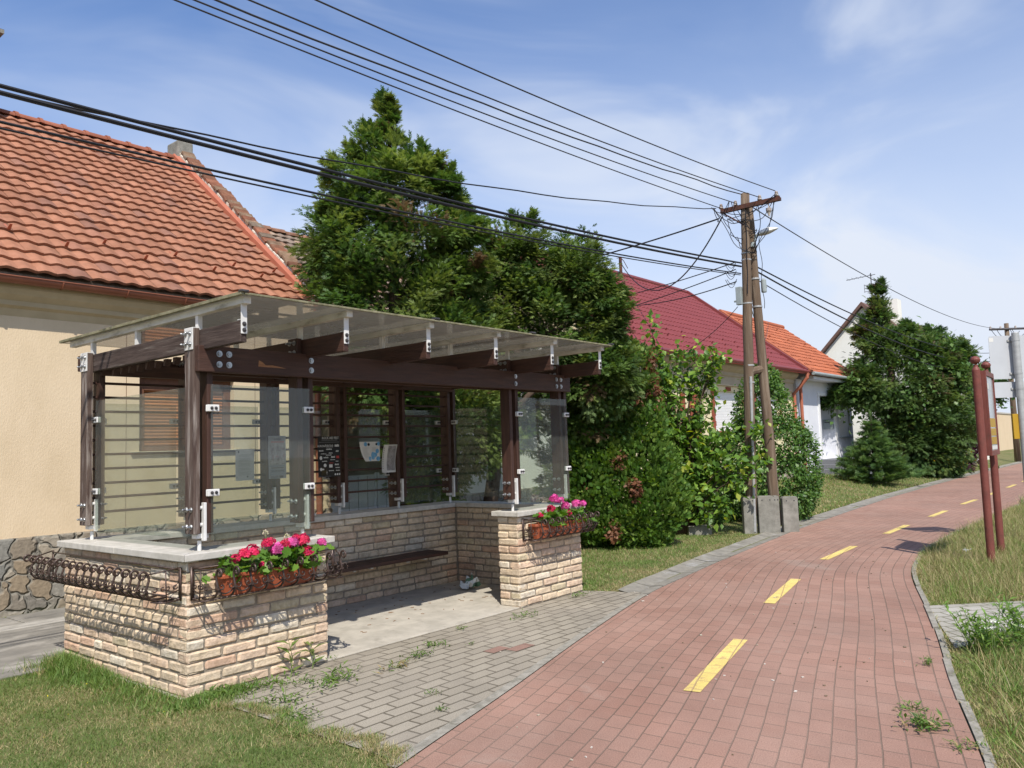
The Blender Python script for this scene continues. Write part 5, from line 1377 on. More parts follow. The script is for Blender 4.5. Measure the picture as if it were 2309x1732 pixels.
# ================================================================== POLES, WIRES, SIGNS
def lerp(a, b, t): return a + (b - a) * t
def lat(cx, cy, a, b=0.0): return (cx + 0.637 * a + 0.771 * b, cy - 0.771 * a + 0.637 * b)
PB, PT = Vector((10.64, 0.64, -0.1)), Vector((10.74, 0.47, 5.98))
def utility_pole():
    t = thing('utility_pole', 'braced timber utility pole with rusty crossarm standing in concrete stubs by the path', 'utility pole', (10.75, 0.55, 0))
    def timber(a, b, r0, r1, name):
        mb = MB(); n = 14; pts = []
        for i in range(15):
            q = i / 14; p = a.lerp(b, q) + Vector((random.uniform(-.006, .006), random.uniform(-.006, .006), 0)); pts.append(p)
        mb.tube(pts, [lerp(r0, r1, i / 14) for i in range(15)], n); return obj(name, mb, M_pole, t, smooth=True)
    timber(PB + Vector((0, 0, .4)), PT, 0.098, 0.076, 'pole')
    timber(Vector((11.0, 0.36, 0.1)), Vector((10.86, 0.46, 5.80)), 0.095, 0.07, 'brace')
    mb = MB(); mb.tube([PB.lerp(PT, 0.475) + Vector((0.02, -0.02, 0)), Vector((10.93, 0.41, 2.84))], 0.075, 10); obj('spacer', mb, M_pole, t)
    # crossarm with insulators
    mb = MB(); X = 10.66; mb.box(X - 0.03, X + 0.03, -0.20, 0.90, 5.69, 5.745); mb.box(X - 0.03, X - 0.024, -0.20, 0.90, 5.745, 5.77)
    mb.tube([(X, 0.48, 5.40), (X, 0.86, 5.69)], 0.015, 6)
    arm = obj('crossarm', mb, M_rust, t)
    for y in (0.892, 0.62, 0.17, -0.13):
        mb = MB(); z = 5.75
        mb.cyl((X, y, z), (X, y, z + 0.05), 0.011, 8)
        for k in range(3): mb.tube([(X, y, z + 0.035 + k * 0.028), (X, y, z + 0.052 + k * 0.028), (X, y, z + 0.062 + k * 0.028)], [0.042 - k * 0.006, 0.036 - k * 0.006, 0.02], 10)
        obj('insulator', mb, M_porcelain, arm, smooth=True)
    mb = MB(); mb.cyl((X, 0.02, 5.68), (X, 0.02, 5.58), 0.01, 6); mb.tube([(X, 0.02, 5.60), (X, 0.02, 5.55), (X, 0.02, 5.52), (X, 0.02, 5.46)], [0.05, 0.05, 0.03, 0.012], 10); obj('insulator', mb, M_porcelain, arm)
    # jumper loops
    mb = MB(); rnd = random.Random(12)
    ends = [(X, 0.89, 5.72), (X - .3, 0.9, 5.74), (X, 0.60, 5.76), (X - .25, .62, 5.8), (X, 0.17, 5.8), (X, -0.13, 5.8), (X + .02, 0.48, 5.5), (X - .08, 0.75, 5.55), (X - .1, .62, 5.2), (X + .12, 0.30, 5.3), (X + .1, .36, 4.9)]
    for i in range(22):
        a, b = Vector(rnd.choice(ends)), Vector(rnd.choice(ends))
        if (a - b).length < 0.05: continue
        sag = rnd.uniform(0.06, 0.24)
        mb.tube([a.lerp(b, q / 10) - Vector((0.05 * math.sin(q * .6 + i), 0.02 * math.sin(q + i), sag * 4 * (q / 10) * (1 - q / 10))) for q in range(11)], 0.0065, 5)
    mb.tube([PB.lerp(PT, q) + Vector((-0.085 + 0.01 * math.sin(q * 60), -0.05, 0)) for q in np.linspace(0.70, 0.96, 20)], 0.007, 5)
    mb.tube([Vector((10.9, 0.36, z)) + Vector((-0.02, -0.06 + 0.02 * math.sin(z * 9), 0)) for z in np.linspace(3.9, 5.2, 14)], 0.006, 5)
    for z0 in (4.75, 4.6, 4.45):
        for k in range(2): mb.tube([(10.63 - 0.10 * q / 8, 0.66 + (0.14 + .03 * k) * q / 8, z0 - (0.10 + 0.05 * k) * math.sin(math.pi * q / 8)) for q in range(9)], 0.005, 5)
    obj('jumper_cables', mb, M_cable, t)
    # street lamp
    mb = MB(); a, b = Vector((10.90, 0.33, 5.24)), Vector((11.12, 0.05, 5.34)); ax = (b - a).normalized(); sd = ax.cross(Vector((0, 0, 1))).normalized(); un = sd.cross(ax)
    def shell(mb, top, s):
        rings = []
        for i in range(11):
            q = i / 10; w = 0.085 * (math.sin(math.pi * min(1, q * 0.80 + 0.17))) ** 0.7 * s; h = (0.075 if top else 0.05) * math.sin(math.pi * min(1, q * .78 + .18)) * s
            rings.append([a.lerp(b, q) + sd * (w * math.cos(th)) + un * (h * math.sin(th) * (1 if top else -1)) for th in [math.pi * j / 10 for j in range(11)]])
        vs = [p for r_ in rings for p in r_]; fs = [(i * 11 + j, i * 11 + j + 1, (i + 1) * 11 + j + 1, (i + 1) * 11 + j) for i in range(10) for j in range(10)]
        mb.add(vs, fs); mb.add(rings[0], [tuple(range(11))]); mb.add(rings[-1], [tuple(range(10, -1, -1))])
    shell(mb, True, 1.0); l = obj('street_lamp', mb, M_lamp, t, smooth=True)
    mb = MB(); shell(mb, False, 0.96); obj('lamp_lens', mb, M_lampglass, l, smooth=True)
    mb = MB(); mb.tube([a + ax * -0.06 + Vector((0, 0, -0.10)), a + ax * -0.05, a + ax * 0.03], 0.024, 10); mb.cyl(Vector((10.84, .42, 5.02)), Vector((10.84, .42, 5.10)), 0.05, 12); obj('lamp_bracket', mb, M_greybox, l)
    mb = MB(); mb.box(10.58, 10.66, 0.58, 0.68, 3.98, 4.30); mb.cyl((10.60, .68, 4.05), (10.60, .72, 4.05), 0.02, 8); obj('junction_box', mb, M_greybox, t, bevel=0.01)
    mb = MB(); mb.tube([(10.96, 0.31, 4.20), (10.96, 0.31, 4.22), (10.96, 0.31, 4.42), (10.96, 0.31, 4.45)], [0.042, 0.048, 0.046, 0.02], 12); mb.cyl((10.93, 0.32, 4.3), (10.99, 0.27, 4.3), 0.02, 8); obj('cable_cap', mb, M_greybox, t)
    mb = MB()
    for z in (4.78, 4.90, 4.0, 2.9, 1.85, 2.6): mb.cyl(PB.lerp(PT, (z + .1) / 6.08) - Vector((0, 0, .012)), PB.lerp(PT, (z + .1) / 6.08) + Vector((0, 0, .012)), lerp(0.103, 0.082, z / 6), 16)
    for z in (4.45, 3.95): 
        c = Vector((11.0, 0.36, 0.1)).lerp(Vector((10.86, .46, 5.8)), (z - .1) / 5.7); mb.cyl(c - Vector((0, 0, .015)), c + Vector((0, 0, .015)), lerp(0.099, 0.075, z / 6) + .002, 16)
    obj('steel_band', mb, M_galv, t)
    mb = MB(); mb.tube([PB.lerp(PT, q) + Vector((-0.085 + 0.02 * q, -0.07 + 0.02 * q, 0)) for q in np.linspace(0.02, 0.46, 8)], 0.024, 8); obj('conduit', mb, M_galv, t)
    # concrete stubs
    f = Vector((0.637, -0.771, 0)); n = Vector((-0.771, -0.637, 0)); C0 = Vector((10.60, 0.55, 0))
    for (s0, s1, dd, h) in ((-0.215, 0.0, 0.03, 0.62), (0.04, 0.31, 0.04, 0.625), (0.315, 0.415, 0.0, 0.62), (0.455, 0.72, 0.05, 0.60)):
        mb = MB(); c = C0 + f * ((s0 + s1) / 2) + n * dd + Vector((0, 0, h / 2 - 0.1)); hw = (s1 - s0) / 2
        mb.prism([c + f * (-hw) + Vector((0, 0, -h / 2)) , c + f * hw + Vector((0, 0, -h / 2)), c + f * hw + Vector((0, 0, h / 2 + .07)), c + f * (hw - .02) + Vector((0, 0, h / 2 + .10)), c + f * (-hw + .02) + Vector((0, 0, h / 2 + .10)), c + f * (-hw) + Vector((0, 0, h / 2 + .07))], -n * 0.13)
        b = obj('concrete_stub', mb, M_conc, t, bevel=0.008)
        mb = MB()
        for s in ((-hw * 0.5), hw * 0.5):
            p = c + f * s + Vector((0, 0, h / 2 + 0.03)); mb.cyl(p + n * 0.0015, p - n * 0.01, 0.011, 10)
        obj('bolt_hole', mb, M_cable, b)
utility_pole()
def wire(name, label, pts, r, m, group, cat='cable'):
    mb = MB(); mb.tube(pts, r, 6); o = obj(name, mb, m, loc=pts[len(pts) // 2]); return setp(o, label, cat, group)
def span(a, b, sag, n=40, wob=0.0, seed=0):
    a, b = Vector(a), Vector(b); rnd = random.Random(seed)
    return [a.lerp(b, i / n) - Vector((0, 0, sag * 4 * (i / n) * (1 - i / n) + (rnd.uniform(-wob, wob) if 0 < i < n else 0))) for i in range(n + 1)]
GW = 'overhead wires along the street'
for i, (y, z, sag, lb, wb) in enumerate(((0.892, 5.79, 0.545, 'lowest bare wire of the fan crossing the sky to the crossarm', 0), (0.626, 5.83, 0.71, 'second lowest bare wire of the fan crossing the sky to the crossarm', 0),
        (0.496, 5.96, 0.87, 'slightly wavy wire in the middle of the fan crossing the sky', 0.012), (0.19, 5.84, 0.83, 'second highest bare wire of the fan crossing the sky to the crossarm', 0), (-0.11, 5.88, 0.83, 'topmost bare wire of the fan, ending at the outer crossarm tip', 0))):
    wire('overhead_wire', lb, span((10.66, y, z), (-24, y, z), sag, 60, wb, i), 0.0075 if i != 2 else 0.009, M_wire, GW)
for i, (y, z, sag, r, lb) in enumerate(((0.555, 4.72, 0.765, 0.0145, 'thick black trunk cable, upper of the close pair crossing the roof ridge'), (0.565, 4.66, 0.745, 0.0165, 'thick black trunk cable, lower of the close pair crossing the roof ridge'), (0.575, 4.535, 0.82, 0.010, 'thin black cable crossing over the orange tiles, upper of two'), (0.585, 4.51, 0.835, 0.0075, 'thin black cable crossing over the orange tiles, lower of two'))):
    wire('overhead_cable', lb, span((10.62, y, z), (-24, y, z), sag, 60), r, M_cable, GW)
    if i < 3: wire('overhead_cable', 'black cable sagging from the braced pole towards the far pole, ' + ('uppermost', 'middle', 'lowest')[i] + ' of the bundle', span((10.7, 0.45, z - 0.02 * i), (47.3, 1.5, 6.0 - 0.35 * i), 0.72 + 0.14 * i, 40), r * 0.9, M_cable, GW)
wire('overhead_cable', 'thin twisted cable that passes behind the tall conifer top and ends at the crossarm', [(x, 0.92, 4.223 + 0.0838 * x + 0.0060 * x * (x - 0.06) + 0.008 * math.sin(x * 3)) for x in np.linspace(10.5, -20, 60)], 0.008, M_cable, GW)
wire('overhead_wire', 'lone thin wire from the braced pole crossarm to the far crossarm', span((10.8, 0.36, 5.72), (46.9, 1.6, 7.12), 0.55), 0.010, M_wire, GW)
wire('service_cable', 'service cable curving from the crossarm end down to the red roof mast', span((10.6, 0.85, 5.62), (18.85, 8.1, 7.45), 1.15), 0.014, M_cable, GW)
wire('service_cable', 'straight service cable from the crossarm end to the hidden old roof', span((10.55, 0.9, 5.58), (10.6, 7.4, 5.35), 0.12), 0.014, M_cable, GW)
wire('service_cable', 'pair cable from the middle of the braced pole to the old roof, upper one', span((10.6, 0.65, 4.75), (12.8, 6.5, 4.9), 0.10), 0.009, M_cable, GW)
wire('service_cable', 'pair cable from the middle of the braced pole to the old roof, lower one', span((10.6, 0.66, 4.62), (13.0, 6.2, 4.6), 0.10), 0.009, M_cable, GW)
wire('service_cable', 'cable from below the junction box to the burgundy roof', span((10.6, 0.66, 4.40), (14.5, 5.8, 5.15), 0.14), 0.010, M_cable, GW)
wire('service_cable', 'lower thin wire from the braced pole to the orange roof', span((10.75, 0.5, 4.05), (27, 6.6, 6.1), 0.7), 0.007, M_wire, GW)
wire('stay_wire', 'thin stay wire slanting down left from the junction box', span((10.6, 0.66, 3.95), (12.9, 4.2, 3.75), 0.45), 0.006, M_wire, GW)
def far_pole():
    t = thing('utility_pole', 'distant timber utility pole with dark crossarm behind the grey sign', 'utility pole', (47.4, 1.53, 0))
    mb = MB(); mb.tube([(47.4, 1.53, -0.2), (47.4, 1.53, 7.45)], [0.16, 0.11], 12); obj('pole', mb, M_pole, t, smooth=True)
    a, b = lat(47.3, 1.45, -1.0), lat(47.3, 1.45, 1.05); mb = MB(); mb.tube([(*a, 7.13), (*b, 7.13)], 0.06, 8); arm = obj('crossarm', mb, M_darkmetal, t)
    for s in (-0.95, -0.4, 0.4, 0.98):
        c = lat(47.3, 1.45, s); mb = MB(); mb.tube([(*c, 7.16), (*c, 7.26), (*c, 7.30)], [0.05, 0.05, 0.02], 8); obj('insulator', mb, M_porcelain, arm)
    mb = MB()
    for k, (p, q) in enumerate(((-0.9, -0.1), (-0.6, 0.0), (0.2, 0.9), (0.1, 0.6))):
        A, B = Vector((*lat(47.3, 1.45, p), 7.08)), Vector((*lat(47.3, 1.45, q), 6.7 + 0.1 * k)); mb.tube([A.lerp(B, i / 8) - Vector((0, 0, 0.5 * (i / 8) * (1 - i / 8) * 4 * 0.5)) for i in range(9)], 0.014, 5)
    obj('jumper_cables', mb, M_cable, t)
far_pole()
def noticeboard():
    t = thing('noticeboard', 'oxide red two-post noticeboard with narrow glazed panel in the verge', 'noticeboard', (8.7, -3.33, 0))
    A, B = Vector((8.215, -3.335, 0)), Vector((9.20, -3.29, 0))
    for p in (A, B):
        mb = MB(); k = 0.045
        prof = [(k, -0.3), (k, 2.335), (k * 0.86, 2.35), (k * 0.55, 2.375), (k * 0.5, 2.40)]
        mb.tube([(p.x, p.y, z) for r_, z in prof], [r_ for r_, z in prof], 20)
        post_ = obj('post', mb, M_signred, t, smooth=False)
        mb = MB(); c = Vector((p.x, p.y, 2.455)); mb.sphere(c, 0.056, 18, 0.88); mb.tube([c - Vector((0, 0, .002)), c + Vector((0, 0, .006))], 0.058, 20); obj('finial', mb, M_signred, post_, smooth=False)
    u = (B - A).normalized(); n = Vector((u.y, -u.x, 0))          # n faces the path side camera
    c = (A + B) / 2 + n * 0.045; hw = 0.385; z0, z1 = 1.30, 2.33
    mb = MB(); mb.obox(c + Vector((0, 0, (z0 + z1) / 2)), u * hw, n * 0.02, (0, 0, (z1 - z0) / 2)); bd = obj('panel', mb, M_signred, t, bevel=0.005)
    mb = MB()
    for s in (-1, 1): mb.obox(c + u * (s * (hw - 0.022)) + n * 0.032 + Vector((0, 0, (z0 + z1) / 2)), u * 0.022, n * 0.012, (0, 0, (z1 - z0) / 2))
    for z in (z0 + 0.03, z1 - 0.03): mb.obox(c + n * 0.032 + Vector((0, 0, z)), u * (hw - 0.044), n * 0.012, (0, 0, 0.03))
    obj('panel_frame', mb, M_signred, bd, bevel=0.002)
    mb = MB(); mb.obox(c + n * 0.0245 + Vector((0, 0, (z0 + z1) / 2)), u * (hw - 0.045), n * 0.004, (0, 0, (z1 - z0) / 2 - 0.06)); obj('display_pane', mb, M_boardglass, bd)
    mb = MB(); mb.obox(c + n * 0.030 + u * -0.16 + Vector((0, 0, 2.15)), u * 0.05, n * 0.001, (0, 0, 0.035)); obj('sticker', mb, M_paperwhite, bd)
    for z, h, m_ in ((1.70, 0.055, M_yellowplate), (1.585, 0.045, M_yellowplate), (1.48, 0.045, M_yellowplate), (1.395, 0.022, M_paperwhite)):
        mb = MB(); mb.obox(c + n * 0.0297 + Vector((0, 0, z)), u * (hw - 0.09), n * 0.0012, (0, 0, h)); obj('poster_strip', mb, m_, bd)
    for s in (-1, 1):
        for z in (1.45, 2.2):
            mb = MB(); p = (A if s < 0 else B); mb.obox(p + u * (-s * 0.075) + n * 0.02 + Vector((0, 0, z)), u * 0.045, n * 0.015, (0, 0, 0.02)); obj('bracket', mb, M_signred, bd)
noticeboard()
def road_sign():
    px, py = 10.74, -3.45
    t = thing('road_sign', 'grey backed road sign with two plates on a galvanised pole at the right edge', 'road sign', (px, py, 0))
    mb = MB(); mb.tube([(px, py, -0.3), (px, py, 3.0), (px, py, 3.01)], [0.05, 0.05, 0.042], 20); pl = obj('pole', mb, M_galv, t, smooth=False)
    f = Vector((0.637, -0.771, 0)); n = Vector((-0.771, -0.637, 0)); c = Vector((px, py, 0)) - n * 0.075
    def plate(w, z0, z1, name, off=0.0, m_=M_signback, cen=0.0):
        mb = MB(); poly = []; r_ = 0.03; hw, zc, hh = w / 2, (z0 + z1) / 2, (z1 - z0) / 2
        for sx, sz, a0 in ((1, 1, 0), (-1, 1, 1), (-1, -1, 2), (1, -1, 3)):
            for k in range(5):
                a = math.pi / 2 * (a0 + k / 4); poly.append(c + f * (cen + sx * (hw - r_) + r_ * math.cos(a)) + Vector((0, 0, zc + sz * (hh - r_) + r_ * math.sin(a))) - n * off)
        mb.prism(poly, n * 0.003); return obj(name, mb, m_, t)
    big = plate(0.70, 2.345, 2.975, 'sign_plate'); plate(0.66, 2.075, 2.30, 'sign_plate')
    mb = MB(); q = c + f * -0.31 + n * 0.0032 + Vector((0, 0, 2.92)); mb.obox(q, f * 0.03, n * 0.0006, (0, 0, 0.028)); obj('sticker', mb, M_paperwhite, big)
    mb = MB()
    for z in (2.90, 2.42, 2.20):
        mb.cyl((px, py, z - 0.014), (px, py, z + 0.014), 0.054, 20); mb.obox(c + n * 0.012 + Vector((0, 0, z)), f * 0.085, n * 0.008, (0, 0, 0.014))
    obj('clamp', mb, M_galv, t)
    # narrow yellow box plate lower down
    mb = MB(); cc = Vector((px, py, 0)) + f * -0.075 - n * 0.03; mb.obox(cc + Vector((0, 0, 1.655)), f * 0.055, n * 0.02, (0, 0, 0.18)); obj('yellow_plate', mb, M_yellowplate, t, bevel=0.004)
road_sign()
def loose_block():
    mb = MB(); mb.obox((10.05, 1.35, 0.06), (0.13, -0.15, 0), (0.06, 0.05, 0), (0, 0, 0.09)); o = obj('concrete_block', mb, M_conc, loc=(10.05, 1.35, 0), bevel=0.012)
    setp(o, 'small dark concrete block lying in the shade left of the pole stubs', 'block')
loose_block()

# ================================================================== VEGETATION
def fan(nside, droop, wid, wspread):
    """flat branchlet: tip leaflet plus alternating side leaflets, every leaflet one narrow quad"""
    T = []; F = []
    def leaf(base, ang, ln, w):
        d = np.array([math.sin(ang), math.cos(ang)]); p = np.array([d[1], -d[0]]); b = np.array(base)
        pts = [b, b + d * ln * 0.45 + p * w, b + d * ln, b + d * ln * 0.45 - p * w]
        i0 = len(T)
        for q in pts: T.append((q[0], q[1], -droop * q[1] ** 2 - 0.25 * q[0] ** 2))
        F.append((i0, i0 + 1, i0 + 2, i0 + 3))
    leaf((0, 0), 0, 1.0, wid * 0.9)
    for k in range(nside):
        q = 0.08 + 0.72 * k / nside
        s = -1 if k % 2 else 1
        leaf((0, q), s * (wspread + 0.15 * (k % 3)), 0.52 * (1 - 0.55 * q), wid)
    return np.array(T), np.array(F)
FAN1 = fan(7, 0.28, 0.062, 0.52)
FAN2 = fan(8, 0.10, 0.10, 0.72)
def lobes_sample(lobes, n, rng, inner, depth):
    L = np.array([[*l[0], *l[1]] for l in lobes], float)
    area = (L[:, 3] * L[:, 4] + L[:, 3] * L[:, 5] + L[:, 4] * L[:, 5]); pr = area ** 0.6; pr = pr / pr.sum()
    out_p, out_d = [], []
    got = 0
    while got < n:
        m_ = int((n - got) * 1.6) + 60
        k = rng.choice(len(L), m_, p=pr)
        d = rng.normal(size=(m_, 3)); d /= np.linalg.norm(d, axis=1, keepdims=True)
        rr = inner + (1 - inner) * rng.random(m_) ** depth
        p = L[k, :3] + d * L[k, 3:] * rr[:, None]
        nd = d / L[k, 3:]; nd /= np.linalg.norm(nd, axis=1, keepdims=True)
        # drop points buried inside another lobe
        q = np.min(np.where(np.arange(len(L))[None] == k[:, None], 9, (((p[:, None] - L[None, :, :3]) / L[None, :, 3:]) ** 2).sum(2)), axis=1)
        ok = (q > 0.45) & (p[:, 2] > -0.02)
        out_p.append(p[ok]); out_d.append(nd[ok]); got += ok.sum()
    return np.concatenate(out_p)[:n], np.concatenate(out_d)[:n]
def cols(rng, n, pal, w, jit=0.22):
    k = rng.choice(len(pal), n, p=np.array(w) / sum(w))
    return np.array(pal)[k] * rng.uniform(1 - jit, 1 + jit, (n, 1))
def crown(name, parent, lobes, ntuft, per, size, tmpl, pal, w, rng, spread=0.5, upb=0.35, tuft=0.55, inner=0.72, depth=0.5, flat=0.6, m=None, jit=0.22, bump=0.16, outw=0.5):
    cp, cd = lobes_sample(lobes, ntuft, rng, inner, depth)
    # uneven outline: push whole tufts in and out by low-frequency noise
    nz = np.array([noise.noise(Vector(p * 1.3)) + 0.5 * noise.noise(Vector(p * 3.1)) for p in cp])
    cp = cp + cd * (nz * bump * 2.2)[:, None]
    n = ntuft * per
    P = np.repeat(cp, per, 0) + rng.normal(scale=size * tuft, size=(n, 3)); D = np.repeat(cd, per, 0)
    D = D + np.array([0, 0, upb]) + rng.normal(scale=spread, size=(n, 3))
    Hn = np.array([0, 0, 1.0]) * flat + rng.normal(scale=0.55, size=(n, 3)) + np.repeat(cd, per, 0) * outw
    Rm = frames(D, Hn)
    C = np.repeat(cols(rng, ntuft, pal, w, jit), per, 0) * rng.uniform(0.82, 1.18, (n, 1))
    V, F, Cc = scatter(tmpl[0], tmpl[1], P, Rm, size * rng.uniform(0.65, 1.3, n), C)
    return bigmesh(name, V, tmpl[1].shape[1], Cc, m or M_leaf, parent, faces=F)
def branches(name, parent, lobes, nb, per, size, tmpl, pal, w, rng, core=0.35, upb=0.35, reach=0.16, wid=0.16, m=None, jit=0.2, droop=0.0):
    """crown of feathery boughs: every bough runs out of its lobe and carries sprays along it"""
    L = np.array([[*l[0], *l[1]] for l in lobes], float)
    p1, d = lobes_sample(lobes, nb, rng, 0.93, 1.0)
    # lobe centre each tip belongs to
    q = (((p1[:, None] - L[None, :, :3]) / L[None, :, 3:]) ** 2).sum(2); k = np.abs(q - 0.95).argmin(1)
    c = L[k, :3]
    ax = p1 - c; ln = np.linalg.norm(ax, axis=1, keepdims=True); ax /= ln
    nz = np.array([noise.noise(Vector(p * 1.7)) + 0.6 * noise.noise(Vector(p * 4.3)) for p in p1])
    ext = ln[:, 0] * (1 + 0.0) + reach * (0.3 + 1.6 * nz)
    n = nb * per
    t = np.tile(np.linspace(core, 1.0, per), nb) + rng.normal(scale=0.05, size=n)
    A = np.repeat(ax, per, 0); C0 = np.repeat(c, per, 0); E = np.repeat(ext, per); W = np.repeat(ln[:, 0], per)
    side = rng.normal(size=(n, 3)); side[:, 2] *= 0.55
    P = C0 + A * (E * t)[:, None] + side * (wid * (1.08 - t * 0.80))[:, None] * np.minimum(1, W * 1.3)[:, None]
    P[:, 2] += (upb * 0.35 - droop) * np.clip(t - 0.5, 0, 1) ** 2 * W
    D = A * 1.0 + side * 0.55 + np.array([0, 0, upb])[None] + rng.normal(scale=0.18, size=(n, 3))
    Hn = np.array([0, 0, 1.0]) + rng.normal(scale=0.30, size=(n, 3)) + A * 0.8
    col = np.repeat(cols(rng, nb, pal, w, jit), per, 0) * rng.uniform(0.85, 1.15, (n, 1))
    ok = P[:, 2] > 0.0
    V, F, Cc = scatter(tmpl[0], tmpl[1], P[ok], frames(D, Hn)[ok], (size * rng.uniform(0.7, 1.25, n))[ok], col[ok])
    return bigmesh(name, V, tmpl[1].shape[1], Cc, m or M_leaf, parent, faces=F)
def trunk(parent, base, top, r0, r1, limbs=(), name='trunk'):
    mb = MB(); base, top = Vector(base), Vector(top)
    pts = [base.lerp(top, i / 9) + Vector((random.uniform(-.03, .03), random.uniform(-.03, .03), 0)) * (0 if i == 0 else 1) for i in range(10)]
    mb.tube(pts, [lerp(r0, r1, i / 9) for i in range(10)], 9)
    for q, e, r_ in limbs:
        a = base.lerp(top, q); b = Vector(e); mid = a.lerp(b, 0.5) + Vector((0, 0, -0.06)); mb.tube([a, mid, b], [r_, r_ * 0.75, r_ * 0.3], 6)
    return obj(name, mb, M_bark, parent, smooth=True)
def tree(name, label, cat, loc, group=None): return thing(name, label, cat, loc, group)
CY = [(0.062, 0.122, 0.029), (0.108, 0.178, 0.040), (0.170, 0.228, 0.058), (0.150, 0.105, 0.052)]

def tall_conifer():
    rng = np.random.default_rng(21)
    t = tree('conifer', 'tallest dark conifer with ragged pointed top behind the shelter roof', 'tree', (4.75, 3.15, 0))
    c = (4.66, 3.08)
    L = [((*lat(*c, 0.06), 3.6), (0.98, 1.02, 1.1)), ((*lat(*c, -0.45, 0.1), 4.5), (0.82, 0.8, 0.74)), ((*lat(*c, 0.35), 4.6), (0.85, 0.85, 0.65)), ((*lat(*c, 0.02), 5.25), (0.70, 0.70, 0.66)), ((*lat(*c, 0.40), 5.3), (0.42, 0.42, 0.40)), ((*lat(*c, -0.42), 5.2), (0.44, 0.44, 0.42)),
         ((*lat(*c, -0.58), 3.6), (0.52, 0.6, 0.7)), ((*lat(*c, -0.80), 4.95), (0.30, 0.30, 0.26)), ((*lat(*c, -1.0), 4.3), (0.24, 0.24, 0.22)), ((*lat(*c, 1.0), 4.55), (0.34, 0.34, 0.26)), ((*lat(*c, 1.1), 4.0), (0.34, 0.34, 0.3)), ((*lat(*c, -0.60), 5.50), (0.26, 0.26, 0.24)), ((*lat(*c, 0.50), 5.55), (0.24, 0.24, 0.34)), ((*lat(*c, 0.78), 5.15), (0.24, 0.24, 0.22)),
         ((*lat(*c, -0.28), 5.85), (0.22, 0.22, 0.24)), ((*lat(*c, -0.04), 5.98), (0.24, 0.24, 0.36)), ((*lat(*c, -0.02), 6.25), (0.15, 0.15, 0.30)), ((*lat(*c, 0.0), 6.48), (0.08, 0.08, 0.20)), ((*lat(*c, -0.25, 0.1), 2.75), (0.75, 0.8, 0.8)), ((*lat(*c, 0.6), 2.9), (0.9, 0.9, 0.85)), ((*lat(*c, 0.9), 2.0), (0.8, 0.75, 0.9)), ((*lat(*c, 0.3, 0.3), 1.5), (0.6, 0.6, 0.7))]
    branches('crown', t, L, 620, 120, 0.100, FAN1, CY, (3, 4, 3.0, 0.4), rng, upb=0.45, reach=0.17, wid=0.19)
    trunk(t, (4.75, 3.15, -0.1), (4.66, 3.08, 6.2), 0.16, 0.02, [(0.3, (4.3, 2.6, 3.0), 0.06), (0.4, (5.3, 2.7, 3.2), 0.06), (0.55, (4.2, 3.6, 4.3), 0.05), (0.6, (5.2, 2.6, 4.5), 0.05), (0.7, (4.3, 3.5, 5.0), 0.04)])
tall_conifer()
def second_conifer():
    rng = np.random.default_rng(22)
    t = tree('conifer', 'broad lower conifer spreading over the far end of the shelter roof', 'tree', (6.05, 2.75, 0))
    b = (7.0, 2.45)
    def q(a, z, r, d=0.0): return ((*lat(*b, a, d), z), r if isinstance(r, tuple) else (r, r, r))
    L = [q(-1.0, 3.95, (0.85, 0.85, 0.65)), q(-0.25, 4.45, (0.7, 0.7, 0.55)), q(0.5, 4.15, (0.75, 0.75, 0.6)), q(0.85, 3.95, (0.5, 0.5, 0.45)), q(0.95, 3.40, (0.55, 0.6, 0.6)), q(0.2, 3.4, (1.1, 0.9, 0.7)), q(-0.9, 3.2, (1.0, 0.9, 0.6)),
         q(0.95, 2.7, (0.75, 0.7, 0.8)), q(1.05, 2.75, (0.42, 0.5, 0.7)), q(0.75, 2.0, (0.60, 0.60, 0.75), 0.45), q(0.55, 1.0, (0.5, 0.5, 0.8), 0.75), q(-0.1, 4.95, (0.2, 0.2, 0.3)), q(0.85, 4.6, (0.22, 0.22, 0.26)), q(-0.5, 2.2, (0.8, 0.7, 0.7), 0.3)]
    branches('crown', t, L, 740, 110, 0.098, FAN1, CY + [(0.105, 0.155, 0.055)], (3, 4, 3.0, 0.2, 1.0), rng, upb=0.30, reach=0.18, wid=0.19)
    trunk(t, (5.62, 2.38, -0.1), (6.6, 2.6, 3.9), 0.13, 0.04, [(0.5, (7.3, 1.9, 3.2), 0.06), (0.6, (6.6, 3.2, 3.6), 0.05), (0.8, (7.9, 1.6, 3.8), 0.04)])
    mb = MB(); rnd = random.Random(6)
second_conifer()
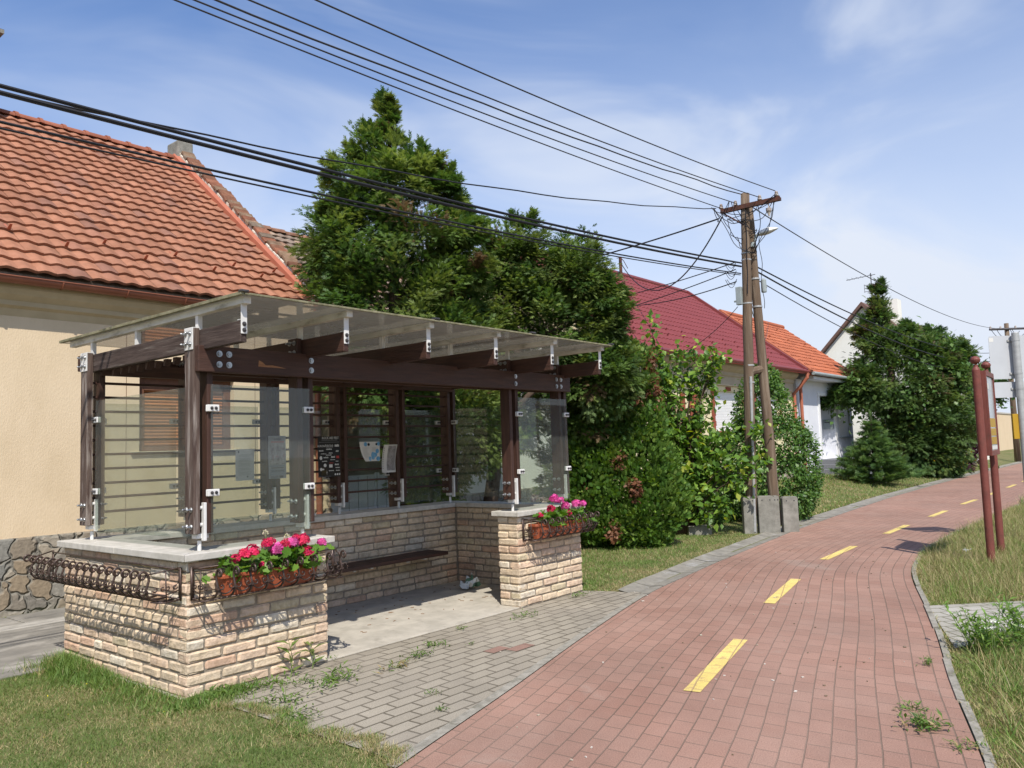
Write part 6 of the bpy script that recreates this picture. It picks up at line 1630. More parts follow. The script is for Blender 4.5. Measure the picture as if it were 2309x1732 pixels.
def thuja():
    rng = np.random.default_rng(23)
    t = tree('thuja_bush', 'dense rounded thuja bush with brown dead patches at the far end of the shelter', 'bush', (8.25, 1.55, 0))
    b = (8.30, 1.52)
    def q(a, z, r, d=0.0): return ((*lat(*b, a, d), z), r)
    L = [q(0.18, 0.55, (0.58, 0.55, 0.66)), q(-0.30, 0.70, (0.50, 0.5, 0.80)), q(0.10, 1.25, (0.50, 0.48, 0.62)), q(-0.40, 1.55, (0.42, 0.42, 0.62)), q(0.12, 1.85, (0.36, 0.36, 0.45)), q(0.35, 0.95, (0.36, 0.36, 0.6)), q(-0.62, 2.2, (0.36, 0.36, 0.5)), q(-0.70, 0.75, (0.46, 0.42, 0.78)), q(-0.72, 1.55, (0.36, 0.36, 0.6)), q(-0.25, 2.35, (0.40, 0.36, 0.45)), q(-0.60, 2.75, (0.34, 0.34, 0.45)), q(0.0, 2.75, (0.28, 0.28, 0.4))]
    crown('crown', t, L, 2700, 15, 0.080, FAN2, [(0.075, 0.160, 0.028), (0.125, 0.225, 0.040), (0.185, 0.28, 0.055)], (3, 4, 2.2), rng, upb=0.75, spread=0.34, flat=0.5, outw=1.5, bump=0.085, inner=0.74, tuft=0.62)
    trunk(t, (8.3, 1.55, -0.1), (8.3, 1.55, 1.6), 0.10, 0.03)
    dead = [q(-0.30, 1.36, (.10, .10, .13), -0.42), q(-0.12, 0.90, (.10, .10, .16), -0.52), q(-0.42, 0.28, (.09, .09, .13), -0.50), q(-0.75, 0.80, (.08, .08, .2), -0.30), q(0.30, 2.45, (.10, .10, .30), -0.25), q(0.28, 2.9, (.07, .07, .14), -0.2), q(0.0, 2.30, (.07, .07, .10), -0.40), q(-.55, 2.40, (.06, .06, .08), -0.45)]
    crown('dead_foliage', t, dead, 110, 9, 0.06, FAN2, [(0.22, 0.098, 0.05), (0.16, 0.07, 0.038), (0.28, 0.15, 0.09)], (3, 2, 1), rng, upb=-0.5, spread=0.6, bump=0.02, inner=0.2)
thuja()

LEAFQ = (np.array([(0, 0, 0), (0.36, 0.42, 0.10), (0.24, 0.80, 0.02), (0, 1.0, -0.12), (-0.24, 0.80, 0.02), (-0.36, 0.42, 0.10), (0, 0.45, -0.02)]), np.array([(0, 1, 6, 6), (6, 1, 2, 3), (0, 6, 5, 5), (6, 3, 4, 5)]))
def quadfix(T): # split into clean quads (no repeated corner)
    v = [(0, 0, 0), (0.34, 0.45, 0.10), (0, 1.0, -0.10), (0, 0.5, -0.03), (-0.34, 0.45, 0.10)]
    return np.array(v), np.array([(0, 1, 2, 3), (0, 3, 2, 4)])
LEAFQ = quadfix(None)
def leafy(name, parent, pts, size, pal, w, rng, upb=0.2, spread=0.7, m=None, facing=(0, 0, 1.0), tmpl=LEAFQ, jit=0.2):
    n = len(pts); D = rng.normal(size=(n, 3)) * spread + np.array([0, 0, upb])
    Rm = frames(D, np.array(facing) + rng.normal(scale=0.5, size=(n, 3)))
    V, F, C = scatter(tmpl[0], tmpl[1], np.asarray(pts), Rm, size * rng.uniform(0.6, 1.25, n), cols(rng, n, pal, w, jit))
    return bigmesh(name, V, tmpl[1].shape[1], C, m or M_broad, parent, faces=F)
def magnolia():
    rng = np.random.default_rng(24); rnd = random.Random(8)
    t = tree('young_tree', 'open young tree with large yellow green leaves between the thuja and the timber pole', 'tree', (10.0, 1.65, 0))
    base = (9.95, 1.62)
    tips = [(-0.42, 3.65), (-0.30, 3.1), (-0.15, 2.75), (0.1, 3.05), (0.35, 3.15), (0.55, 3.0), (0.7, 3.05), (0.35, 2.6), (-0.25, 2.3), (-0.05, 2.0), (-0.40, 1.8), (-0.2, 1.4), (0.1, 1.65), (0.30, 1.95), (0.5, 1.5), (0.7, 1.2), (0.95, 1.35), (1.15, 1.15), (1.25, 1.5), (0.75, 0.9), (0.4, 1.0), (0.1, 1.1), (-0.1, 0.7), (1.0, 0.85), (0.55, 2.2), (-0.45, 2.7), (0.2, 0.45), (1.3, 1.75), (1.35, 1.3), (-.3, 1.0)]
    for la, lz, ra, rz, cnt in ((-0.15, 2.4, .38, .75, 16), (0.15, 1.6, .55, .6, 16), (0.70, 1.35, .55, .45, 13), (0.2, 0.8, .5, .35, 9), (0.3, 2.9, .38, .35, 8)):
        for _ in range(cnt): tips.append((la + rnd.uniform(-1, 1) * ra, lz + rnd.uniform(-1, 1) * rz))
    mb = MB(); pts = []
    for a, z in tips:
        b = rnd.uniform(-0.25, 0.15) - (0.25 if a > 0.6 else 0); ex, ey = lat(*base, a, b)
        s0 = lat(*base, a * 0.12 + rnd.uniform(-.1, .1), 0); q = [Vector((*s0, -0.05)), Vector((*lat(*base, a * 0.25, b * .3), z * 0.45)), Vector((*lat(*base, a * 0.65, b * .7), z * 0.8)), Vector((ex, ey, z))]
        mb.tube(q, [0.020, 0.013, 0.008, 0.003], 6)
        for k in range(5):
            s = rnd.uniform(0.55, 1.0); p = q[1].lerp(q[2], (s - .5) * 2) if s < 0.75 else q[2].lerp(q[3], (s - .75) * 4)
            o_ = Vector((rnd.gauss(0, .13), rnd.gauss(0, .13), rnd.gauss(0.02, .10))); mb.tube([p, p + o_ * 0.6 + Vector((0, 0, .02)), p + o_], [0.005, 0.004, 0.002], 5)
            for j in range(7): e = p + o_ * rnd.uniform(0.35, 1.1); pts.append((e.x + rnd.gauss(0, .03), e.y + rnd.gauss(0, .03), e.z + rnd.gauss(0, .03)))
        for j in range(20): pts.append((ex + rnd.gauss(0, .10), ey + rnd.gauss(0, .10), z + rnd.gauss(-.02, .11)))
    obj('stem', mb, M_bark, t, smooth=True)
    leafy('leaves', t, np.array(pts), 0.135, [(0.12, 0.225, 0.036), (0.19, 0.305, 0.05), (0.36, 0.41, 0.06), (0.08, 0.165, 0.03)], (4, 3.2, 0.5, 2.4), rng, upb=0.15, facing=(-0.25, -0.3, 1.0))
magnolia()
def hornbeam():
    rng = np.random.default_rng(25)
    t = tree('hornbeam_bush', 'big egg shaped dark leafy bush directly behind the braced timber pole', 'bush', (12.75, 1.1, 0.1))
    b = (12.72, 1.18)
    def q(a, z, r, d=0.0): return ((*lat(*b, a, d), z), r)
    L = [q(0.15, 0.70, (0.88, 0.75, 0.80)), q(0.10, 1.4, (0.82, 0.7, 0.8)), q(-0.02, 2.15, (0.64, 0.55, 0.72)), q(0.08, 2.65, (0.30, 0.28, 0.42)), q(-0.5, 1.0, (0.50, 0.4, 0.95)), q(0.62, 1.0, (0.48, 0.4, 0.85)), q(-1.10, 0.45, (0.62, 0.45, 0.6)), q(-0.95, 1.1, (0.46, 0.35, 0.6))]
    cp, cd = lobes_sample(L, 3000, rng, 0.80, 0.6)
    nz = np.array([noise.noise(Vector(p * 2.2)) for p in cp]); cp = cp + cd * (nz * 0.10)[:, None]
    P = np.repeat(cp, 8, 0) + rng.normal(scale=0.045, size=(3000 * 8, 3)); n = len(P)
    D = np.repeat(cd, 8, 0) * 0.5 + np.array([0, 0, -0.25]) + rng.normal(scale=0.6, size=(n, 3))
    Hn = np.repeat(cd, 8, 0) * 0.9 + np.array([0, 0, 0.9]) + rng.normal(scale=0.4, size=(n, 3))
    V, F, C = scatter(LEAFQ[0], LEAFQ[1], P, frames(D, Hn), 0.072 * rng.uniform(0.6, 1.25, n), cols(rng, n, [(0.062, 0.138, 0.030), (0.098, 0.188, 0.040), (0.14, 0.235, 0.055)], (4, 4, 2)))
    bigmesh('crown', V, 4, C, M_broad, t, faces=F)
    trunk(t, (12.72, 1.18, 0.0), (12.7, 1.18, 1.8), 0.06, 0.02, [(0.2, (12.3, 1.6, 1.4), 0.03), (0.3, (13.1, .8, 1.4), 0.03)])
hornbeam()
def far_conifer():
    rng = np.random.default_rng(26)
    t = tree('conifer', 'huge wide dark conifer beside the grey house with a thin bent leader', 'tree', (29.0, 2.7, 0.2))
    b = (29.0, 2.75)
    def q(a, z, r, d=0.0): r = r if isinstance(r, tuple) else (r, r, r); return ((*lat(*b, a * 1.12, d), z), (r[0] * 1.10, r[1] * 1.10, r[2] * 1.05))
    L = [q(0.15, 3.6, (1.45, 1.5, 1.5)), q(-1.05, 3.4, (0.75, 0.8, 0.75)), q(-1.75, 2.95, (0.55, 0.55, 0.35)), q(0.95, 4.2, (0.95, 1.0, 0.95)), q(1.85, 3.9, (0.75, 0.75, 0.85)), q(-0.45, 4.9, (0.50, 0.5, 0.75)), q(-0.32, 5.9, (0.26, 0.26, 0.85)), q(-0.25, 6.75, (0.12, 0.12, 0.45)), q(-0.95, 5.4, (0.22, 0.22, 0.45)),
         q(0.55, 5.2, (0.32, 0.32, 0.42)), q(1.35, 5.15, (0.36, 0.36, 0.32)), q(2.15, 4.5, (0.3, 0.3, 0.4)), q(0.9, 2.4, (1.25, 1.2, 1.0)), q(0.6, 1.2, (1.0, 0.9, 1.0)), q(1.7, 1.9, (0.85, 0.85, 1.1)), q(-0.2, 1.8, (0.75, 0.75, 1.0)), q(1.3, 0.7, (0.7, .7, .65))]
    branches('crown', t, L, 560, 92, 0.185, FAN1, [(0.056, 0.110, 0.030), (0.092, 0.155, 0.042), (0.140, 0.200, 0.055), (0.135, 0.10, 0.055)], (3, 3.5, 2.0, 0.4), rng, upb=0.35, reach=0.30, wid=0.32)
    cp, cd = lobes_sample(L[:6], 260, rng, 1.0, 1.0); pts = np.repeat(cp + cd * 0.12, 7, 0) + rng.normal(scale=0.22, size=(260 * 7, 3))
    leafy('creeper', t, pts, 0.20, [(0.085, 0.17, 0.045), (0.13, 0.21, 0.06)], (3, 2), rng, upb=-0.3)
    trunk(t, (29.0, 2.75, 0), (28.7, 2.9, 6.8), 0.26, 0.03, [(0.3, (28.3, 3.8, 3.2), 0.10), (0.4, (30.0, 1.6, 3.8), 0.10)])
far_conifer()
def spruce():
    rng = np.random.default_rng(27); rnd = random.Random(5)
    t = tree('young_spruce', 'small tiered young spruce in front of the huge conifer', 'tree', (24.2, 2.35, 0.1))
    b = Vector((24.2, 2.35, 0.05)); P = []; D = []; mb = MB()
    mb.tube([b, b + Vector((0, 0, 2.2))], [0.05, 0.008], 7)
    for lv in range(12):
        z = 0.12 + lv * 0.165; Lh = 1.20 * (1 - lv / 12.6) ** 1.45 + 0.08
        nb = 11 if lv < 8 else 7
        for k in range(nb):
            a = 2 * math.pi * (k + rnd.random() * 0.6) / nb; ln = Lh * rnd.uniform(0.75, 1.15); d = Vector((math.cos(a), math.sin(a), rnd.uniform(0.02, 0.30)))
            p0 = b + Vector((0, 0, z)); p1 = p0 + d * ln; mb.tube([p0, p0.lerp(p1, .6) + Vector((0, 0, -.03)), p1], [0.010, 0.007, 0.003], 5)
            for s in np.linspace(0.18, 1.0, max(4, int(ln / 0.055))):
                for q in range(3):
                    P.append(p0.lerp(p1, s)); D.append((d + Vector((rnd.gauss(0, .55), rnd.gauss(0, .55), rnd.gauss(.05, .3)))))
    for s in np.linspace(0.75, 1, 10): P.append(b + Vector((0, 0, 2.2 * s))); D.append(Vector((rnd.gauss(0, .3), rnd.gauss(0, .3), 1)))
    obj('trunk', mb, M_bark, t, smooth=True)
    P = np.array(P); D = np.array(D); n = len(P); tm = fan(10, 0.05, 0.045, 0.8)
    V, F, C = scatter(tm[0], tm[1], P, frames(D, rng.normal(size=(n, 3)) + np.array([0, 0, 1])), 0.21 * rng.uniform(0.7, 1.3, n), cols(rng, n, [(0.065, 0.130, 0.040), (0.105, 0.185, 0.052), (0.15, 0.235, 0.07)], (3, 3, 1.5)))
    bigmesh('needles', V, 4, C, M_leaf, t, faces=F)
spruce()
def small_shrubs():
    rng = np.random.default_rng(28)
    t = tree('shrub', 'low shrub with yellow flowers at the foot of the huge conifer', 'bush', (31.2, 2.05, 0.1))
    pts = np.array([31.2, 2.1, 0.45]) + rng.normal(size=(1300, 3)) * np.array([0.75, 0.55, 0.22]); pts[:, 2] = np.abs(pts[:, 2])
    leafy('foliage', t, pts, 0.13, [(0.05, 0.11, 0.03), (0.09, 0.16, 0.04)], (2, 1), rng)
    p2 = np.array([31.1, 1.95, 0.62]) + rng.normal(size=(420, 3)) * np.array([0.85, 0.5, 0.20]); leafy('flowers', t, p2, 0.11, [(0.55, 0.42, 0.03), (0.45, 0.36, 0.05)], (2, 1), rng)
    t = tree('shrub', 'fresh green feathery shrub between the huge conifer and the noticeboard', 'bush', (31.5, 2.9, 0.1))
    crown('crown', t, [((31.5, 2.5, 0.9), (0.8, 0.8, 0.95))], 240, 8, 0.26, FAN1, [(0.06, 0.13, 0.03), (0.09, 0.17, 0.04)], (1, 1), rng, bump=0.1)
    t = tree('purple_bush', 'dark purple barberry bush by the far cream wall', 'bush', (35.5, 2.35, 0))
    b = (35.4, 2.35)
    crown('crown', t, [((*lat(*b, 0, 0), 1.4), (0.80, 0.8, 1.25)), ((*lat(*b, -0.4, 0), 1.0), (0.6, 0.6, 0.95)), ((*lat(*b, 0.4, 0), 1.0), (0.6, 0.6, 0.9))], 420, 9, 0.26, FAN1, [(0.045, 0.014, 0.022), (0.075, 0.024, 0.032), (0.03, 0.012, 0.018)], (2, 1, 1), rng, upb=0.7, bump=0.12, inner=0.6)
    t = tree('broad_tree', 'dark green tree behind the grey road sign', 'tree', (44, 3.4, 0))
    b = (43.0, 3.35); L = [((*lat(*b, 0.0), 3.6), (1.5, 1.4, 1.1)), ((*lat(*b, -1.3), 3.9), (1.2, 1.1, 1.2)), ((*lat(*b, 1.4), 4.0), (1.1, 1.0, 1.0))]
    cp, cd = lobes_sample(L, 1100, rng, 0.7, 0.6); pts = np.repeat(cp, 6, 0) + rng.normal(scale=0.2, size=(6600, 3)); leafy('crown', t, pts, 0.24, [(0.04, 0.09, 0.025), (0.065, 0.12, 0.032)], (2, 1), rng)
    trunk(t, (43.0, 3.35, 0), (43.0, 3.35, 3.6), 0.16, 0.06)
small_shrubs()

# ------------------------------------------------------------------ grass
BLADE = (np.array([(-0.5, 0, 0), (0.5, 0, 0), (0.38, 0.55, 0.08), (-0.38, 0.55, 0.08), (0.06, 1.0, 0.30), (-0.06, 1.0, 0.30)]), np.array([(0, 1, 2, 3), (3, 2, 4, 5)]))
def in_poly(x, y, poly):
    c = np.zeros(len(x), bool); n = len(poly)
    for i in range(n):
        (xa, ya), (xb, yb) = poly[i], poly[(i + 1) % n]
        t = ((ya > y) != (yb > y)) & (x < (xb - xa) * (y - ya) / (yb - ya + 1e-12) + xa); c ^= t
    return c
def patch(x, y, s, seed): return np.array([noise.noise(Vector((a * s, b * s, seed))) for a, b in zip(x, y)])
def blades(x, y, h, w, rng, lean=0.6, dry=0.3, seed=0, z=None, pal=None, strawtop=0.0):
    n = len(x)
    P = np.c_[x, y, (tz(x, y) - 0.014) if z is None else z]
    a = rng.uniform(0, 2 * math.pi, n)
    D = np.c_[np.cos(a) * lean * rng.random(n), np.sin(a) * lean * rng.random(n), np.ones(n)]
    Rm = frames(D, np.c_[np.cos(a + rng.normal(0, .6, n)), np.sin(a + rng.normal(0, .6, n)), np.full(n, 0.15)])
    S = np.c_[np.full(n, w) * rng.uniform(0.7, 1.4, n), h, h]
    pn = patch(x, y, 1.6, seed) + 0.6 * patch(x, y, 5, seed + 3)
    isdry = rng.random(n) < np.clip(dry + 0.55 * pn, 0.02, 0.95)
    pal = pal or [(0.105, 0.185, 0.036), (0.14, 0.222, 0.046), (0.18, 0.255, 0.06)]
    g = cols(rng, n, pal, (3, 3, 1)); d = cols(rng, n, [(0.36, 0.30, 0.14), (0.27, 0.235, 0.105), (0.46, 0.39, 0.21)], (3, 3, 1.4))
    C = np.where(isdry[:, None], d, g)
    return scatter(BLADE[0], BLADE[1], P, Rm, S, C)
def join(parts):
    V, F, C = [], [], []; o = 0
    for v, f, c in parts: V.append(v); F.append(f + o); C.append(c); o += len(v)
    return np.concatenate(V), np.concatenate(F), np.concatenate(C)
def stuff(name, parts, m=M_grass):
    V, F, C = join(parts); o = bigmesh(name, V, 4, C, m, faces=F); return setp(o, kind='stuff')
def lawn():
    rng = np.random.default_rng(31); n = 175000
    x = rng.uniform(-3.0, 0.20, n); y = rng.uniform(-2.6, 1.74, n)
    edge = 0.10 + 0.05 * np.sin(y * 7) + 0.03 * np.sin(y * 17) + np.clip(-(y + 1.3) * 0.12, -0.05, 0.12)
    ok = (y > yL(x) + 0.04 + 0.03 * np.sin(x * 9)) & (x < np.where(y > -0.02, -0.012, edge))
    ok &= (x > -2.2) | (rng.random(n) < 0.35)
    x, y = x[ok], y[ok]
    h = rng.uniform(0.014, 0.036, len(x)) * (1 + 0.35 * patch(x, y, 3, 5))
    parts = [blades(x, y, h, 0.0027, rng, lean=1.3, dry=0.27, seed=2, pal=[(0.10, 0.165, 0.035), (0.135, 0.195, 0.045), (0.17, 0.225, 0.06)])]
    # lush fringe along the brick wall and at the corner
    n = 9000; x = -np.abs(rng.normal(0.0, 0.13, n)) - 0.012; y = rng.uniform(0.0, 1.9, n); k = rng.random(n) < (0.35 + 0.65 * ss((y - 0.5) / 1.0)); x, y = x[k], y[k]
    parts.append(blades(x, y, rng.uniform(0.04, 0.12, len(x)) * (0.7 + 0.5 * ss((y - 0.9) / 0.7)), 0.0042, rng, lean=0.9, dry=0.03, seed=7))
    n = 3000; x = rng.normal(0.10, 0.16, n); y = -np.abs(rng.normal(0, 0.12, n)) - 0.01; parts.append(blades(x, y, rng.uniform(0.02, 0.07, n), 0.005, rng, lean=1.1, dry=0.05, seed=8))
    # ragged straw fringe against the pavers
    n = 9000; y = rng.uniform(-2.0, -0.22, n); x = 0.14 + 0.05 * np.sin(y * 7) + 0.04 * np.sin(y * 23) + rng.normal(0, 0.045, n); parts.append(blades(x, y, rng.uniform(0.02, 0.055, n), 0.003, rng, lean=1.2, dry=0.62, seed=9))
    stuff('grass', parts)
lawn()
def verge_left():
    rng = np.random.default_rng(32); parts = []
    n = 110000; x = 4.6 + 10.5 * rng.random(n) ** 1.3; y = rng.uniform(-0.75, 3.6, n)
    ok = (y > np.where(x < 4.72, yL(x) + 0.09, yL(x) + 0.36 + 0.05 * np.sin(x * 5))) & (y > 0.10 - (x - 4.56) * 2.6); x, y = x[ok], y[ok]
    d = y - (yL(x) + 0.37); ed = d < 0.30
    parts.append(blades(x[ed], y[ed], rng.uniform(0.015, 0.04, ed.sum()), 0.0045, rng, lean=1.3, dry=0.62, seed=12)); x, y = x[~ed], y[~ed]
    parts.append(blades(x, y, rng.uniform(0.02, 0.055, len(x)), 0.0045, rng, lean=1.1, dry=0.30, seed=12))
    n = 50000; x = 14 + 28 * rng.random(n) ** 1.2; y = rng.uniform(0, 4.4, n); ok = (y > yL(x) + 0.38); x, y = x[ok], y[ok]
    parts.append(blades(x, y, rng.uniform(0.04, 0.09, len(x)), 0.011, rng, lean=1.0, dry=0.42, seed=13))
    stuff('grass', parts)
verge_left()
def verge_right():
    rng = np.random.default_rng(33); parts = []
    n = 120000; x = 1.2 + 16 * rng.random(n) ** 1.25; y = yR(x) - 0.036 - 1.9 * rng.random(n) ** 1.15
    ok = ~in_poly(x, y, CROSS); x, y = x[ok], y[ok]
    far = ss((x - 5.6) / 2.5)
    h = rng.uniform(0.025, 0.095, len(x)) * (1 + 0.9 * far) * (0.55 + 0.6 * ss((yR(x) - y) / 0.5))
    parts.append(blades(x, y, h, 0.0042, rng, lean=1.1, dry=0.58, seed=22, pal=[(0.145, 0.215, 0.045), (0.19, 0.26, 0.06), (0.24, 0.30, 0.085)]))
    n = 9000; x = rng.uniform(1.3, 4.6, n); y = yR(x) - 0.16 - 0.9 * rng.random(n); ok = ~in_poly(x, y, CROSS); x, y = x[ok], y[ok]; k = rng.random(len(x)) < np.clip(0.45 + patch(x, y, 3.2, 44), 0.03, 1); x, y = x[k], y[k]
    parts.append(blades(x, y, rng.uniform(0.06, 0.22, len(x)), 0.0045, rng, lean=1.0, dry=0.42, seed=25))
    n = 4200; x = 5.8 + 11 * rng.random(n) ** 1.2; y = yR(x) - 0.12 - 1.6 * rng.random(n); ok = ~in_poly(x, y, CROSS); x, y = x[ok], y[ok]
    parts.append(blades(x, y, rng.uniform(0.16, 0.32, len(x)), 0.0038, rng, lean=0.7, dry=0.75, seed=23))
    n = 20000; x = 17 + 25 * rng.random(n); y = yR(x) - 0.1 - 1.5 * rng.random(n); parts.append(blades(x, y, rng.uniform(0.1, 0.3, n), 0.012, rng, lean=0.6, dry=0.4, seed=24))
    stuff('long_grass', parts)
verge_right()

# ------------------------------------------------------------------ weeds
LANCE = (np.array([(0, 0, 0), (0.13, 0.4, 0.04), (0, 1.0, -0.18), (0, 0.45, -0.02), (-0.13, 0.4, 0.04)]), np.array([(0, 1, 2, 3), (0, 3, 2, 4)]))
def weed(x, y, r, h, label, seed, n=60, size=0.05, pal=((0.085, 0.16, 0.03), (0.13, 0.21, 0.045)), name='weed', group='weeds in the paving', stretch=(1, 1), dry=0, stems=0, tm=LANCE, ang=0.0):
    rng = np.random.default_rng(seed); t = thing(name, label, 'weed', (x, y, 0), group)
    u = rng.normal(size=n) * r * 0.5 * stretch[0]; v = rng.normal(size=n) * r * 0.5 * stretch[1]
    P = np.c_[x + u * math.cos(ang) - v * math.sin(ang), y + u * math.sin(ang) + v * math.cos(ang), rng.uniform(0.0, h * 0.5, n)]
    a = rng.uniform(0, 6.28, n); D = np.c_[np.cos(a), np.sin(a), rng.uniform(0.1, 1.3, n) * h / max(size, h)]
    C = cols(rng, n, list(pal), [1] * len(pal))
    if dry: k = rng.random(n) < dry; C[k] = np.array((0.36, 0.28, 0.13))
    V, F, Cc = scatter(tm[0], tm[1], P, frames(D, np.array([0, 0, 1.0]) + rng.normal(scale=.3, size=(n, 3))), size * rng.uniform(0.5, 1.3, n), Cc_(C))
    bigmesh('leaves', V, 4, Cc, M_broad, t, faces=F)
    mb = MB(); rnd = random.Random(seed)
    for i in range(max(3, stems)):
        e = Vector((x + rnd.gauss(0, r * .35), y + rnd.gauss(0, r * .35), h * rnd.uniform(.7, 1.2))); mb.tube([(x + rnd.gauss(0, r * .1), y + rnd.gauss(0, r * .1), -0.01), e], 0.0018, 4)
    obj('stem', mb, mat('weed_stem_%d' % seed, (0.14, 0.17, 0.06), rough=0.8), t)
    return t
def Cc_(c): return c
weed(0.85, -0.46, 0.20, 0.05, 'spreading green weed in the pavers just right of the near pillar', 41, 130, 0.055, stretch=(1.5, .6), ang=0.5)
weed(0.62, -0.30, 0.17, 0.05, 'thin trailing weed against the foot of the near pillar front', 42, 70, 0.04, stretch=(1.4, .7))
weed(1.17, 0.18, 0.16, 0.06, 'small leaved weed where the floor slab meets the near pillar', 43, 70, 0.03, stretch=(.6, 1.6))
weed(1.30, -0.60, 0.13, 0.05, 'half dry weed tuft in the pavers in front of the shelter opening', 44, 70, 0.045, dry=0.45, stretch=(1.4, .6), ang=0.3)
weed(1.62, -0.50, 0.11, 0.05, 'dark green weed rosette next to the half dry tuft', 45, 60, 0.045, stretch=(1.3, .7))
weed(1.92, -0.36, 0.10, 0.045, 'green weed at the slab joint in the middle of the opening', 46, 50, 0.045)
weed(2.47, -0.14, 0.06, 0.04, 'small weed on the slab edge towards the far pillar', 47, 24, 0.04)
weed(3.18, -0.30, 0.16, 0.045, 'flat weed patch in front of the far pillar corner', 48, 70, 0.04, stretch=(1.3, .7))
weed(4.25, -0.16, 0.15, 0.06, 'weed strip along the foot of the far pillar front', 49, 60, 0.04, stretch=(1.6, .5))
weed(0.35, -0.60, 0.16, 0.055, 'bright weed at the lawn corner of the pavers', 50, 80, 0.05)
weed(0.80, -1.56, 0.05, 0.035, 'tiny weed in the grey edging beside the red path', 51, 24, 0.03)
weed(1.0, -1.30, 0.05, 0.035, 'tiny weed in the grey pavers near the red path', 55, 22, 0.03)
weed(2.12, -0.60, 0.04, 0.03, 'tiny weed left of the red paver patch', 56, 18, 0.03)
weed(2.06, -3.98, 0.13, 0.07, 'largest weed with pale stalks on the red pavers near the right kerb', 52, 110, 0.055, dry=0.12, stems=9)
weed(2.33, -3.85, 0.07, 0.05, 'small weed left of the largest weed on the red pavers', 53, 40, 0.045)
weed(3.35, -3.70, 0.05, 0.07, 'narrow weed in a joint of the red pavers farther along the right kerb', 54, 28, 0.045)
weed(1.85, -4.22, 0.12, 0.04, 'weed against the kerb at the right edge of the red pavers', 57, 60, 0.035, dry=0.3)
weed(0.20, -0.10, 0.20, 0.07, 'dense broad leaved weed clump at the very corner of the brick base', 58, 130, 0.05, group='weeds in the paving', stretch=(1.4, .7))
weed(0.42, -0.16, 0.16, 0.06, 'leafy weed along the brick foot between the corner clump and the tall weeds', 59, 90, 0.05, stretch=(1.5, .6))
weed(0.22, -0.95, 0.12, 0.05, 'weed tuft where the lawn edge meets the pavers halfway to the red path', 60, 60, 0.045)
def tall_weed(x, y, h, label, seed, nl):
    t = thing('tall_weed', label, 'weed', (x, y, 0), 'tall weeds by the near pillar'); rnd = random.Random(seed); rng = np.random.default_rng(seed)
    mb = MB(); top = Vector((x - 0.03, y - 0.02, h)); P = []; D = []
    mb.tube([(x, y, -0.01), (x + 0.01, y - 0.01, h * .5), top], [0.004, 0.003, 0.0015], 5); obj('stem', mb, mat('tall_stem_%d' % seed, (0.13, 0.19, 0.05), rough=.7), t)
    for i in range(nl): q = (i + 1) / (nl + 1); a = i * 2.4; P.append((x, y, h * q)); D.append((math.cos(a), math.sin(a), 0.55))
    V, F, C = scatter(LANCE[0], LANCE[1], np.array(P), frames(np.array(D), np.tile([0, 0, 1.0], (nl, 1)) + rng.normal(scale=.2, size=(nl, 3))), 0.13 * rng.uniform(.7, 1.2, nl), cols(rng, nl, [(0.11, 0.17, 0.04), (0.16, 0.21, 0.06)], (1, 1)))
    bigmesh('leaves', V, 4, C, M_broad, t, faces=F)
tall_weed(0.72, -0.12, 0.27, 'tall grassy weed standing before the near pillar brickwork', 61, 11)
tall_weed(0.95, -0.06, 0.20, 'shorter tall weed nearer the pillar end', 62, 8)
def big_weed(x, y, h, r, label, seed, n):
    t = thing('leafy_plant', label, 'plant', (x, y, 0), 'leafy plants in the right verge'); rng = np.random.default_rng(seed); rnd = random.Random(seed); mb = MB(); P = []; D = []
    for s in range(34):
        e = Vector((x + rnd.gauss(0, r * .5), y + rnd.gauss(0, r * .5), h * rnd.uniform(.55, 1.1))); b = Vector((x + (e.x - x) * .35, y + (e.y - y) * .35, -0.02)); mb.tube([b, b.lerp(e, .6), e], [0.004, 0.003, 0.002], 5)
        for i in range(n): q = 0.2 + 0.8 * i / n; a = i * 2.4 + s; P.append(tuple(b.lerp(e, q))); D.append((math.cos(a), math.sin(a), 0.75))
    obj('stem', mb, mat('leafy_stem_%d' % seed, (0.12, 0.19, 0.05), rough=.7), t); k = len(P)
    V, F, C = scatter(LANCE[0] * np.array([0.95, 1, 1]), LANCE[1], np.array(P), frames(np.array(D) + rng.normal(scale=.25, size=(k, 3)), np.tile([0, 0, 1.0], (k, 1)) + rng.normal(scale=.3, size=(k, 3))), 0.075 * rng.uniform(.6, 1.3, k), cols(rng, k, [(0.11, 0.215, 0.04), (0.16, 0.275, 0.055), (0.21, 0.31, 0.075)], (2, 2, 1)))
    bigmesh('leaves', V, 4, C, M_broad, t, faces=F)
big_weed(3.95, -4.00, 0.30, 0.30, 'bushy bright green leafy plant at the kerb below the pale pavers', 71, 13)
big_weed(4.30, -4.25, 0.34, 0.28, 'bushy bright green leafy plant at the right picture edge', 72, 13)
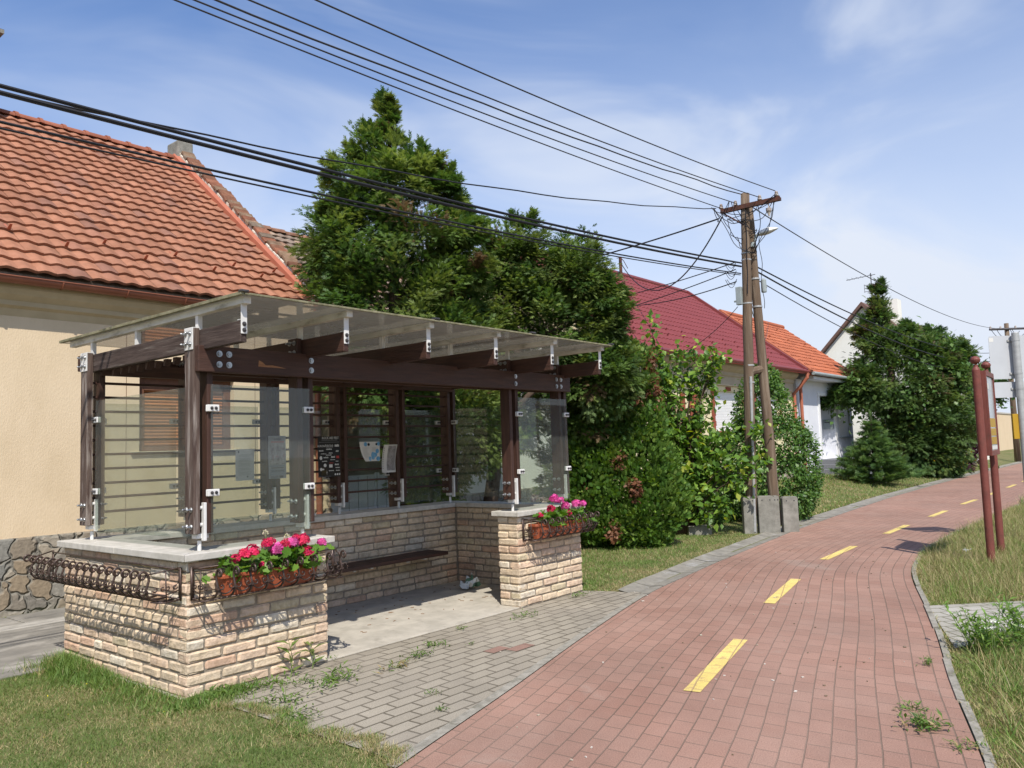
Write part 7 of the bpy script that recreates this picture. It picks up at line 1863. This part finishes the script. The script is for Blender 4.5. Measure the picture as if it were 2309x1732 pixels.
def yarrow(x, y, h, label, seed):
    t = thing('white_wildflower', label, 'flower', (x, y, 0), 'white wildflowers in the right verge'); mb = MB(); mb.tube([(x, y, -.01), (x + .01, y, h)], 0.002, 5); obj('stem', mb, mat('yarrow_stem_%d' % seed, (0.13, 0.17, 0.06)), t)
    rng = np.random.default_rng(seed); n = 40; pts = np.c_[x + rng.normal(0, .016, n), y + rng.normal(0, .016, n), h + rng.normal(0, .004, n)]
    leafy('flower_head', t, pts, 0.013, [(0.72, 0.71, 0.66)], (1,), rng, m=M_petal)
for i, (x, y, h, lb) in enumerate(((3.62, -4.06, 0.24, 'white wildflower head lowest in front of the leafy plants'), (3.75, -4.05, 0.26, 'white wildflower head just above the lowest one'), (3.9, -4.22, 0.22, 'white wildflower head at the right picture edge'), (7.3, -3.25, 0.30, 'white wildflower in the long grass left of the red posts'))): yarrow(x, y, h, lb, 80 + i)
def buttercups():
    rng = np.random.default_rng(90); n = 14; x = rng.uniform(-1.0, -0.1, n); y = rng.uniform(-0.9, 1.2, n)
    t = leafy('lawn_flowers', None, np.c_[x, y, rng.uniform(0.012, 0.03, n)], 0.013, [(0.70, 0.55, 0.03)], (1,), rng, m=M_petal); setp(t, kind='stuff')
def bigmesh_none(): pass
buttercups()
def path_bits():
    rnd = random.Random(17); mb = MB()
    for i in range(110):
        x = rnd.uniform(0.5, 9); y = rnd.uniform(yR(x) + 0.1, min(yL(x) + 0.5, -0.3)); a = rnd.uniform(0, 6.3); l = rnd.uniform(0.003, 0.009) * (1.8 if rnd.random() < .12 else 1); d = Vector((math.cos(a), math.sin(a), 0)); k = rnd.choice([(0.42, 0.36, 0.28), (0.2, 0.15, 0.1), (0.2, 0.15, 0.1), (0.55, 0.5, 0.44)]); mb.col = k
        mb.obox((x, y, 0.005), d * l, Vector((-d.y, d.x, 0)) * l * 0.6, (0, 0, 0.0025))
    setp(obj('debris', mb, mat('path_crumbs', (1, 1, 1), attr=True), loc=(3, -2, 0)), kind='stuff')
path_bits()
